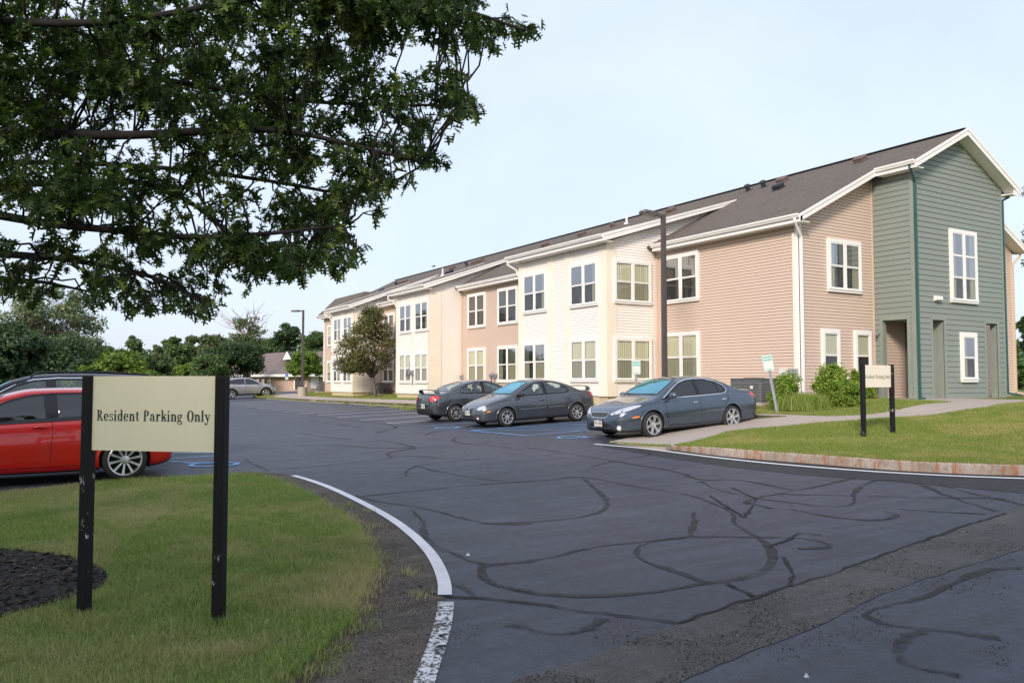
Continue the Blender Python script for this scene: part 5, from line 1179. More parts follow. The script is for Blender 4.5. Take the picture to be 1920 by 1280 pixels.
def black():
    c = Car('black_suv', BLK, 'black SUV with roof rails, half hidden by the red hatchback', 'car', (.35, 18.3, 0), R(180), 'cars parked on the left of the lot')
    for sd in (1, -1):
        c.part(c.line([(x, sd * .75, z) for x, z in [(1.05, 1.115), (.67, 1.355), (.37, 1.53), (.1, 1.612), (-.3, 1.642), (-.9, 1.645), (-1.5, 1.62), (-2.05, 1.51)]], (0, sd, 0), .014, .012), 'window_surround', 'chrome', True)
        c.part(c.line([(x, sd * .75, z) for x, z in [(-.21, 1.13), (-.18, 1.62)]], (0, sd, 0), .11, .009), 'door_pillar', 'trimblack')
        mb = MB(); pts = [Vector((x, sd * y, z)) for x, y, z in [(.15, .58, 1.665), (.08, .585, 1.72), (-.1, .585, 1.755), (-1.2, .58, 1.755), (-1.85, .57, 1.715), (-2.0, .565, 1.66)]]; mb.tube(pts, .018, 8); c.part(mb, 'roof_rail', 'chrome' if 0 else 'trimblack', True)
        tl = [(x, sd * y, z) for x, y, z in round_poly([(-2.38, .6, 1.15), (-2.36, .68, .95), (-2.2, .86, .97), (-2.1, .88, 1.12)])]; c.part(c.drape(tl, (-.6, sd * .8, .1), .010, .03), 'tail_light', 'redlens', True)
        hl = [(x, sd * y, z) for x, y, z in round_poly([(2.33, .55, .78), (2.1, .8, .80), (1.85, .87, .95), (2.1, .74, .93), (2.3, .55, .88)])]; c.part(c.drape(hl, (.75, sd * .65, .4), .008, .03), 'headlight', 'reflector', True)
    c.seams([[(1.1, 1.08), (1.05, .7), (1.0, .4)], [(-.2, 1.12), (-.2, .4)], [(-1.25, 1.14), (-1.15, .9), (-.98, .7), (-.95, .4)]]); c.plate(-2.4, .8, False); c.handles([(.0, 1.0), (-1.05, 1.02)], 'chrome'); c.mirrors(.9, 1.16, 'p_black')
    return c
# --- silver crossover far down the lot
SIL = dict(RED_FULL); SIL.update(L=4.64, R=.36, rim=.255, fa=1.42, ra=-1.24, wheely=.80, spokes=5, spw=(.032, .05), paint='p_silver', sg='carglass_dark', rg='carglass_dark', clad=.075, archz=.3, lower=.12,
  top=[(-2.32, .75), (-2.31, .95), (-2.25, 1.1), (-2.1, 1.3), (-1.95, 1.47), (-1.75, 1.56), (-1.2, 1.62), (-.4, 1.645), (.1, 1.62), (.45, 1.53), (.8, 1.36), (1.12, 1.17), (1.28, 1.1), (1.8, 1.0), (2.1, .9), (2.24, .8), (2.30, .68), (2.32, .52)],
  belt=[(-2.32, .65), (-2.28, .92), (-2.2, 1.03), (-1.7, 1.14), (-.8, 1.10), (.4, 1.04), (1.1, 1.0), (1.8, .92), (2.1, .8), (2.26, .66), (2.3, .52), (2.32, .46)],
  bot=[(-2.32, .5), (-2.28, .38), (-2.1, .3), (-1.8, .26), (0, .24), (1.7, .24), (2.1, .26), (2.26, .32), (2.3, .38), (2.32, .42)],
  wid=[(-2.32, .56), (-2.30, .7), (-2.2, .81), (-2.0, .88), (-1.6, .92), (0, .915), (1.4, .92), (1.85, .88), (2.1, .78), (2.22, .66), (2.29, .48), (2.32, .3)],
  wsh=[(1.12, 0, 1.16), (1.08, .3, 1.16), (1.02, .68, 1.15), (.75, .62, 1.33), (.52, .55, 1.47), (.5, .3, 1.50), (.49, 0, 1.505)],
  rwin=[(-1.98, 0, 1.42), (-2.0, .35, 1.41), (-2.02, .5, 1.39), (-2.2, .6, 1.14), (-2.22, .3, 1.12), (-2.22, 0, 1.12)],
  sidew=[[(1.0, 1.07), (.7, 1.27), (.42, 1.42), (.15, 1.50), (-.12, 1.53), (-.15, 1.10)], [(-.22, 1.105), (-.2, 1.535), (-.7, 1.52), (-1.3, 1.44), (-1.65, 1.30), (-1.72, 1.22), (-1.4, 1.16)]],
  cab=(-1.8, 1.0), sx=.1, dashz=1.05, seatz=.64)
def silver():
    c = Car('silver_crossover', SIL, 'silver crossover with dark wheel-arch trim at the far end of the lot', 'car', (15.5, 66.0, 0), 0)
    c.seams([[(1.06, 1.0), (1.0, .6), (.93, .4)], [(-.18, 1.08), (-.17, .36)], [(-1.6, 1.14), (-1.2, .92), (-.95, .7), (-.88, .4)]]); c.handles([(.0, .97), (-1.05, 1.02)], 'p_silver'); c.mirrors(.85, 1.12, 'p_silver')
    for sd in (1, -1):
        c.part(c.drape([(x, sd * .8, z) for x, z in ((.95, .46), (.3, .44), (-.85, .46), (-.85, .53), (-.4, .50), (.3, .47))], (0, sd, 0), .012, .05), 'door_crease', 'chrome', True)
        tl = [(x, sd * y, z) for x, y, z in round_poly([(-2.28, .6, 1.05), (-2.26, .68, .93), (-2.05, .86, .98), (-1.95, .88, 1.07)])]; c.part(c.drape(tl, (-.6, sd * .8, .1), .010, .03), 'tail_light', 'redlens', True)
        hl = [(x, sd * y, z) for x, y, z in round_poly([(2.22, .5, .78), (2.0, .78, .80), (1.75, .86, .93), (2.0, .72, .90), (2.18, .52, .85)])]; c.part(c.drape(hl, (.75, sd * .65, .4), .008, .03), 'headlight', 'trimblack', True)
    c.plate(-2.3, .75, False); return c
def settle(c):
    """set the four tyres on the ground"""
    o = c.root; x, y = o.location.x, o.location.y; s_ = math.cos(o.rotation_euler.z)
    zf = H(x + s_ * c.sp['fa'], y); zr = H(x + s_ * c.sp['ra'], y); sl = (zf - zr) / (c.sp['fa'] - c.sp['ra']); o.location.z = zr - sl * c.sp['ra'] + .004
    o.rotation_euler = (0, -math.atan(sl), o.rotation_euler.z)
    zl, zq = H(x, y + .75), H(x, y - .75); o.rotation_euler = ((zl - zq) / 1.5 * s_, -math.atan(sl), o.rotation_euler.z)
cars = [lexus(), neon('graphite small saloon facing the lane with round headlight and wing mirror, between the other two', (14.25, 22.24, 0), R(180), 'p_neon', True),
        neon('graphite small saloon nosed in, red tail light and rear spoiler towards the lane', (14.42, 25.85, 0), 0, 'p_neon2', False), red(), black(), silver()]
for c in cars: settle(c)
# ---------------------------------------------------------------- plants
def mesh_fast(name, V, Fc, nper, m, rnd=None, parent=None, smooth=False):
    """V (n,3); Fc (k,nper)"""
    me = bpy.data.meshes.new(name); me.vertices.add(len(V)); me.vertices.foreach_set('co', np.asarray(V, np.float32).ravel())
    k = len(Fc); me.loops.add(k * nper); me.loops.foreach_set('vertex_index', np.asarray(Fc, np.int32).ravel())
    me.polygons.add(k); me.polygons.foreach_set('loop_start', np.arange(0, k * nper, nper, dtype=np.int32)); me.polygons.foreach_set('loop_total', np.full(k, nper, np.int32))
    me.update(calc_edges=True); me.validate()
    if rnd is not None:
        at = me.attributes.new('rnd', 'FLOAT', 'FACE'); at.data.foreach_set('value', np.asarray(rnd, np.float32))
    me.materials.append(M[m]); o = bpy.data.objects.new(name, me); COL.objects.link(o)
    if parent is not None: o.parent = parent
    return o
def blades(name, P, h, w, m, seed, lean=.5, tuft=.0):
    rg = np.random.default_rng(seed); n = len(P); P = np.asarray(P, float)
    ang = rg.uniform(0, 2 * np.pi, n); hh = h * rg.uniform(.45, 1.25, n); ww = w * rg.uniform(.6, 1.3, n); la = rg.uniform(0, 2 * np.pi, n); ll = hh * lean * rg.uniform(.1, 1., n)
    d = np.stack([np.cos(ang), np.sin(ang), np.zeros(n)], 1) * ww[:, None] / 2; lv = np.stack([np.cos(la), np.sin(la), np.zeros(n)], 1) * ll[:, None]
    mid = P + lv * .35 + np.array([0, 0, .6]) * hh[:, None]; top = P + lv + np.array([0, 0, 1.]) * hh[:, None] * .95
    V = np.stack([P - d, P + d, mid + d * .7, mid - d * .7, top], 1).reshape(-1, 3); b = np.arange(n)[:, None] * 5
    Fc = np.concatenate([b + [0, 1, 2], b + [0, 2, 3], b + [3, 2, 4]], 0)
    r = rg.uniform(0, 1, n); return mesh_fast(name, V, Fc, 3, m, np.tile(r, 3))
def scatter(poly, n, off, seed, excl=None, dens=None):
    rg = np.random.default_rng(seed); xs = [p[0] for p in poly]; ys = [p[1] for p in poly]; out = []
    tot = 0
    while tot < n:
        x = rg.uniform(min(xs), max(xs), n * 2); y = rg.uniform(min(ys), max(ys), n * 2); k = inside(poly, x, y)
        for e in excl or []: k &= ~inside(e, x, y)
        if dens is not None: k &= rg.uniform(0, 1, len(x)) < dens(x, y)
        out.append(np.stack([x[k], y[k]], 1)); tot += k.sum()
    p = np.concatenate(out)[:n]; z = hgt(p[:, 0], p[:, 1]) + (np.array([off(a, b) for a, b in p]) if callable(off) else off)
    return np.concatenate([p, z[:, None]], 1)
def fnoise(x, y, s, seed=0):
    return .5 + .25 * (np.sin(x * s * 1.3 + seed) * np.cos(y * s * 1.7 + seed * 2) + np.sin((x + y) * s * .9 + 1.3 * seed) * np.cos((x - y) * s * 1.1))
# --- the mulch bed in the island
bedc = T(-60, 6.4)
bed = []
for (x, y) in ((-60, 1022), (0, 1030), (60, 1034), (120, 1041), (170, 1055), (198, 1070), (205, 1083), (190, 1103), (140, 1125), (60, 1142), (0, 1156), (-80, 1172)): bed.append(G(x, y, .03))
lft = (bed[0][0] - 1.6, bed[0][1] + .1); lf2 = (bed[-1][0] - 1.4, bed[-1][1] - .1)
bed = chaikin(bed + [lf2, (lf2[0] - .8, (lf2[1] + lft[1]) / 2), lft], 2, True)
rb_ = random.Random(9); bedr = [(p[0] + rb_.uniform(-.03, .03), p[1] + rb_.uniform(-.03, .03)) for p in densify(bed, .08)]
V, Fc, n = tri2d(bedr, .06); mb = MB(); rgb_ = random.Random(4)
mb.add([(x, y, H(x, y) + .034 + (rgb_.uniform(0, .014) if i >= n else 0)) for i, (x, y) in enumerate(V)], Fc); o = mb.build('mulch_bed', M['mulch']); o['kind'] = 'structure'
# wood chips
P = scatter(bedr, 5200, .045, 12); rg = np.random.default_rng(2); a = rg.uniform(0, 6.28, len(P)); l = rg.uniform(.012, .04, len(P)); w_ = l * rg.uniform(.15, .4, len(P)); t = rg.uniform(-.4, .4, len(P))
u = np.stack([np.cos(a), np.sin(a), t], 1) * l[:, None]; v = np.stack([-np.sin(a), np.cos(a), -t], 1) * w_[:, None]; V = np.stack([P - u - v, P + u - v, P + u + v, P - u + v], 1).reshape(-1, 3)
chip = leafmat('wood_chip', [(.012, .009, .008), (.03, .022, .018), (.06, .042, .03), (.15, .12, .09)], .0, .9); M['chip'] = chip
o = mesh_fast('bark_chips', V, np.arange(len(P) * 4).reshape(-1, 4), 4, 'chip', rg.uniform(0, 1, len(P)) ** 2.2); o['kind'] = 'stuff'
# bare rim of the bed
rim = [(bedc[0] + (p[0] - bedc[0]) * 1.0, p[1]) for p in bedr]
# --- grass: near island
def dn(x, y):
    d = np.hypot(x, y); return np.clip(1.25 - d / 16, .15, 1)
clipL = [p for p in leftlawn_r]
P = scatter(leftlawn_r, 430000, .025, 21, [bed], lambda x, y: dn(x, y) * (.75 + .5 * (fnoise(x, y, 2.1, 1) - .5)) * ((x * ST + y * CT) > 3.4))
o = blades('grass', P, .042, .0040, 'grass', 3, .9); o['kind'] = 'stuff'
P = scatter(leftlawn_r, 60000, .025, 23, [bed], lambda x, y: dn(x, y) * (fnoise(x, y, 5.5, 4) > .55) * ((x * ST + y * CT) > 3.4)); o = blades('grass', P, .068, .0045, 'grass', 4, 1.1); o['kind'] = 'stuff'
# ragged longer tufts along the gravel edge and by the sign posts
rt = random.Random(8); tp = []
ep = densify(chaikin(lp, 2), .03, False)
for (x, y) in ep:
    if rt.random() < .8:
        n_ = rt.randint(5, 22); r_ = rt.uniform(.02, .10)
        tp += [(x + rt.gauss(0, r_), y + rt.gauss(0, r_)) for _ in range(n_)]
for (px, py) in ((769, 1080), (790, 1120), (760, 1075), (655, 950), (690, 960), (705, 990), (560, 1180), (575, 1200), (700, 1150), (690, 1180), (610, 1240), (625, 1262), (640, 1225)):
    g_ = G(px, py)
    tp += [(g_[0] + rt.gauss(0, .05), g_[1] + rt.gauss(0, .05)) for _ in range(40)]
P = np.array([(x, y, H(x, y) + .01) for x, y in tp]); o = blades('edge_tufts', P, .065, .0045, 'grass', 5, 1.1); o['kind'] = 'stuff'
P = scatter(vg, 16000, .006, 44, [leftlawn_r], lambda x, y: np.clip(1.4 - np.hypot(x, y) / 9, .1, 1)); P2 = scatter(pp, 15000, .006, 45, None, lambda x, y: np.clip(1.6 - np.hypot(x, y) / 7, .05, 1) * (fnoise(x, y, 3, 2) > .45)); P3 = scatter([G(x_, y_) for x_, y_ in ((850, 1130), (1272, 1170), (1900, 960), (1900, 1330), (850, 1330))], 7000, .003, 46, None, lambda x, y: (fnoise(x, y, 2.2, 5) > .55) * 1.)
def stones(P, name, seed):
    rg = np.random.default_rng(seed); n = len(P); s = rg.gamma(2.2, .0011, n)[:, None]; s = np.clip(s, .0015, .009); a = rg.uniform(0, 6.28, n); u = np.stack([np.cos(a), np.sin(a), 0 * a], 1) * s; v = np.stack([-np.sin(a), np.cos(a), 0 * a], 1) * s * rg.uniform(.5, 1, (n, 1)); t = np.array([0, 0, 1.]) * s * rg.uniform(.6, 1.2, (n, 1))
    V = np.stack([P - u, P - v, P + u, P + v, P + t - u * .3, P + t * .9 + u * .35], 1).reshape(-1, 3); b = np.arange(n)[:, None] * 6
    Fc = np.concatenate([b + [0, 1, 4], b + [1, 5, 4], b + [1, 2, 5], b + [2, 3, 5], b + [3, 4, 5], b + [3, 0, 4]], 0); o = mesh_fast(name, V, Fc, 3, 'stone', np.tile(rg.uniform(0, 1, n) ** 1.6, 6)); o['kind'] = 'stuff'
M['stone'] = leafmat('loose_stone', [(.03, .028, .028), (.06, .055, .05), (.11, .095, .08), (.28, .25, .22)], 0., .9)
stones(np.concatenate([P, P2, P3]), 'gravel', 3)
# weeds: broad small leaves near the bottom edge
# --- grass on the building side
lr = [tip] + [p for p in kb] + far[:1] + [p for p in walkR[::-1]]
P = scatter([p for p in kb] + [far[0]] + walkR[::-1], 190000, lambda w, a: 0, 31, None, lambda x, y: np.clip(1.5 - np.hypot(x, y) / 26, .2, 1) * ((x * CT - y * ST) < (x * ST + y * CT) * .72))
P[:, 2] += np.array([offR(w, a) for w, a in P[:, :2]]); o = blades('grass', P, .06, .010, 'grassR', 6, .7); o['kind'] = 'stuff'
tri_ = walkU2[::-1] + [(24.6, 16.9), (21.1, 16.9), (21.1, 19.2), (18.45, 19.5)]
P = scatter(tri_, 50000, offR, 33); o = blades('grass', P, .055, .012, 'grassR', 7, .7); o['kind'] = 'stuff'
st_ = [(18.5, 19.5), (18.75, 23.7), (18.5, 30), (20.9, 30), (20.9, 39.8), (19, 39.8), (19, 44.4), (20.9, 44.4), (20.9, 51.4), (19, 51.5), (19, 56), (20.9, 57), (20.5, 63), (18, 60), (17.5, 56), (17.6, 45), (17.9, 33)]
P = scatter(st_, 42000, offR, 34); o = blades('grass', P, .06, .02, 'grassR', 8, .7); o['kind'] = 'stuff'
o = None
# weeds in the kerb joint
ks = [p for p in kerbline()]
wp = []
for (px, py, n_) in ((765, 768.5, 260), (740, 765, 90), (700, 762, 60), (650, 757, 60), (575, 746, 240), (566, 745, 120), (600, 750, 60)):
    g_ = G(px, py); wp += [(g_[0] + rt.gauss(0, .06), g_[1] + rt.gauss(0, .5)) for _ in range(n_)]
P = np.array([(x, y, H(x, y) + .01) for x, y in wp]); o = blades('kerb_weeds', P, .20, .02, 'grassR', 9, .9); o['kind'] = 'stuff'

# --- generic tree
def limb_path(rg, p0, p1, k, wob_):
    pts = [np.array(p0, float)]; p0 = np.array(p0, float); p1 = np.array(p1, float); L_ = np.linalg.norm(p1 - p0)
    for i in range(1, k + 1):
        t_ = i / k; pts.append(p0 + (p1 - p0) * t_ + np.array([0, 0, 1]) * math.sin(t_ * math.pi) * L_ * .06 + rg.normal(0, wob_ * L_ * (t_ > 0) * (t_ < 1), 3))
    return pts
def leaf_cloud(rg, C, Rr, n, size, flat=.0, aspect=.6):
    """n cards round clump centres C (k,3) with radii Rr (k,3)"""
    k = len(C); vol = np.prod(Rr, 1) ** (2 / 3); pr = vol / vol.sum(); i = rg.choice(k, n, p=pr)
    d = rg.normal(0, 1, (n, 3)); d /= np.linalg.norm(d, axis=1, keepdims=True); r = rg.uniform(.25, 1, n) ** .55
    P = C[i] + d * r[:, None] * Rr[i] * (1 + .12 * rg.normal(0, 1, (n, 1)))
    nn = d * .7 + rg.normal(0, .6, (n, 3)) + np.array([0, 0, .4]); nn /= np.linalg.norm(nn, axis=1, keepdims=True)
    a = np.cross(nn, rg.normal(0, 1, (n, 3))); a /= np.linalg.norm(a, axis=1, keepdims=True) + 1e-9; b = np.cross(nn, a); s = size * rg.uniform(.5, 1.3, (n, 1))
    q = [P + a * s, P + a * s * .25 + b * s * aspect, P - a * s * .8 + b * s * .15, P - a * s * .2 - b * s * aspect]
    return np.stack(q, 1).reshape(-1, 3), np.arange(n * 4).reshape(-1, 4)
def tree(name, label, pos, h, cw, leafm, barkm='bark', seed=0, n=5000, size=.16, base=.3, nclump=34, cr=.26, airy=1., lean=(0, 0), trunk_r=None, group=None, cat='tree', shape='round', nlimb=9, bare=False, multi=1, cd=None):
    rg = np.random.default_rng(seed); x, y, z = pos; root = empty(name, (x, y, z)); tag(root, label, cat, group)
    tr = trunk_r or h * .022; zb = h * base; mbt = MB()
    cd = cd or cw; cen = np.array([lean[0], lean[1], (h + zb) / 2]); rad = np.array([cw / 2, cd / 2, (h - zb) / 2])
    C = []
    while len(C) < nclump:
        d = rg.normal(0, 1, 3); d /= np.linalg.norm(d); r = rg.uniform(.35, .86) ** .7
        if shape == 'cone': 
            t_ = rg.uniform(0, 1); p = np.array([0, 0, zb + (h - zb) * t_]); a_ = rg.uniform(0, 6.28); rr = (1 - t_) ** .8 * cw / 2 * rg.uniform(.4, .9); C.append(p + [rr * math.cos(a_), rr * math.sin(a_), 0]); continue
        if shape == 'spread' : d[2] = d[2] * .8 + .1
        C.append(cen + d * r * rad)
    C = np.array(C); rr = cr * cw * rg.uniform(.35, 1., len(C)); Rr = np.stack([rr, rr, rr * rg.uniform(.55, .8, len(C))], 1)
    for m_ in range(multi):
        off = rg.normal(0, tr * 1.2, 3) * (multi > 1); off[2] = 0; top = np.array([lean[0] * .7, lean[1] * .7, h * (.72 if not bare else .9)]) + off * 6
        tp_ = limb_path(rg, off + [0, 0, -.15], top, 7, .02); mbt.tube(tp_, [tr * (1.25 if i == 0 else 1) * (1 - .8 * i / 7) for i in range(8)], 9)
        idx = rg.choice(len(C), min(nlimb, len(C)), replace=False)
        for j in idx:
            k = int(np.clip((C[j][2] - zb * .6) / (h * .75) * 5, 1, 6)); k = max(1, k - 1); lp_ = limb_path(rg, tp_[k], C[j], 5, .05); r0 = tr * .45 * (1 - .1 * k); mbt.tube(lp_, [max(r0 * (1 - i / 5.3), .008) for i in range(6)], 6)
            for _ in range(3):
                q = C[j] + rg.normal(0, 1, 3) * Rr[j] * .8; s_ = lp_[rg.integers(2, 5)]; l2 = limb_path(rg, s_, q, 3, .06); mbt.tube(l2, [max(r0 * .4 * (1 - i / 3.3), .006) for i in range(4)], 4)
    mbt.build('trunk', M[barkm], root, True)
    V, Fc = leaf_cloud(rg, C, Rr * airy, n, size); dep = rg.uniform(0, 1, n); mesh_fast('crown', V, Fc, 4, leafm, dep, root)
    return root
def tat(px, Y, off=.0):
    w, a = T(px, Y); return (w, a, H(w, a, off))
def hgt_to(py, Y, z): return EYE + (713 - py) * Y / F - z
def btree(name, label, px, Y, top, wpx, leafm, **k):
    p = tat(px, Y); h = hgt_to(top, Y, p[2]); return tree(name, label, p, h, wpx * Y / F, leafm, **k)
G1 = 'trees along the back of the lot'
btree('evergreen_tree', 'very dark dense tree at the left edge behind the black SUV', -5, 38, 588, 150, 'leafdark', seed=2, n=30000, size=.12, base=.02, nclump=46, group=G1, nlimb=6)
btree('tall_tree', 'tall airy pale-leaved tree with open forked limbs against the sky, tallest on the left', 96, 62, 528, 172, 'leafpale', seed=7, n=9500, size=.13, base=.42, nclump=70, cr=.12, airy=1.25, nlimb=40, multi=4, trunk_r=.10, barkm='barkgrey', group=G1)
btree('bushy_tree', 'dark bushy tree below the tall airy tree', 80, 50, 632, 190, 'leafdark', seed=3, n=30000, size=.13, base=.02, nclump=50, group=G1, cd=5)
btree('bushy_tree', 'olive bushy tree between the airy tree and the yellow-green bush', 135, 58, 628, 120, 'leafolive', seed=13, n=17000, size=.13, base=.05, nclump=40, group=G1)
btree('yellow_green_bush', 'yellow-green bushy tree just above the signboard', 222, 52, 654, 120, 'leaflight', seed=4, n=18000, size=.125, base=.0, nclump=46, group=G1, cr=.2, cd=4)
btree('yellow_green_bush', 'small yellow-green bush left of the signboard top', 165, 48, 672, 70, 'leaflight', seed=41, n=5000, size=.14, base=.0, nclump=30, group=G1, cr=.2)
labs = ['mid-green tree with a rounded top', 'low olive tree in the tree line', 'dark green tree in the middle of the tree line', 'broad olive tree in the tree line', 'tall mid-green tree near the bare treetop']
for i, (px, Y, top, wpx, lm, lab) in enumerate(((185, 95, 636, 70, 'leafmid', 'mid-green tree right of the tall airy tree'), (248, 118, 628, 66, 'leafmid', 'mid-green tree above the left half of the signboard'), (292, 125, 636, 60, 'leafolive', 'low olive tree above the middle of the signboard'),
      (328, 112, 618, 60, 'leafmid', 'mid-green tree with a rounded top above the right half of the signboard'), (366, 118, 624, 62, 'leafolive', 'olive tree above the right signboard post'), (408, 110, 618, 72, 'leafolive', 'broad olive tree just right of the signboard'),
      (505, 158, 630, 66, 'leafmid', 'mid-green tree between the bare treetop and the far lamp post'), (540, 152, 604, 62, 'leafdark', 'tall dark tree left of the far lamp post'), (585, 150, 617, 66, 'leafmid', 'mid-green tree between the far lamp post and the apartment building'), (474, 160, 640, 62, 'leafdark', 'dark tree behind the bare treetop'))):
    btree('broadleaf_tree', lab, px, Y, top, wpx, lm, seed=50 + i, n=15000, size=.23, base=.08, nclump=36, cr=.24, group=G1)
bt = btree('bare_topped_tree', 'half-dead tree with bare reddish branches sticking out above its leaves', 462, 96, 588, 62, 'leafolive', seed=71, n=2600, size=.17, base=.5, nclump=30, cr=.24, trunk_r=.17, barkm='barkgrey', nlimb=14, airy=1.2, group=G1)
M['deadwood'] = mat('dead_wood', (.30, .19, .15), .9, var=.2)
rg = np.random.default_rng(5); mb = MB(); ph = hgt_to(588, 96, bt.location.z)
for i in range(16):
    a_ = rg.uniform(-1.2, 1.35); st_p = np.array([0, 0, ph * rg.uniform(.6, .8)]); d_ = np.array([math.sin(a_) * CT, -math.sin(a_) * ST, math.cos(a_)]); ln = rg.uniform(2.2, 4.6); lp_ = limb_path(rg, st_p, st_p + d_ * ln, 5, .03); mb.tube(lp_, [.05 * (1 - k / 5.6) + .012 for k in range(6)], 5)
    for _ in range(5):
        s_ = lp_[rg.integers(2, 5)]; e = s_ + (d_ + rg.normal(0, .45, 3)) * rg.uniform(.5, 1.3); mb.tube([s_, (s_ + e) / 2 + rg.normal(0, .05, 3), e], [.022, .016, .010], 4)
mb.build('bare_branches', M['deadwood'], bt, True)
mb = MB(); mb.tube([(0, -.0, -.1), (.02, -.1, ph * .4), (0, -.1, ph * .66)], [.2, .16, .1], 8); mb.build('bare_trunk', M['deadwood'], bt, True)
btree('small_broad_tree', 'dark spreading tree behind the silver crossover', 440, 92, 640, 112, 'leafdark', seed=61, n=22000, size=.14, base=.36, nclump=46, cr=.2, group=G1, trunk_r=.13)
btree('round_tree', 'round mid-green tree left of the silver crossover', 390, 86, 656, 62, 'leafmid', seed=62, n=13000, size=.14, base=.06, nclump=36, group=G1)
btree('round_tree', 'low light-green bush tree above the right end of the signboard', 350, 88, 676, 44, 'leaflight', seed=64, n=4000, size=.18, base=.02, nclump=26, group=G1)
# far mass of woods
def woods():
    rg = np.random.default_rng(77); C = []; Rr = []
    for px in np.arange(-300, 640, 13):
        for _ in range(6):
            Y = rg.uniform(168, 190); w, a = T(px + rg.uniform(-8, 8), Y); z0 = H(w, a); top = (713 - ((646 if px < 470 else 626) + 7 * math.sin(px * .031) + rg.uniform(-3, 9))) * Y / F + EYE; zz = rg.uniform(z0, top - 1.2); C.append((w, a, zz)); r = rg.uniform(1.2, 2.4); Rr.append((r, r, r * .8))
    for px in np.arange(1880, 2300, 26):
        for _ in range(7):
            Y = rg.uniform(78, 95); w, a = T(px, Y); C.append((w, a, rg.uniform(.5, (713 - 650) * Y / F + 1))); r = rg.uniform(1, 2); Rr.append((r, r, r))
    V, Fc = leaf_cloud(rg, np.array(C), np.array(Rr), 70000, .42); o = mesh_fast('distant_woods', V, Fc, 4, 'leafmid', rg.uniform(0, 1, 70000)); o['kind'] = 'stuff'
woods()
btree('side_tree', 'leafy tree beyond the right end of the building', 1962, 50, 560, 95, 'leafmid', seed=81, n=9000, size=.15, base=.1, nclump=46, cr=.2, group='trees right of the building')
btree('side_tree', 'taller tree at the right edge whose twig tips show beside the green gable', 2032, 40, 250, 220, 'leafolive', seed=82, n=9000, size=.10, base=.3, nclump=60, cr=.14, airy=1.2, group='trees right of the building', nlimb=30)
for i, (D_, q_) in enumerate(((15, -10), (14, -3), (15.5, 4), (14.5, 11), (15.5, 18), (15, 25))):  # trees added out of view to throw shade over the foreground
    x_, y_ = -.8 * D_ - .6 * q_, -.6 * D_ + .8 * q_
    tree('street_tree', ['full street tree behind the viewpoint, first of the row from the drive', 'second street tree of the row behind the viewpoint', 'third street tree of the row behind the viewpoint', 'fourth street tree of the row behind the viewpoint', 'fifth street tree of the row behind the viewpoint', 'last street tree of the row, beyond the red car'][i], (x_, y_, 0), 14.2 + .5 * math.sin(i * 2.1), 9.2, 'leafmid', seed=200 + i, n=4200, size=.30, base=.18, nclump=40, cr=.24, group='street trees behind the viewpoint')
# --- crab apple in front of the building, and the young tree by the far lamp
p = tat(704, 51); h = hgt_to(577, 51, p[2])
def shadetree():
    rg = np.random.default_rng(12); root = empty('ornamental_tree', p); tag(root, 'bronze-green ornamental tree with a low fork, standing before the building', 'tree')
    mbt = MB(); up = np.array([0, 0, 1.]); rt_ = np.array([CT, -ST, 0]); fw = np.array([ST, CT, 0])
    def q(sx, z_, d=0): return rt_ * sx + up * z_ + fw * d
    mbt.tube([q(.02, -.15), q(-.02, .4), q(-.1, 1.0), q(-.16, 1.3)], [.17, .12, .105, .11], 10)
    f = q(-.14, 1.25); C = []; Rr = []
    for (sx, z_, d) in ((-2.2, 2.6, .3), (-1.6, 3.4, -.5), (-1.0, 4.2, .2), (-.6, 5.0, 0), (.1, 4.4, .5), (.5, 3.6, -.6), (1.0, 2.7, .2), (-.2, 3.3, 1.1), (-.9, 3., -1.3), (.6, 2.2, .5), (-1.7, 2.1, .4), (-.5, 2.6, .9)):
        e = q(sx * .95 - .1, z_, d); lp_ = limb_path(rg, f, e, 6, .04); mbt.tube(lp_, [.062 * (1 - i / 6.6) + .006 for i in range(7)], 7)
        for _ in range(6): s_ = lp_[rg.integers(3, 7)]; e2 = s_ + rg.normal(0, .45, 3); mbt.tube([s_, (s_ + e2) / 2 + rg.normal(0, .04, 3), e2], [.018, .012, .006], 4)
    mbt.build('trunk', M['barkgrey'], root, True)
    for i in range(330):
        a_ = rg.uniform(0, 6.28); r = math.sqrt(rg.uniform(0, 1)); 
        z_ = 1.75 + (h - 1.85) * rg.uniform(0, 1) ** 1.15; t_ = (z_ - 1.7) / (h - 1.7); wid = 2.3 * (max(.02, 1 - t_)) ** .5 * (min(1, .55 + t_ * 2.2)); sx = r * math.cos(a_) * wid - .62 * (1 - t_) - .25; C.append(q(sx, z_, r * math.sin(a_) * wid * .8)); k = rg.uniform(.18, .5); Rr.append((k, k, k * .8))
    V, Fc = leaf_cloud(rg, np.array(C), np.array(Rr), 19000, .068); mesh_fast('crown', V, Fc, 4, 'leafcrab', rg.uniform(0, 1, 19000), root)
shadetree()
btree('young_tree', 'young bright green tree behind the far lamp post base', 568, 72, 656, 74, 'leaflight', seed=91, n=8500, size=.12, base=.28, nclump=46, cr=.2, trunk_r=.06)
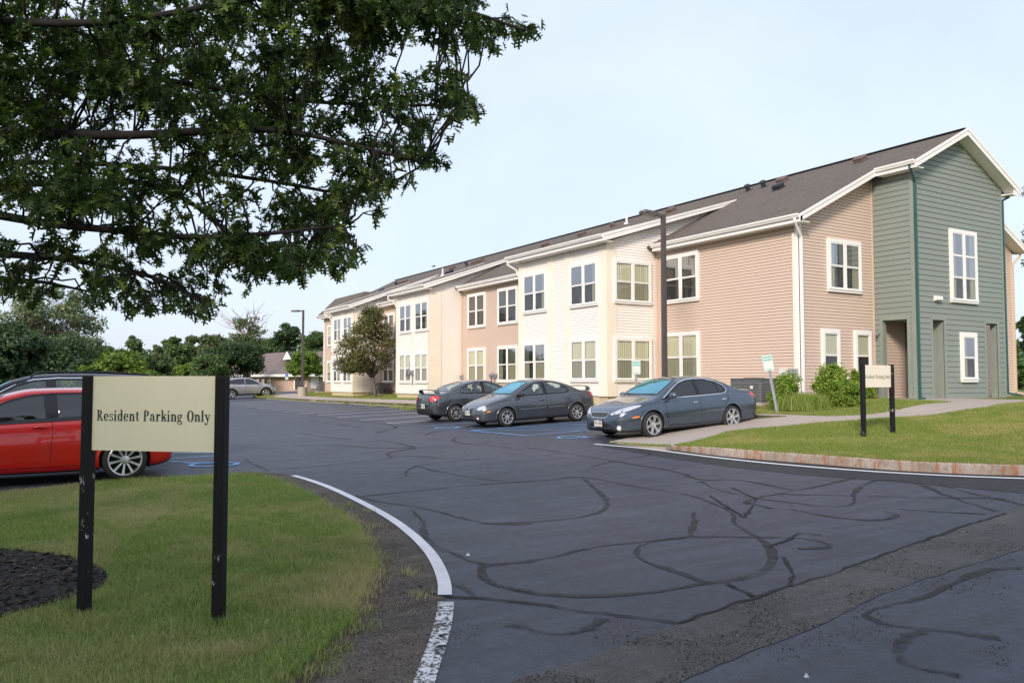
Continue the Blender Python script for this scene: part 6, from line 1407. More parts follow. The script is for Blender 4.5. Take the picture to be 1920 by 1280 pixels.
# --- shrubs by the tan end wall
def shrub(name, label, px, py, w_px, top, leafm, seed, n=2600, size=.05, petals=0, cat='shrub', depth=.8):
    g_ = G(px, py, .07); z = H(*g_, .06); Y = g_[0] * ST + g_[1] * CT; root = empty(name, (g_[0], g_[1], z)); tag(root, label, cat, None); rg = np.random.default_rng(seed)
    h_ = (py - top) * Y / F; rw_ = w_px * Y / F / 2; C = []; Rr = []
    for _ in range(26):
        a_ = rg.uniform(0, 6.28); r = rg.uniform(0, .8); zz = rg.uniform(.12, .88) * h_; sh = math.sqrt(max(.08, 1 - (zz / h_ - .25) ** 2 * 1.1)); C.append((r * rw_ * math.cos(a_) * sh, r * rw_ * math.sin(a_) * depth * sh, zz)); k = rg.uniform(.12, .30) * (rw_ + h_) * .6; Rr.append((k, k, k * 1.1))
    mb = MB()
    for c_ in C: mb.tube([(rg.normal(0, .06), rg.normal(0, .06), -.05), (c_[0] * .5, c_[1] * .5, c_[2] * .6), c_], [.012, .009, .005], 5)
    for _ in range(18):
        a_ = rg.uniform(0, 6.28); c_ = C[rg.integers(0, len(C))]; e = (c_[0] + rg.normal(0, .12), c_[1] + rg.normal(0, .12), min(c_[2] + rg.uniform(.1, .3), h_ * 1.08)); mb.tube([c_, e], [.006, .003], 4)
    mb.build('stems', M['bark'], root)
    V, Fc = leaf_cloud(rg, np.array(C), np.array(Rr), n, size); mesh_fast('leaves', V, Fc, 4, leafm, rg.uniform(0, 1, n), root)
    if petals:
        k = rg.choice(len(C), petals); P_ = np.array(C)[k] + rg.normal(0, 1, (petals, 3)) * .16; V, Fc = leaf_cloud(rg, P_, np.full((petals, 3), .03), petals * 7, .024); mesh_fast('flowers', V, Fc, 4, 'petal', None, root)
    return root
shrub('flowering_shrub', 'dark shrub with small white flowers beside the leaning sign', 1472, 767, 72, 697, 'leafshrub', 1, 5200, .042, 26)
shrub('bright_shrub', 'bright green pointed shrub in front of the left narrow window', 1563, 759, 78, 684, 'leafshrub', 2, 7000, .05, 5)
shrub('bright_shrub', 'low yellow-green shrub between the ornamental grass and the signboard', 1592, 762, 62, 716, 'leafshrub', 6, 4000, .045, 0)
shrub('bright_shrub', 'bright green shrub by the right narrow window, behind the signboard post', 1615, 748, 74, 688, 'leafshrub', 3, 6500, .05, 8)
shrub('bright_shrub', 'small low shrub right of the signboard, at the porch corner', 1648, 744, 30, 722, 'leafshrub', 4, 1600, .045, 2)
g_ = G(1507, 767, .07); root = empty('ornamental_grass', (g_[0], g_[1], H(*g_, .06))); tag(root, 'tall clump of ornamental grass with straw-coloured base, before the corner of the building', 'grass clump')
rg = np.random.default_rng(8); n = 5200; P = np.stack([rg.normal(0, .34, n), rg.normal(0, .26, n), np.zeros(n)], 1); o = blades('leaves', P, .46, .014, 'grassT', 15, .9); o.parent = root
mbp = [G(x, y, .065) for x, y in ((1415, 764), (1470, 771), (1530, 768), (1590, 763), (1640, 752), (1700, 745), (1690, 742), (1640, 741), (1560, 752), (1480, 752), (1420, 753))]
sheet('red_mulch_bed', mbp, lambda w, a: offR(w, a) + .012, M['mulchred'], .3)
mbp = [(p[0] - .5 + .9 * math.cos(t_), p[1] - .2 + 1.6 * math.sin(t_)) for t_ in np.linspace(0, 6.28, 22)[:-1]]
sheet('tree_mulch', mbp, lambda w, a: offR(w, a) + .014, M['mulch'], .3)
sheet('red_mulch_strip', [(20.3, 52.2), (21.05, 52.2), (21.05, 55.6), (20.4, 58), (20.1, 55)], lambda w, a: offR(w, a) + .012, M['mulchred'], .4)
# ---------------------------------------------------------------- the oak whose boughs hang over the view
def oak():
    rg = np.random.default_rng(42); base = np.array([*T(-560, 6.6), 0.]); base[2] = H(base[0], base[1], .02)
    root = empty('oak_tree', tuple(base)); tag(root, 'large dark oak with lobed leaves overhanging the lawn island from the left', 'tree')
    def W(px, py, Y):
        w, a = T(px, Y); return np.array([w, a, EYE + (713 - py) * Y / F]) - base
    mb = MB(); trunk = [np.array([0, 0, -.2]), np.array([.02, .03, .8]), np.array([.05, .02, 2.0]), np.array([.1, .05, 3.4]), np.array([.05, .1, 5.]), np.array([.1, .1, 6.6]), np.array([.1, .1, 8.])]
    mb.tube(trunk, [.30, .23, .20, .17, .13, .09, .04], 14)
    limbs = []; L_ = lambda *p: limbs.append([np.array(q, float) for q in p])
    def bough(t0, pts, r0, r1=.008):
        """main bough from trunk height through view points"""
        k = min(range(len(trunk)), key=lambda i: abs(trunk[i][2] - t0)); p = [trunk[k] * 1.0] + [W(*q) for q in pts]; p[0][2] = t0
        p = [np.array(q) for q in chaikin([tuple(v) for v in p], 2)]; n = len(p); rr = [r0 + (r1 - r0) * (i / (n - 1)) ** .8 for i in range(n)]; mb.tube(p, rr, 9); return p, rr
    B = []
    B.append(bough(2.0, [(-150, 240, 6.3), (60, 243, 5.9), (220, 250, 5.7), (390, 238, 5.6), (520, 235, 5.6), (640, 262, 5.6), (790, 300, 5.7)], .058))
    B.append(bough(1.8, [(-120, 380, 6.3), (60, 415, 6.0), (230, 432, 5.9), (360, 445, 5.8), (520, 435, 5.8), (640, 420, 5.8)], .05))
    B.append(bough(3.0, [(-100, 20, 5.4), (120, 35, 5.0), (280, 18, 5.0), (420, -12, 5.1), (620, -40, 5.3), (860, 0, 5.5), (985, 45, 5.6)], .034))
    B.append(bough(1.5, [(-100, 470, 6.2), (60, 478, 6.0), (160, 490, 5.9), (300, 520, 5.9), (380, 570, 5.9)], .045))
    B.append(bough(2.6, [(-80, 130, 7.4), (150, 120, 7.2), (360, 150, 7.1), (520, 180, 7.0), (700, 190, 7.0), (880, 190, 6.9)], .045))
    B.append(bough(2.2, [(-60, 330, 7.2), (120, 345, 7.0), (260, 330, 6.9), (380, 390, 6.8), (460, 480, 6.7), (560, 510, 6.7)], .05))
    B.append(bough(3.4, [(-60, -60, 6.4), (200, -110, 6.2), (500, -130, 6.2), (740, -60, 6.2), (900, 20, 6.2)], .042))
    B.append(bough(2.4, [(-100, 300, 8.0), (200, 300, 7.8), (480, 330, 7.8), (680, 370, 7.7), (800, 300, 7.7)], .04))
    B.append(bough(1.3, [(-150, 520, 7.0), (40, 520, 7.0), (160, 545, 6.9)], .035))
    # clumps: (px, py, Y, rx, ry in px)
    CL = []
    def c(px, py, Y, r, d=1.): CL.append((px, py, Y, r, d))
    rr_ = random.Random(6)
    OUT = [(0, 540), (60, 560), (130, 545), (170, 560), (250, 590), (330, 560), (370, 585), (405, 560), (430, 520), (520, 520), (560, 512), (640, 500), (665, 470), (640, 425), (690, 400), (720, 350), (745, 330), (820, 300), (800, 262), (840, 215), (890, 195), (860, 150), (800, 115), (740, 85), (735, 70), (820, 60), (880, 70), (930, 70), (995, 45), (930, 0), (880, -120), (-250, -160), (-300, 540)]
    SK = [(215, 290, 60), (130, 430, 26), (470, 60, 0), (100, 395, 14), (245, 235, 30), (30, 430, 20), (330, 380, 22), (300, 270, 50), (20, 455, 28), (150, 412, 30), (405, 120, 14), (240, 225, 25), (560, 330, 20), (640, 200, 16)]
    k = 0
    while k < 660:
        px = rr_.uniform(-280, 1000); py = rr_.uniform(-150, 600)
        if not bool(inside(OUT, np.array([px]), np.array([py]))[0]): continue
        r = rr_.uniform(20, 42)
        # keep clump inside outline
        if not all(bool(inside(OUT, np.array([px + r * .7 * math.cos(t)]), np.array([py + r * .7 * math.sin(t)]))[0]) for t in (0, 1.57, 3.14, 4.71)): r = rr_.uniform(10, 17)
        if any(math.hypot(px - a, py - b) < q for a, b, q in SK) and rr_.random() < .9: continue
        if 180 < px < 330 and 240 < py < 340 and rr_.random() < .45: continue
        if px < 330 and py > 400 and rr_.random() < .3: continue
        c(px, py, rr_.uniform(5.2, 8.0) if py > 60 else rr_.uniform(4.9, 7.4), r); k += 1
    for (px, py) in ((250, 578), (235, 560), (352, 585), (372, 588), (385, 565), (180, 555), (60, 560), (20, 545), (45, 540), (560, 512), (620, 505), (655, 485), (668, 468), (705, 395), (640, 440), (740, 335), (765, 330), (822, 298), (805, 280), (842, 218), (885, 188), (868, 180), (856, 160), (820, 125), (840, 130), (865, 142), (990, 40), (975, 55), (950, 45), (925, 70), (900, 55), (850, 65), (830, 70), (800, 48), (740, 60), (700, 50), (680, 65)): c(px, py, rr_.uniform(5.4, 6.1), 13)
    anchors = np.array([q for p, r in B for q in p[2:]])
    LP = []; LD = []
    for (px, py, Y, r, d) in CL:
        cen = W(px, py, Y); R_ = r * Y / F
        dist = np.linalg.norm(anchors - cen, axis=1) + 3. * np.maximum(0, (anchors - cen) @ np.array([CT, -ST, 0])); i = int(np.argmin(dist)); a_ = anchors[i]
        tw = limb_path(rg, a_, cen, 5, .035); mb.tube(tw, [.006 * (1 - j / 7) + .002 + .003 * min(1, dist[i]) for j in range(6)], 5)
        n = int(8 + (r / 20) ** 2 * 11)
        for s_ in range(max(3, int(r / 5))):
            e = cen + rg.normal(0, 1, 3) * R_ * .62; st = tw[rg.integers(3, 6)]; md = (st + e) / 2 + rg.normal(0, .03, 3); mb.tube([st, md, e], [.005, .004, .002], 4)
            m_ = max(4, int(n / max(3, int(r / 6)) * 1.25))
            for j in range(m_):
                t = rg.uniform(.25, 1.08); q = st * (1 - t) ** 2 + 2 * md * t * (1 - t) + e * t * t; q = q + rg.normal(0, .022, 3); LP.append(q); LD.append(e - st + rg.normal(0, .3, 3) * np.linalg.norm(e - st) + np.array([0, 0, -.08]))
    mb.build('trunk', M['bark'], root, True)
    LP = np.array(LP); LD = np.array(LD); n = len(LP); print('oak leaves', n)
    # lobed leaf outline, tip along +x
    half = [(0, .0), (.10, .03), (.14, .20), (.24, .34), (.22, .13), (.34, .10), (.40, .30), (.52, .50), (.50, .22), (.56, .12), (.64, .13), (.72, .34), (.86, .42), (.78, .18), (.80, .08), (.92, .10), (1.0, .0)]
    tri = []; vs = []
    m = len(half); up_ = [(x, y) for x, y in half]; dn_ = [(x, -y) for x, y in half]
    V2 = up_ + dn_[1:-1]; idn = lambda i: 0 if i == 0 else (m - 1 if i == m - 1 else m + i - 1)
    poly = list(range(m)) + [idn(i) for i in range(m - 2, 0, -1)]
    pts = [Vector(V2[i]) for i in poly]; k = len(pts)
    from mathutils.geometry import tessellate_polygon
    T3 = tessellate_polygon([[Vector((p.x, p.y, 0)) for p in pts]]); base2 = np.array([(p.x, p.y) for p in pts])
    fold = np.abs(base2[:, 1]) * .35 - (base2[:, 0] - .4) ** 2 * .25
    LD /= np.linalg.norm(LD, axis=1, keepdims=True) + 1e-9
    dirs = LD * .7 + rg.normal(0, .5, (n, 3)) + np.array([0, 0, -.18]); dirs /= np.linalg.norm(dirs, axis=1, keepdims=True)
    nrm = rg.normal(0, .55, (n, 3)) + np.array([0, 0, .9]); sd = np.cross(nrm, dirs); sd /= np.linalg.norm(sd, axis=1, keepdims=True) + 1e-9; nn = np.cross(dirs, sd)
    s = rg.uniform(.055, .105, n)
    V = LP[:, None, :] + s[:, None, None] * (dirs[:, None, :] * base2[None, :, 0, None] + sd[:, None, :] * base2[None, :, 1, None] * .9 + nn[:, None, :] * fold[None, :, None])
    Fc = (np.arange(n)[:, None, None] * k + np.array([t for t in T3])[None]).reshape(-1, 3)
    rnd = rg.uniform(0, .72, n); mask = LP @ np.array([CT, -ST, 0])
    young = rg.uniform(0, 1, n) < .05; rnd[young] = rg.uniform(.85, 1, young.sum())
    mesh_fast('crown', V.reshape(-1, 3), Fc, 3, 'oak', np.repeat(rnd, len(T3)), root)
oak()
# ---------------------------------------------------------------- signs, lamps, boxes
def rring(cx, cy, rx, ry, tx, ty, a0=0, a1=360, n=26):
    n = max(6, int(n * abs(a1 - a0) / 360)); o = []; i = []
    for k in range(n + 1):
        t = R(a0 + (a1 - a0) * k / n); o.append((cx + rx * math.cos(t), cy + ry * math.sin(t))); i.append((cx + (rx - tx) * math.cos(t), cy + (ry - ty) * math.sin(t)))
    return [(o[k], o[k + 1], i[k + 1], i[k]) for k in range(n)]
def rc(x0, y0, x1, y1): return [((x0, y0), (x1, y0), (x1, y1), (x0, y1))]
def disc(cx, cy, r): return [tuple((cx + r * math.cos(2 * math.pi * k / 12), cy + r * math.sin(2 * math.pi * k / 12)) for k in range(12))]
GL = {
 'R': (.54, [rc(.06, 0, .165, .70), rc(0, 0, .23, .03), rc(0, .67, .1, .70), rring(.19, .525, .20, .175, .105, .03, -90, 90), rc(.15, .67, .2, .70), rc(.15, .35, .2, .38), [((.17, .36), (.28, .36), (.48, .03), (.37, .03))], rc(.35, 0, .54, .03)]),
 'P': (.49, [rc(.06, 0, .165, .70), rc(0, 0, .24, .03), rc(0, .67, .1, .70), rring(.2, .51, .22, .19, .105, .03, -90, 90), rc(.15, .67, .21, .70), rc(.15, .32, .21, .35)]),
 'O': (.56, [rring(.27, .35, .255, .365, .115, .03)]),
 'e': (.42, [rring(.195, .235, .18, .245, .095, .035, 0, 325), rc(.09, .235, .37, .265)]),
 's': (.35, [rring(.16, .345, .125, .125, .055, .04, 30, 270), rring(.165, .125, .14, .13, .055, .04, -150, 90), rc(.28, .34, .295, .46), rc(.02, 0, .035, .13)]),
 'i': (.26, [rc(.06, 0, .16, .46), rc(.0, 0, .22, .03), rc(.0, .43, .07, .46), disc(.11, .62, .062)]),
 'd': (.47, [rring(.2, .225, .18, .24, .095, .035), rc(.28, 0, .38, .72), rc(.2, .69, .29, .72), rc(.37, 0, .45, .03)]),
 'n': (.49, [rc(.06, 0, .16, .46), rc(.0, 0, .22, .03), rc(.0, .43, .07, .46), rring(.26, .30, .145, .17, .1, .05, 0, 150), rc(.305, 0, .405, .31), rc(.25, 0, .46, .03)]),
 't': (.31, [rc(.08, .1, .18, .60), rc(0, .43, .27, .46), rring(.2, .12, .12, .125, .1, .04, 180, 320)]),
 'a': (.44, [rc(.24, .03, .34, .33), rring(.19, .31, .15, .165, .1, .04, 0, 150), disc(.075, .35, .05), rring(.16, .13, .15, .14, .095, .03, 60, 300), rc(.16, .24, .26, .265), rc(.32, 0, .41, .04)]),
 'r': (.38, [rc(.06, 0, .16, .46), rc(.0, 0, .23, .03), rc(.0, .43, .07, .46), rring(.27, .28, .13, .18, .05, .05, 80, 170), disc(.3, .40, .058)]),
 'k': (.46, [rc(.06, 0, .16, .72), rc(.0, 0, .21, .03), rc(.0, .69, .07, .72), [((.15, .18), (.19, .16), (.37, .43), (.32, .43))], rc(.26, .43, .43, .46), [((.19, .28), (.27, .35), (.42, .03), (.32, .03))], rc(.27, 0, .45, .03)]),
 'g': (.43, [rring(.18, .31, .16, .155, .08, .03), rring(.19, -.08, .19, .125, .05, .045), rring(.12, .1, .09, .08, .05, .035, 90, 270), rc(.1, .02, .28, .09), [((.28, .42), (.31, .38), (.40, .45), (.38, .48))]]),
 'l': (.25, [rc(.06, 0, .16, .72), rc(.0, 0, .22, .03), rc(.0, .69, .07, .72)]),
 'y': (.43, [[((.03, .44), (.14, .44), (.27, .12), (.22, .0))], rc(-.02, .43, .2, .46), [((.36, .44), (.39, .44), (.19, -.14), (.15, -.14))], rc(.28, .43, .44, .46), rring(.1, -.12, .09, .09, .035, .04, -130, 0), disc(.05, -.12, .05)]),
 ' ': (.27, [])}
def lettering(text, cx, cy, width, P):
    adv = sum(GL[c][0] for c in text) + .035 * len(text); s = width / adv; x = cx - width / 2; mb = MB(); k = 0
    for c in text:
        for prim, bo in [(q_, b_) for q_ in GL[c][1] for b_ in (0, .022)]:
            for poly in prim:
                k += 1; pts = [P(x + s * (px_ + bo - .011), cy + s * 1.12 * (py_ - .03), .0012 + .00002 * (k % 60)) for px_, py_ in poly]; mb.add(pts, [tuple(range(len(pts)))])
        x += s * (GL[c][0] + .035)
    return mb, s
M['board'] = mat('cream_signboard', (.88, .83, .61), .45, var=.03, scale=1.5)
M['board2'] = mat('pale_signboard', (.84, .76, .62), .5, var=.03, scale=1.5)
def postmat():
    m, nt, b = new_mat('chipped_black_post'); v = coords(nt, 'Object')
    ch = mixc(nt, .5, noise(nt, coords(nt, 'Object', (1, 1, .3)), 34, 7, .8), noise(nt, v, 5, 3))
    L(nt, ramp(nt, ch, [(.0, (.007, .007, .008)), (.60, (.010, .010, .012)), (.615, (.45, .43, .40)), (.7, (.5, .48, .45))]), b.inputs['Base Color']); b.inputs['Roughness'].default_value = .55; b.inputs['Specular IOR Level'].default_value = .22
    bump(nt, b, noise(nt, coords(nt, 'Object', (6, 6, .4)), 20, 4), .3, .004); return m
M['post'] = postmat(); M['ink'] = mat('dark_green_ink', (.012, .040, .040), .5, var=.1); M['ink2'] = mat('faded_ink', (.13, .15, .12), .6, var=.3)
def signboard(label, pL, pR, zt, bz0, bz1, tw, boardm, inkm, fl=0., pw=.072, offs=.025):
    pL = Vector((pL[0], pL[1], 0)); pR = Vector((pR[0], pR[1], 0)); u = (pR - pL).normalized(); n = Vector((u.y, -u.x, 0)); L_ = (pR - pL).length
    zb = H((pL.x + pR.x) / 2, (pL.y + pR.y) / 2, offs); root = empty('signboard', (*((pL + pR) / 2).xy, zb)); tag(root, label, 'sign', 'signboards on two black posts')
    for p in (pL, pR):
        mb = MB(); h = pw / 2; z0 = H(p.x, p.y, offs) - .2; c = .006; pr = [(-h + c, -h), (h - c, -h), (h, -h + c), (h, h - c), (h - c, h), (-h + c, h), (-h, h - c), (-h, -h + c)]
        vs = []
        for z, k in ((z0, 1), (zt - .008, 1), (zt, .86)): vs += [tuple(p + u * (a * k) + n * (b * k) + Vector((0, 0, z))) for a, b in pr]
        mb.add(vs, [(8 * r + j, 8 * r + (j + 1) % 8, 8 * r + 8 + (j + 1) % 8, 8 * r + 8 + j) for r in range(2) for j in range(8)] + [tuple(range(16, 24))]); wchild(mb, 'post', M['post'], root)
    a0, a1 = pL + u * (pw / 2 + .001), pR - u * (pw / 2 + .001)
    mb = MB(); q = [a0 + n * .012, a1 + n * .012, a1 - n * .012, a0 - n * .012]; mb.add([(*v.xy, bz0) for v in q] + [(*v.xy, bz1) for v in q], [(0, 3, 2, 1), (4, 5, 6, 7), (0, 1, 5, 4), (1, 2, 6, 5), (2, 3, 7, 6), (3, 0, 4, 7)]); bd = wchild(mb, 'board', M[boardm], root)
    o = a0 + n * .012; LL = (a1 - a0).length; P = lambda x, y, d: tuple(o + u * x + n * d + Vector((0, 0, y)))
    mb, s = lettering('Resident Parking Only', LL / 2 + fl, bz0 + (bz1 - bz0) * .405, tw * LL, P); wsub(mb, 'lettering', M[inkm], bd, root)
    mb = MB()
    for p, sg in ((a0, 1), (a1, -1)):
        for zz in (bz0 + .03, bz1 - .03): c_ = p - u * sg * .022 + n * (pw / 2 + .001); mb.lathe([(.007, 0), (.005, .003), (0, .004)], 8, Matrix.Translation((*c_.xy, zz)) @ n.to_track_quat('Z', 'Y').to_matrix().to_4x4())
    return root
def zat(px, py, w, a): Yd = w * ST + a * CT; d = raydir(px, py); t = Yd / (d.x * ST + d.y * CT); return EYE + d.z * t
gL = G(157.5, 1145, .03); gR = G(409.5, 1162, .03)
signboard('cream board reading Resident Parking Only on chipped black posts, near on the lawn island', gL, gR, zat(155, 704, *gL), zat(165, 843, *gL), zat(166, 705, *gL), .92, 'board', 'ink')
rL = G(1619.5, 822, .14); rR = G(1674, 814, .14)
signboard('faded cream board on black posts, on the lawn by the walk across the lot', rL, rR, zat(1617, 682, *rL), zat(1620, 726, *rL), zat(1620, 684, *rL), .96, 'board2', 'ink2', pw=.085, offs=.14)
# lamp posts
def lamp(label, px, Y, top, conc, arm):
    w, a = T(px, Y); z = H(w, a, .05); root = empty('lamp_post', (w, a, z)); tag(root, label, 'lamp post', 'lamp posts by the walk'); h = hgt_to(top, Y, z); b0 = .0
    if conc:
        mb = MB(); mb.lathe([(.33, -.2), (.33, .75), (.31, .78), (0, .78)], 28); mb.build('concrete_base', M['concrete'], root, False); b0 = .78
    mb = MB(); s0, s1 = .070, .062; mb.add([(x * s, y * s, zz) for s, zz in ((s0, b0), (s1 if not conc else .065, h)) for x, y in ((-1, -1), (1, -1), (1, 1), (-1, 1))], [(0, 3, 2, 1), (4, 5, 6, 7), (0, 1, 5, 4), (1, 2, 6, 5), (2, 3, 7, 6), (3, 0, 4, 7)]); mb.box(-.15, -.15, b0, .15, .15, b0 + .03); mb.box(-.10, -.10, b0 + .03, .10, .10, b0 + .16); mb.build('pole', M['bronze'], root)
    d = Vector(arm).normalized(); s = Vector((-d.y, d.x, 0)); mb = MB(); p = Vector((0, 0, h - .06)); mb.bar(p, p + d * .32, .07, .09); A_ = p + d * .28 + Vector((0, 0, -.03)); B_ = p + d * .86 + Vector((0, 0, -.03))
    vs = []
    for c_, w_, t_ in ((A_, .10, .12), (A_ + d * .1, .17, .13), (B_ - d * .05, .17, .10), (B_, .14, .05)): vs += [c_ + s * w_ - Vector((0, 0, .04)), c_ - s * w_ - Vector((0, 0, .04)), c_ - s * w_ * .9 + Vector((0, 0, t_ - .04)), c_ + s * w_ * .9 + Vector((0, 0, t_ - .04))]
    mb.add(vs, [(4 * i + j, 4 * i + (j + 1) % 4, 4 * i + 4 + (j + 1) % 4, 4 * i + 4 + j) for i in range(3) for j in range(4)] + [(3, 2, 1, 0), (12, 13, 14, 15)]); hd = mb.build('lamp_head', M['bronze'], root)
    mb = MB(); q = [A_ + d * .12 + s * .13, B_ - d * .08 + s * .13, B_ - d * .08 - s * .13, A_ + d * .12 - s * .13]; mb.add([v + Vector((0, 0, -.046)) for v in q], [(0, 1, 2, 3)]); mb.build('lens', M['blindw'], hd)
lamp('tall bronze lamp post in front of the cream bay, rising behind the blue-grey car', 1246, 25.9, 400, False, (-.9, .1, .12))
lamp('far bronze lamp post on a round concrete base beside the young tree', 567.5, 58.3, 581, True, (-.9, .35, 0))
# access parking signs
M['signwhite'] = mat('sign_white', (.62, .66, .62), .35, var=.05); M['signgreen'] = mat('sign_green', (.06, .42, .36), .4, var=.1)
def accsign(label, base, top, lean):
    root = empty('parking_sign', tuple(base)); tag(root, label, 'sign', 'small access parking signs'); t = Vector(top) - Vector(base); u = t.normalized(); L_ = t.length
    mb = MB(); sd = Vector((CT, -ST, 0)); fr = Vector((-ST, -CT, 0))
    pr = [(-.04, 0), (-.03, .0), (-.018, .028), (.018, .028), (.03, 0), (.04, 0), (.04, -.004), (.026, -.004), (.015, .022), (-.015, .022), (-.026, -.004), (-.04, -.004)]
    e = (L_ - .12); vs = [Vector((0, 0, -.1)) * 0 + u * k + sd * a + fr * (-b) for k in (-.15, e) for a, b in pr]; n = 12; mb.add(vs, [(i, (i + 1) % n, (i + 1) % n + n, i + n) for i in range(n)]); mb.build('sign_post', M['galv'], root)
    s2 = (sd - u * sd.dot(u)).normalized(); nn = s2.cross(u); nn = nn if nn.dot(fr) > 0 else -nn; o = u * (L_ - .46) + nn * .012; W_, Hh = .15, .46
    def Q(x, y, d): return tuple(o + s2 * x + u * y + nn * d)
    mb = MB(); pts = chaikin([(-W_, 0), (W_, 0), (W_, Hh), (-W_, Hh)], 1, True); pts = [(-W_ + .02, 0), (W_ - .02, 0), (W_, .02), (W_, Hh - .02), (W_ - .02, Hh), (-W_ + .02, Hh), (-W_, Hh - .02), (-W_, .02)]
    mb.add([Q(x, y, .002) for x, y in pts] + [Q(x, y, -.001) for x, y in pts], [tuple(range(8)), tuple(range(8, 16))[::-1]] + [(i, i + 8, (i + 1) % 8 + 8, (i + 1) % 8) for i in range(8)]); pl = mb.build('sign_plate', M['signwhite'], root)
    mb = MB()
    def bars(y, h, x0, x1, k):
        x = x0; r_ = random.Random(int(y * 999))
        while x < x1:
            w_ = r_.uniform(.014, .024); mb.add([Q(x, y, .0035), Q(min(x + w_, x1), y, .0035), Q(min(x + w_, x1), y + h, .0035), Q(x, y + h, .0035)], [(0, 1, 2, 3)]); x += w_ + .006
    bars(.365, .05, -.125, .125, 0); bars(.285, .05, -.125, .125, 0); bars(.04, .022, -.07, .09, 0)
    for a, b, c_, d_ in ((-W_ + .008, .008, W_ - .008, .014), (-W_ + .008, Hh - .014, W_ - .008, Hh - .008), (-W_ + .008, .014, -W_ + .014, Hh - .014), (W_ - .014, .014, W_ - .008, Hh - .014)): mb.add([Q(a, b, .0033), Q(c_, b, .0033), Q(c_, d_, .0033), Q(a, d_, .0033)], [(0, 1, 2, 3)])
    mb.build('sign_print', M['signgreen'], pl)
g = G(1458.5, 778, .07); zb = H(*g, .06); Yg = g[0] * ST + g[1] * CT; tp_ = T(1437, Yg + .1)
accsign('access parking sign leaning far to the left on a bent galvanised post', (g[0], g[1], zb), (tp_[0], tp_[1], EYE + (713 - 665) * Yg / F), 1)
w, a = T(1192.5, 27.2); accsign('upright access parking sign behind the blue-grey car, before the bay window', (w, a, H(w, a, .05)), (w, a, EYE + (713 - 676) * 27.2 / F), 0)
# air conditioners
M['acgrey'] = mat('ac_cabinet', (.22, .22, .225), .6, .3, var=.1)
def condenser(label, c, sx, sy, h, grp='air conditioners by the wall'):
    z = H(c[0], c[1], .06); root = empty('air_conditioner', (c[0], c[1], z)); tag(root, label, 'air conditioner', grp)
    mb = MB(); mb.box(-sx / 2 - .08, -sy / 2 - .08, -.05, sx / 2 + .08, sy / 2 + .08, .07); mb.build('concrete_pad', M['concrete'], root)
    mb = MB(); mb.box(-sx / 2 + .03, -sy / 2 + .03, .075, sx / 2 - .03, sy / 2 - .03, h - .005)
    for sxx in (-1, 1):
        for syy in (-1, 1): mb.box(sxx * sx / 2 - (.05 if sxx > 0 else 0), syy * sy / 2 - (.05 if syy > 0 else 0), .075, sxx * sx / 2 + (.05 if sxx < 0 else 0), syy * sy / 2 + (.05 if syy < 0 else 0), h)
    mb.box(-sx / 2, -sy / 2, h, sx / 2, sy / 2, h + .03); mb.build('cabinet', M['metalgrey'], root)
    mb = MB(); n = int((h - .2) / .05)
    for i in range(n): zz = .12 + i * .05; mb.box(-sx / 2 - .002, -sy / 2 - .002, zz, sx / 2 + .002, sy / 2 + .002, zz + .022)
    mb.build('louvres', M['acgrey'], root)
    mb = MB(); mb.lathe([(min(sx, sy) * .42, h + .031), (min(sx, sy) * .42, h + .04), (min(sx, sy) * .38, h + .045), (.06, h + .05), (0, h + .05)], 24); mb.build('fan_guard', M['plastic'], root)
    mb = MB(); mb.box(-sx / 2 - .006, -.32 if sy > .9 else -.1, h * .62, -sx / 2 - .003, -.2 if sy > .9 else .02, h * .74); mb.build('label_plate', M['blindw'], root)
condenser('large grey air conditioner behind the boot of the blue-grey car', (20.3, A(1413, 20.3)), .8, 1.25, .8)
for px, lab in ((694, 'grey air conditioner left of the ornamental tree trunk'), (716, 'grey air conditioner right of the ornamental tree trunk')): condenser(lab, (20.5, A(px, 20.5)), .7, .72, .75)
condenser('dark air conditioner at the far corner of the building', (20.9, A(603, 20.9)), .6, .6, .8)
mb = MB(); a = A(726, 20.6)
for k in range(3): mb.tube([(20.5, a + .2 * k, .85), (20.4, a - .3 + .1 * k, 1.1 - .08 * k), (20.8, a - .9, .9), (21.05, a - 1.1, 1.2)], .022, 6)
tag(mb.build('cable_bundle', M['plastic']), 'black looped pipes beside the right-hand far air conditioner', 'pipes')
# --- far single-storey building
Yb = 122; c0 = T(505, Yb); root = empty('low_building', (c0[0], c0[1], H(*c0) - .2)); tag(root, 'distant single-storey pinkish building with a big brown roof', 'building')
def q(px, py, Y): w, a = T(px, Y); return (w, a, EYE + (713 - py) * Y / F)
M['pink'] = mat('far_wall', (.48, .34, .27), .7, var=.05); M['froof'] = mat('far_roof', (.16, .125, .115), .9, var=.15, scale=.8)
mb = MB()
A0, B0, C0, D0 = q(400, 733, 138), q(505.5, 731.5, 120), q(576, 731, 117), q(640, 731, 122)
def zr(p, z): return (p[0], p[1], z)
ze = EYE + (713 - 702) * 120 / F; zbz = -.8
for p0, p1 in ((A0, B0), (B0, C0), (C0, D0)): mb.quad(zr(p0, zbz), zr(p1, zbz), zr(p1, ze + .05), zr(p0, ze + .05))
bk = T(420, 150), T(640, 150); mb.quad(zr(D0, zbz), (*bk[1], zbz), (*bk[1], ze), zr(D0, ze)); mb.quad((*bk[0], zbz), zr(A0, zbz), zr(A0, ze), (*bk[0], ze)); mb.quad((*bk[1], zbz), (*bk[0], zbz), (*bk[0], ze), (*bk[1], ze))
wchild(mb, 'wall', M['pink'], root)
mb = MB(); e0, e1, e2, e3 = q(395, 702, 136.5), q(505.5, 702, 118.5), q(577, 702, 115.5), q(650, 702, 120); r0, r1, r2 = q(500, 662, 136), q(538, 660, 130), q(606, 658, 132); r3 = q(650, 658, 136)
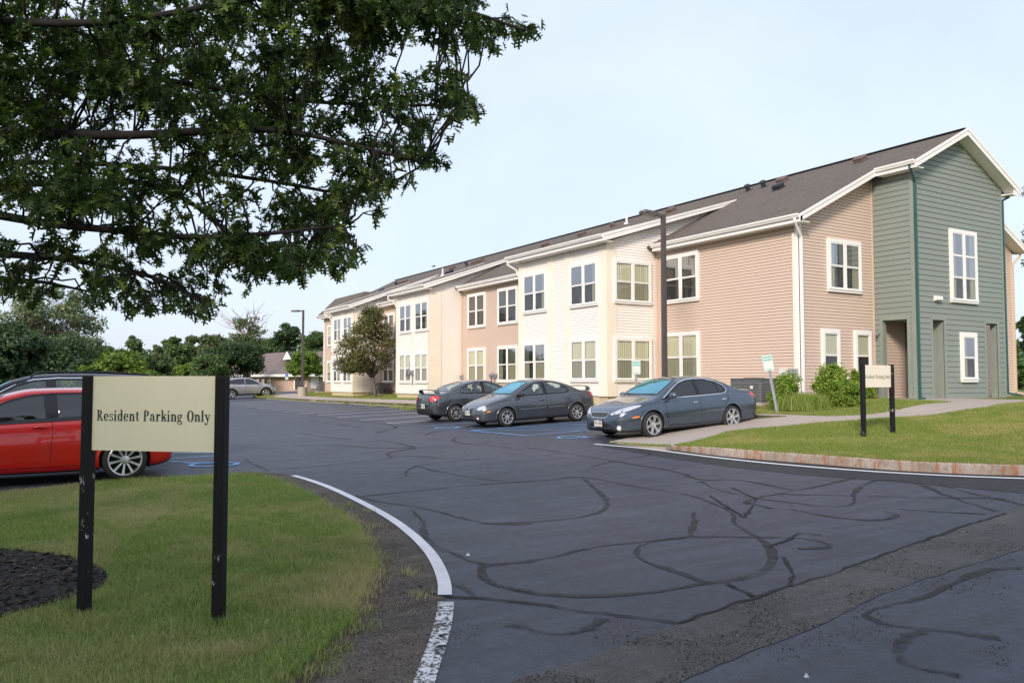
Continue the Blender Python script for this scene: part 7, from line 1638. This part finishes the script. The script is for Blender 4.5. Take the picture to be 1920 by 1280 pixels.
e0, e1, e2, e3 = (zr(v, ze) for v in (e0, e1, e2, e3)); mb.add([e0, e1, e2, e3, r0, r1, r2, r3, (*bk[0], ze), (*bk[1], ze)], [(0, 1, 5, 4), (1, 2, 6, 5), (2, 3, 7, 6), (0, 4, 8), (8, 4, 5, 6, 7, 9), (3, 9, 7)]); wchild(mb, 'roof', M['froof'], root)
mb = MB()
for p0, p1 in ((e0, e1), (e1, e2), (e2, e3)): mb.add([zr(p0, ze - .32), zr(p1, ze - .32), zr(p1, ze + .03), zr(p0, ze + .03)], [(0, 1, 2, 3)])
wchild(mb, 'fascia', M['white'], root)
g0, g1, gt = q(530, 674, 124), q(545.5, 673, 123.5), q(538, 658.5, 124); gb = q(545, 660, 131)
mb = MB(); mb.add([g0, g1, gt], [(0, 1, 2)]); dm = wchild(mb, 'dormer', M['white'], root); mb = MB(); mb.add([g0, g1, gt, gb], [(0, 2, 3), (2, 1, 3)]); mb.v = [(x, y, z + .03) for x, y, z in mb.v]; wsub(mb, 'dormer_roof', M['froof'], dm, root)
def fwin(p0, p1, px0, px1, y0, y1, nm, mm, off=.12):
    def on(px):
        d = raydir(px, 713); ax, ay = p0[0], p0[1]; bx_, by_ = p1[0] - p0[0], p1[1] - p0[1]; t = (ax * by_ - ay * bx_) / (d.x * by_ - d.y * bx_); return (d.x * t, d.y * t)
    a_, b_ = on(px0), on(px1); Yn = a_[0] * ST + a_[1] * CT; k = 1 - off / Yn; z0 = EYE + (713 - y0) * Yn / F; z1 = EYE + (713 - y1) * Yn / F; mb = MB()
    a_ = (a_[0] * k, a_[1] * k); b_ = (b_[0] * k, b_[1] * k); dx, dy = a_[0] * .0012, a_[1] * .0012
    v = [(*a_, z0), (*b_, z0), (*b_, z1), (*a_, z1)]; mb.add(v + [(x + dx, y + dy, z) for x, y, z in v], [(0, 1, 2, 3), (7, 6, 5, 4), (0, 4, 5, 1), (1, 5, 6, 2), (2, 6, 7, 3), (3, 7, 4, 0)]); return mb
for px in (476.5, 487, 497.5): w_ = wchild(fwin(A0, B0, px - 3.2, px + 3.2, 719, 708.5, 0, 0), 'window', M['white'], root); wsub(fwin(A0, B0, px - 2.2, px + 2.2, 718, 709.5, 0, 0, .3), 'pane', M['room'], w_, root)
w_ = wchild(fwin(B0, C0, 551, 566, 730, 709, 0, 0), 'door', M['white'], root); wsub(fwin(B0, C0, 553, 564, 729, 710.5, 0, 0, .3), 'pane', M['room'], w_, root)
wchild(fwin(B0, C0, 505.5, 507.5, 731, 704, 0, 0, .1), 'corner_board', M['white'], root); wchild(fwin(C0, D0, 583, 597, 728, 707, 0, 0, .1), 'garage_door', M['white'], root)
# small far access sign near the low building
w, a = T(538, 74); z = H(w, a, .05); root = empty('far_sign', (w, a, z)); tag(root, 'tiny blue and white sign on a thin post before the distant building', 'sign'); mb = MB(); mb.tube([(0, 0, -.1), (0, 0, 1.3)], .025, 6); mb.build('sign_post', M['galv'], root)
mb = MB(); mb.bar((-.14 * CT, .14 * ST, 1.15), (.14 * CT, -.14 * ST, 1.15), .02, .22); mb.build('sign_plate', M['signwhite'], root); mb = MB(); mb.bar((-.14 * CT, .14 * ST, 1.4), (.14 * CT, -.14 * ST, 1.4), .02, .26); mb.build('sign_panel', mat('sign_blue', (.05, .16, .45), .5), root)
# --- blue markings
def bl(pts, w=.10, off=.0125): ribbon(mbb, [G(x, y) for x, y in pts], w, off, .4)
bx1 = [G(882, 807.5), G(1352, 787)]
P0, P1 = G(882, 807.5), G(992, 816.5); aA, aB = P0[1], P1[1]; wA = P0[0]; 
ribbon(mbb, [(wA, aA), (15.8, aA)], .09, .0120, .4); ribbon(mbb, [(wA + .15, aB), (16.0, aB)], .09, .0120, .4); ribbon(mbb, [(wA, aA + .04), (wA + .15, aB - .04)], .10, .0128, .4)
for i in range(1, 6):
    x0 = wA + .1 + i * .75; ribbon(mbb, [(x0 - .75, aA if i > 1 else aA), (min(x0 + 1.2, 15.9), aB)], .085, .0134, .4)
g = G(793, 799); ribbon(mbb, [(g[0], g[1]), (15.8, g[1])], .09, .0120, .4)
g = G(853, 802); wheelchair(mbb, g, .95, R(200)); g = G(1092, 820); wheelchair(mbb, g, .95, R(200))
g = G(385, 869); wheelchair(mbb, (g[0] - .1, g[1]), 1.15, R(20))
for (a_, b_) in (((250, 852), (420, 849)), ((300, 862), (430, 853))): ribbon(mbb, [G(*a_), G(*b_)], .09, .0122, .4)
o = mbb.build('blue_parking_lines', M['blue']); o['kind'] = 'structure'
o = globals()['mb_lines'].build('white_stall_lines', M['stall']); o['kind'] = 'structure'
# bird over the roof
w, a = T(812.5, 40); root = tag(empty('bird', (w, a, EYE + (713 - 498.5) * 40 / F)), 'small dark bird flying above the roof ridge', 'bird')
mb = MB(); mb.lathe([(0, -.10), (.022, -.06), (.028, 0), (.018, .06), (.014, .09), (0, .11)], 8, Matrix.Rotation(R(80), 4, 'Y')); mb.add([(.03, 0, .01), (-.03, 0, .01), (-.05, .13, .05), (.0, .22, .02), (.03, .12, .04), (-.05, -.13, .05), (.0, -.22, .02), (.03, -.12, .04)], [(0, 1, 2, 4), (4, 2, 3), (1, 0, 7, 5), (5, 7, 6)]); mb.add([(-.08, 0, 0), (-.15, .03, 0), (-.15, -.03, 0)], [(0, 1, 2)]); mb.build('body', M['plastic'], root)
# paper scraps on the asphalt
for (px, py, s_) in ((1512, 1274, .016), (877, 1044, .022)):
    g = G(px, py); mb = MB(); mb.add([(-s_, -s_ * .6, .018), (s_, -s_ * .4, .014), (s_ * .8, s_ * .5, .03), (-s_ * .7, s_ * .6, .016), (0, 0, .04)], [(0, 1, 4), (1, 2, 4), (2, 3, 4), (3, 0, 4)]); o = mb.build('paper_scrap', M['litter'], None); o.location = (g[0], g[1], H(*g)); tag(o, 'white paper scrap on the asphalt at the bottom edge' if px > 1000 else 'pale bluish scrap on the asphalt beside the white edge line', 'litter')
# ---------------------------------------------------------------- camera, light
cam = bpy.data.cameras.new('camera'); co = bpy.data.objects.new('camera', cam); COL.objects.link(co)
cam.sensor_width = 36; cam.lens = F / 1920 * 36; cam.clip_end = 4000
co.matrix_world = Matrix.Translation((0, 0, EYE)) @ CAMROT.to_4x4(); SC.camera = co
SUNEL = R(27); SD = Vector((-.8, -.6, 0)).normalized() * math.cos(SUNEL) + Vector((0, 0, math.sin(SUNEL)))
su = bpy.data.lights.new('sun', 'SUN'); su.energy = 2.9; su.angle = R(11); su.color = (1., .88, .77)
so = bpy.data.objects.new('sun', su); COL.objects.link(so); so.rotation_euler = SD.to_track_quat('Z', 'Y').to_euler(); so.location = (-20, -20, 30)
w = bpy.data.worlds.new('World'); SC.world = w; w.use_nodes = True; nt = w.node_tree; bg = nt.nodes['Background']
sky = N(nt, 'ShaderNodeTexSky', sky_type='NISHITA'); sky.sun_disc = False; sky.sun_elevation = SUNEL; sky.sun_rotation = math.atan2(SD.x, SD.y)
sky.dust_density = 2.5; sky.air_density = 1.; sky.ozone_density = 1.5
tc = N(nt, 'ShaderNodeTexCoord'); cl = noise(nt, tc.outputs['Generated'], 1.6, 5, .55, .6)
hz = mixc(nt, ramp(nt, cl, [(.3, (.52, .52, .52)), (.75, (.74, .74, .74))]), sky.outputs[0], (8.5, 9.4, 11.2))
L(nt, hz, bg.inputs['Color']); bg.inputs['Strength'].default_value = .1
SC.view_settings.view_transform = 'Standard'; SC.view_settings.look = 'None'; SC.view_settings.exposure = .38; SC.view_settings.gamma = 1
SC.render.film_transparent = False
SC.cycles.max_bounces = 6; SC.cycles.transparent_max_bounces = 16; SC.cycles.use_denoising = True
SC.cycles.caustics_reflective = False; SC.cycles.caustics_refractive = False
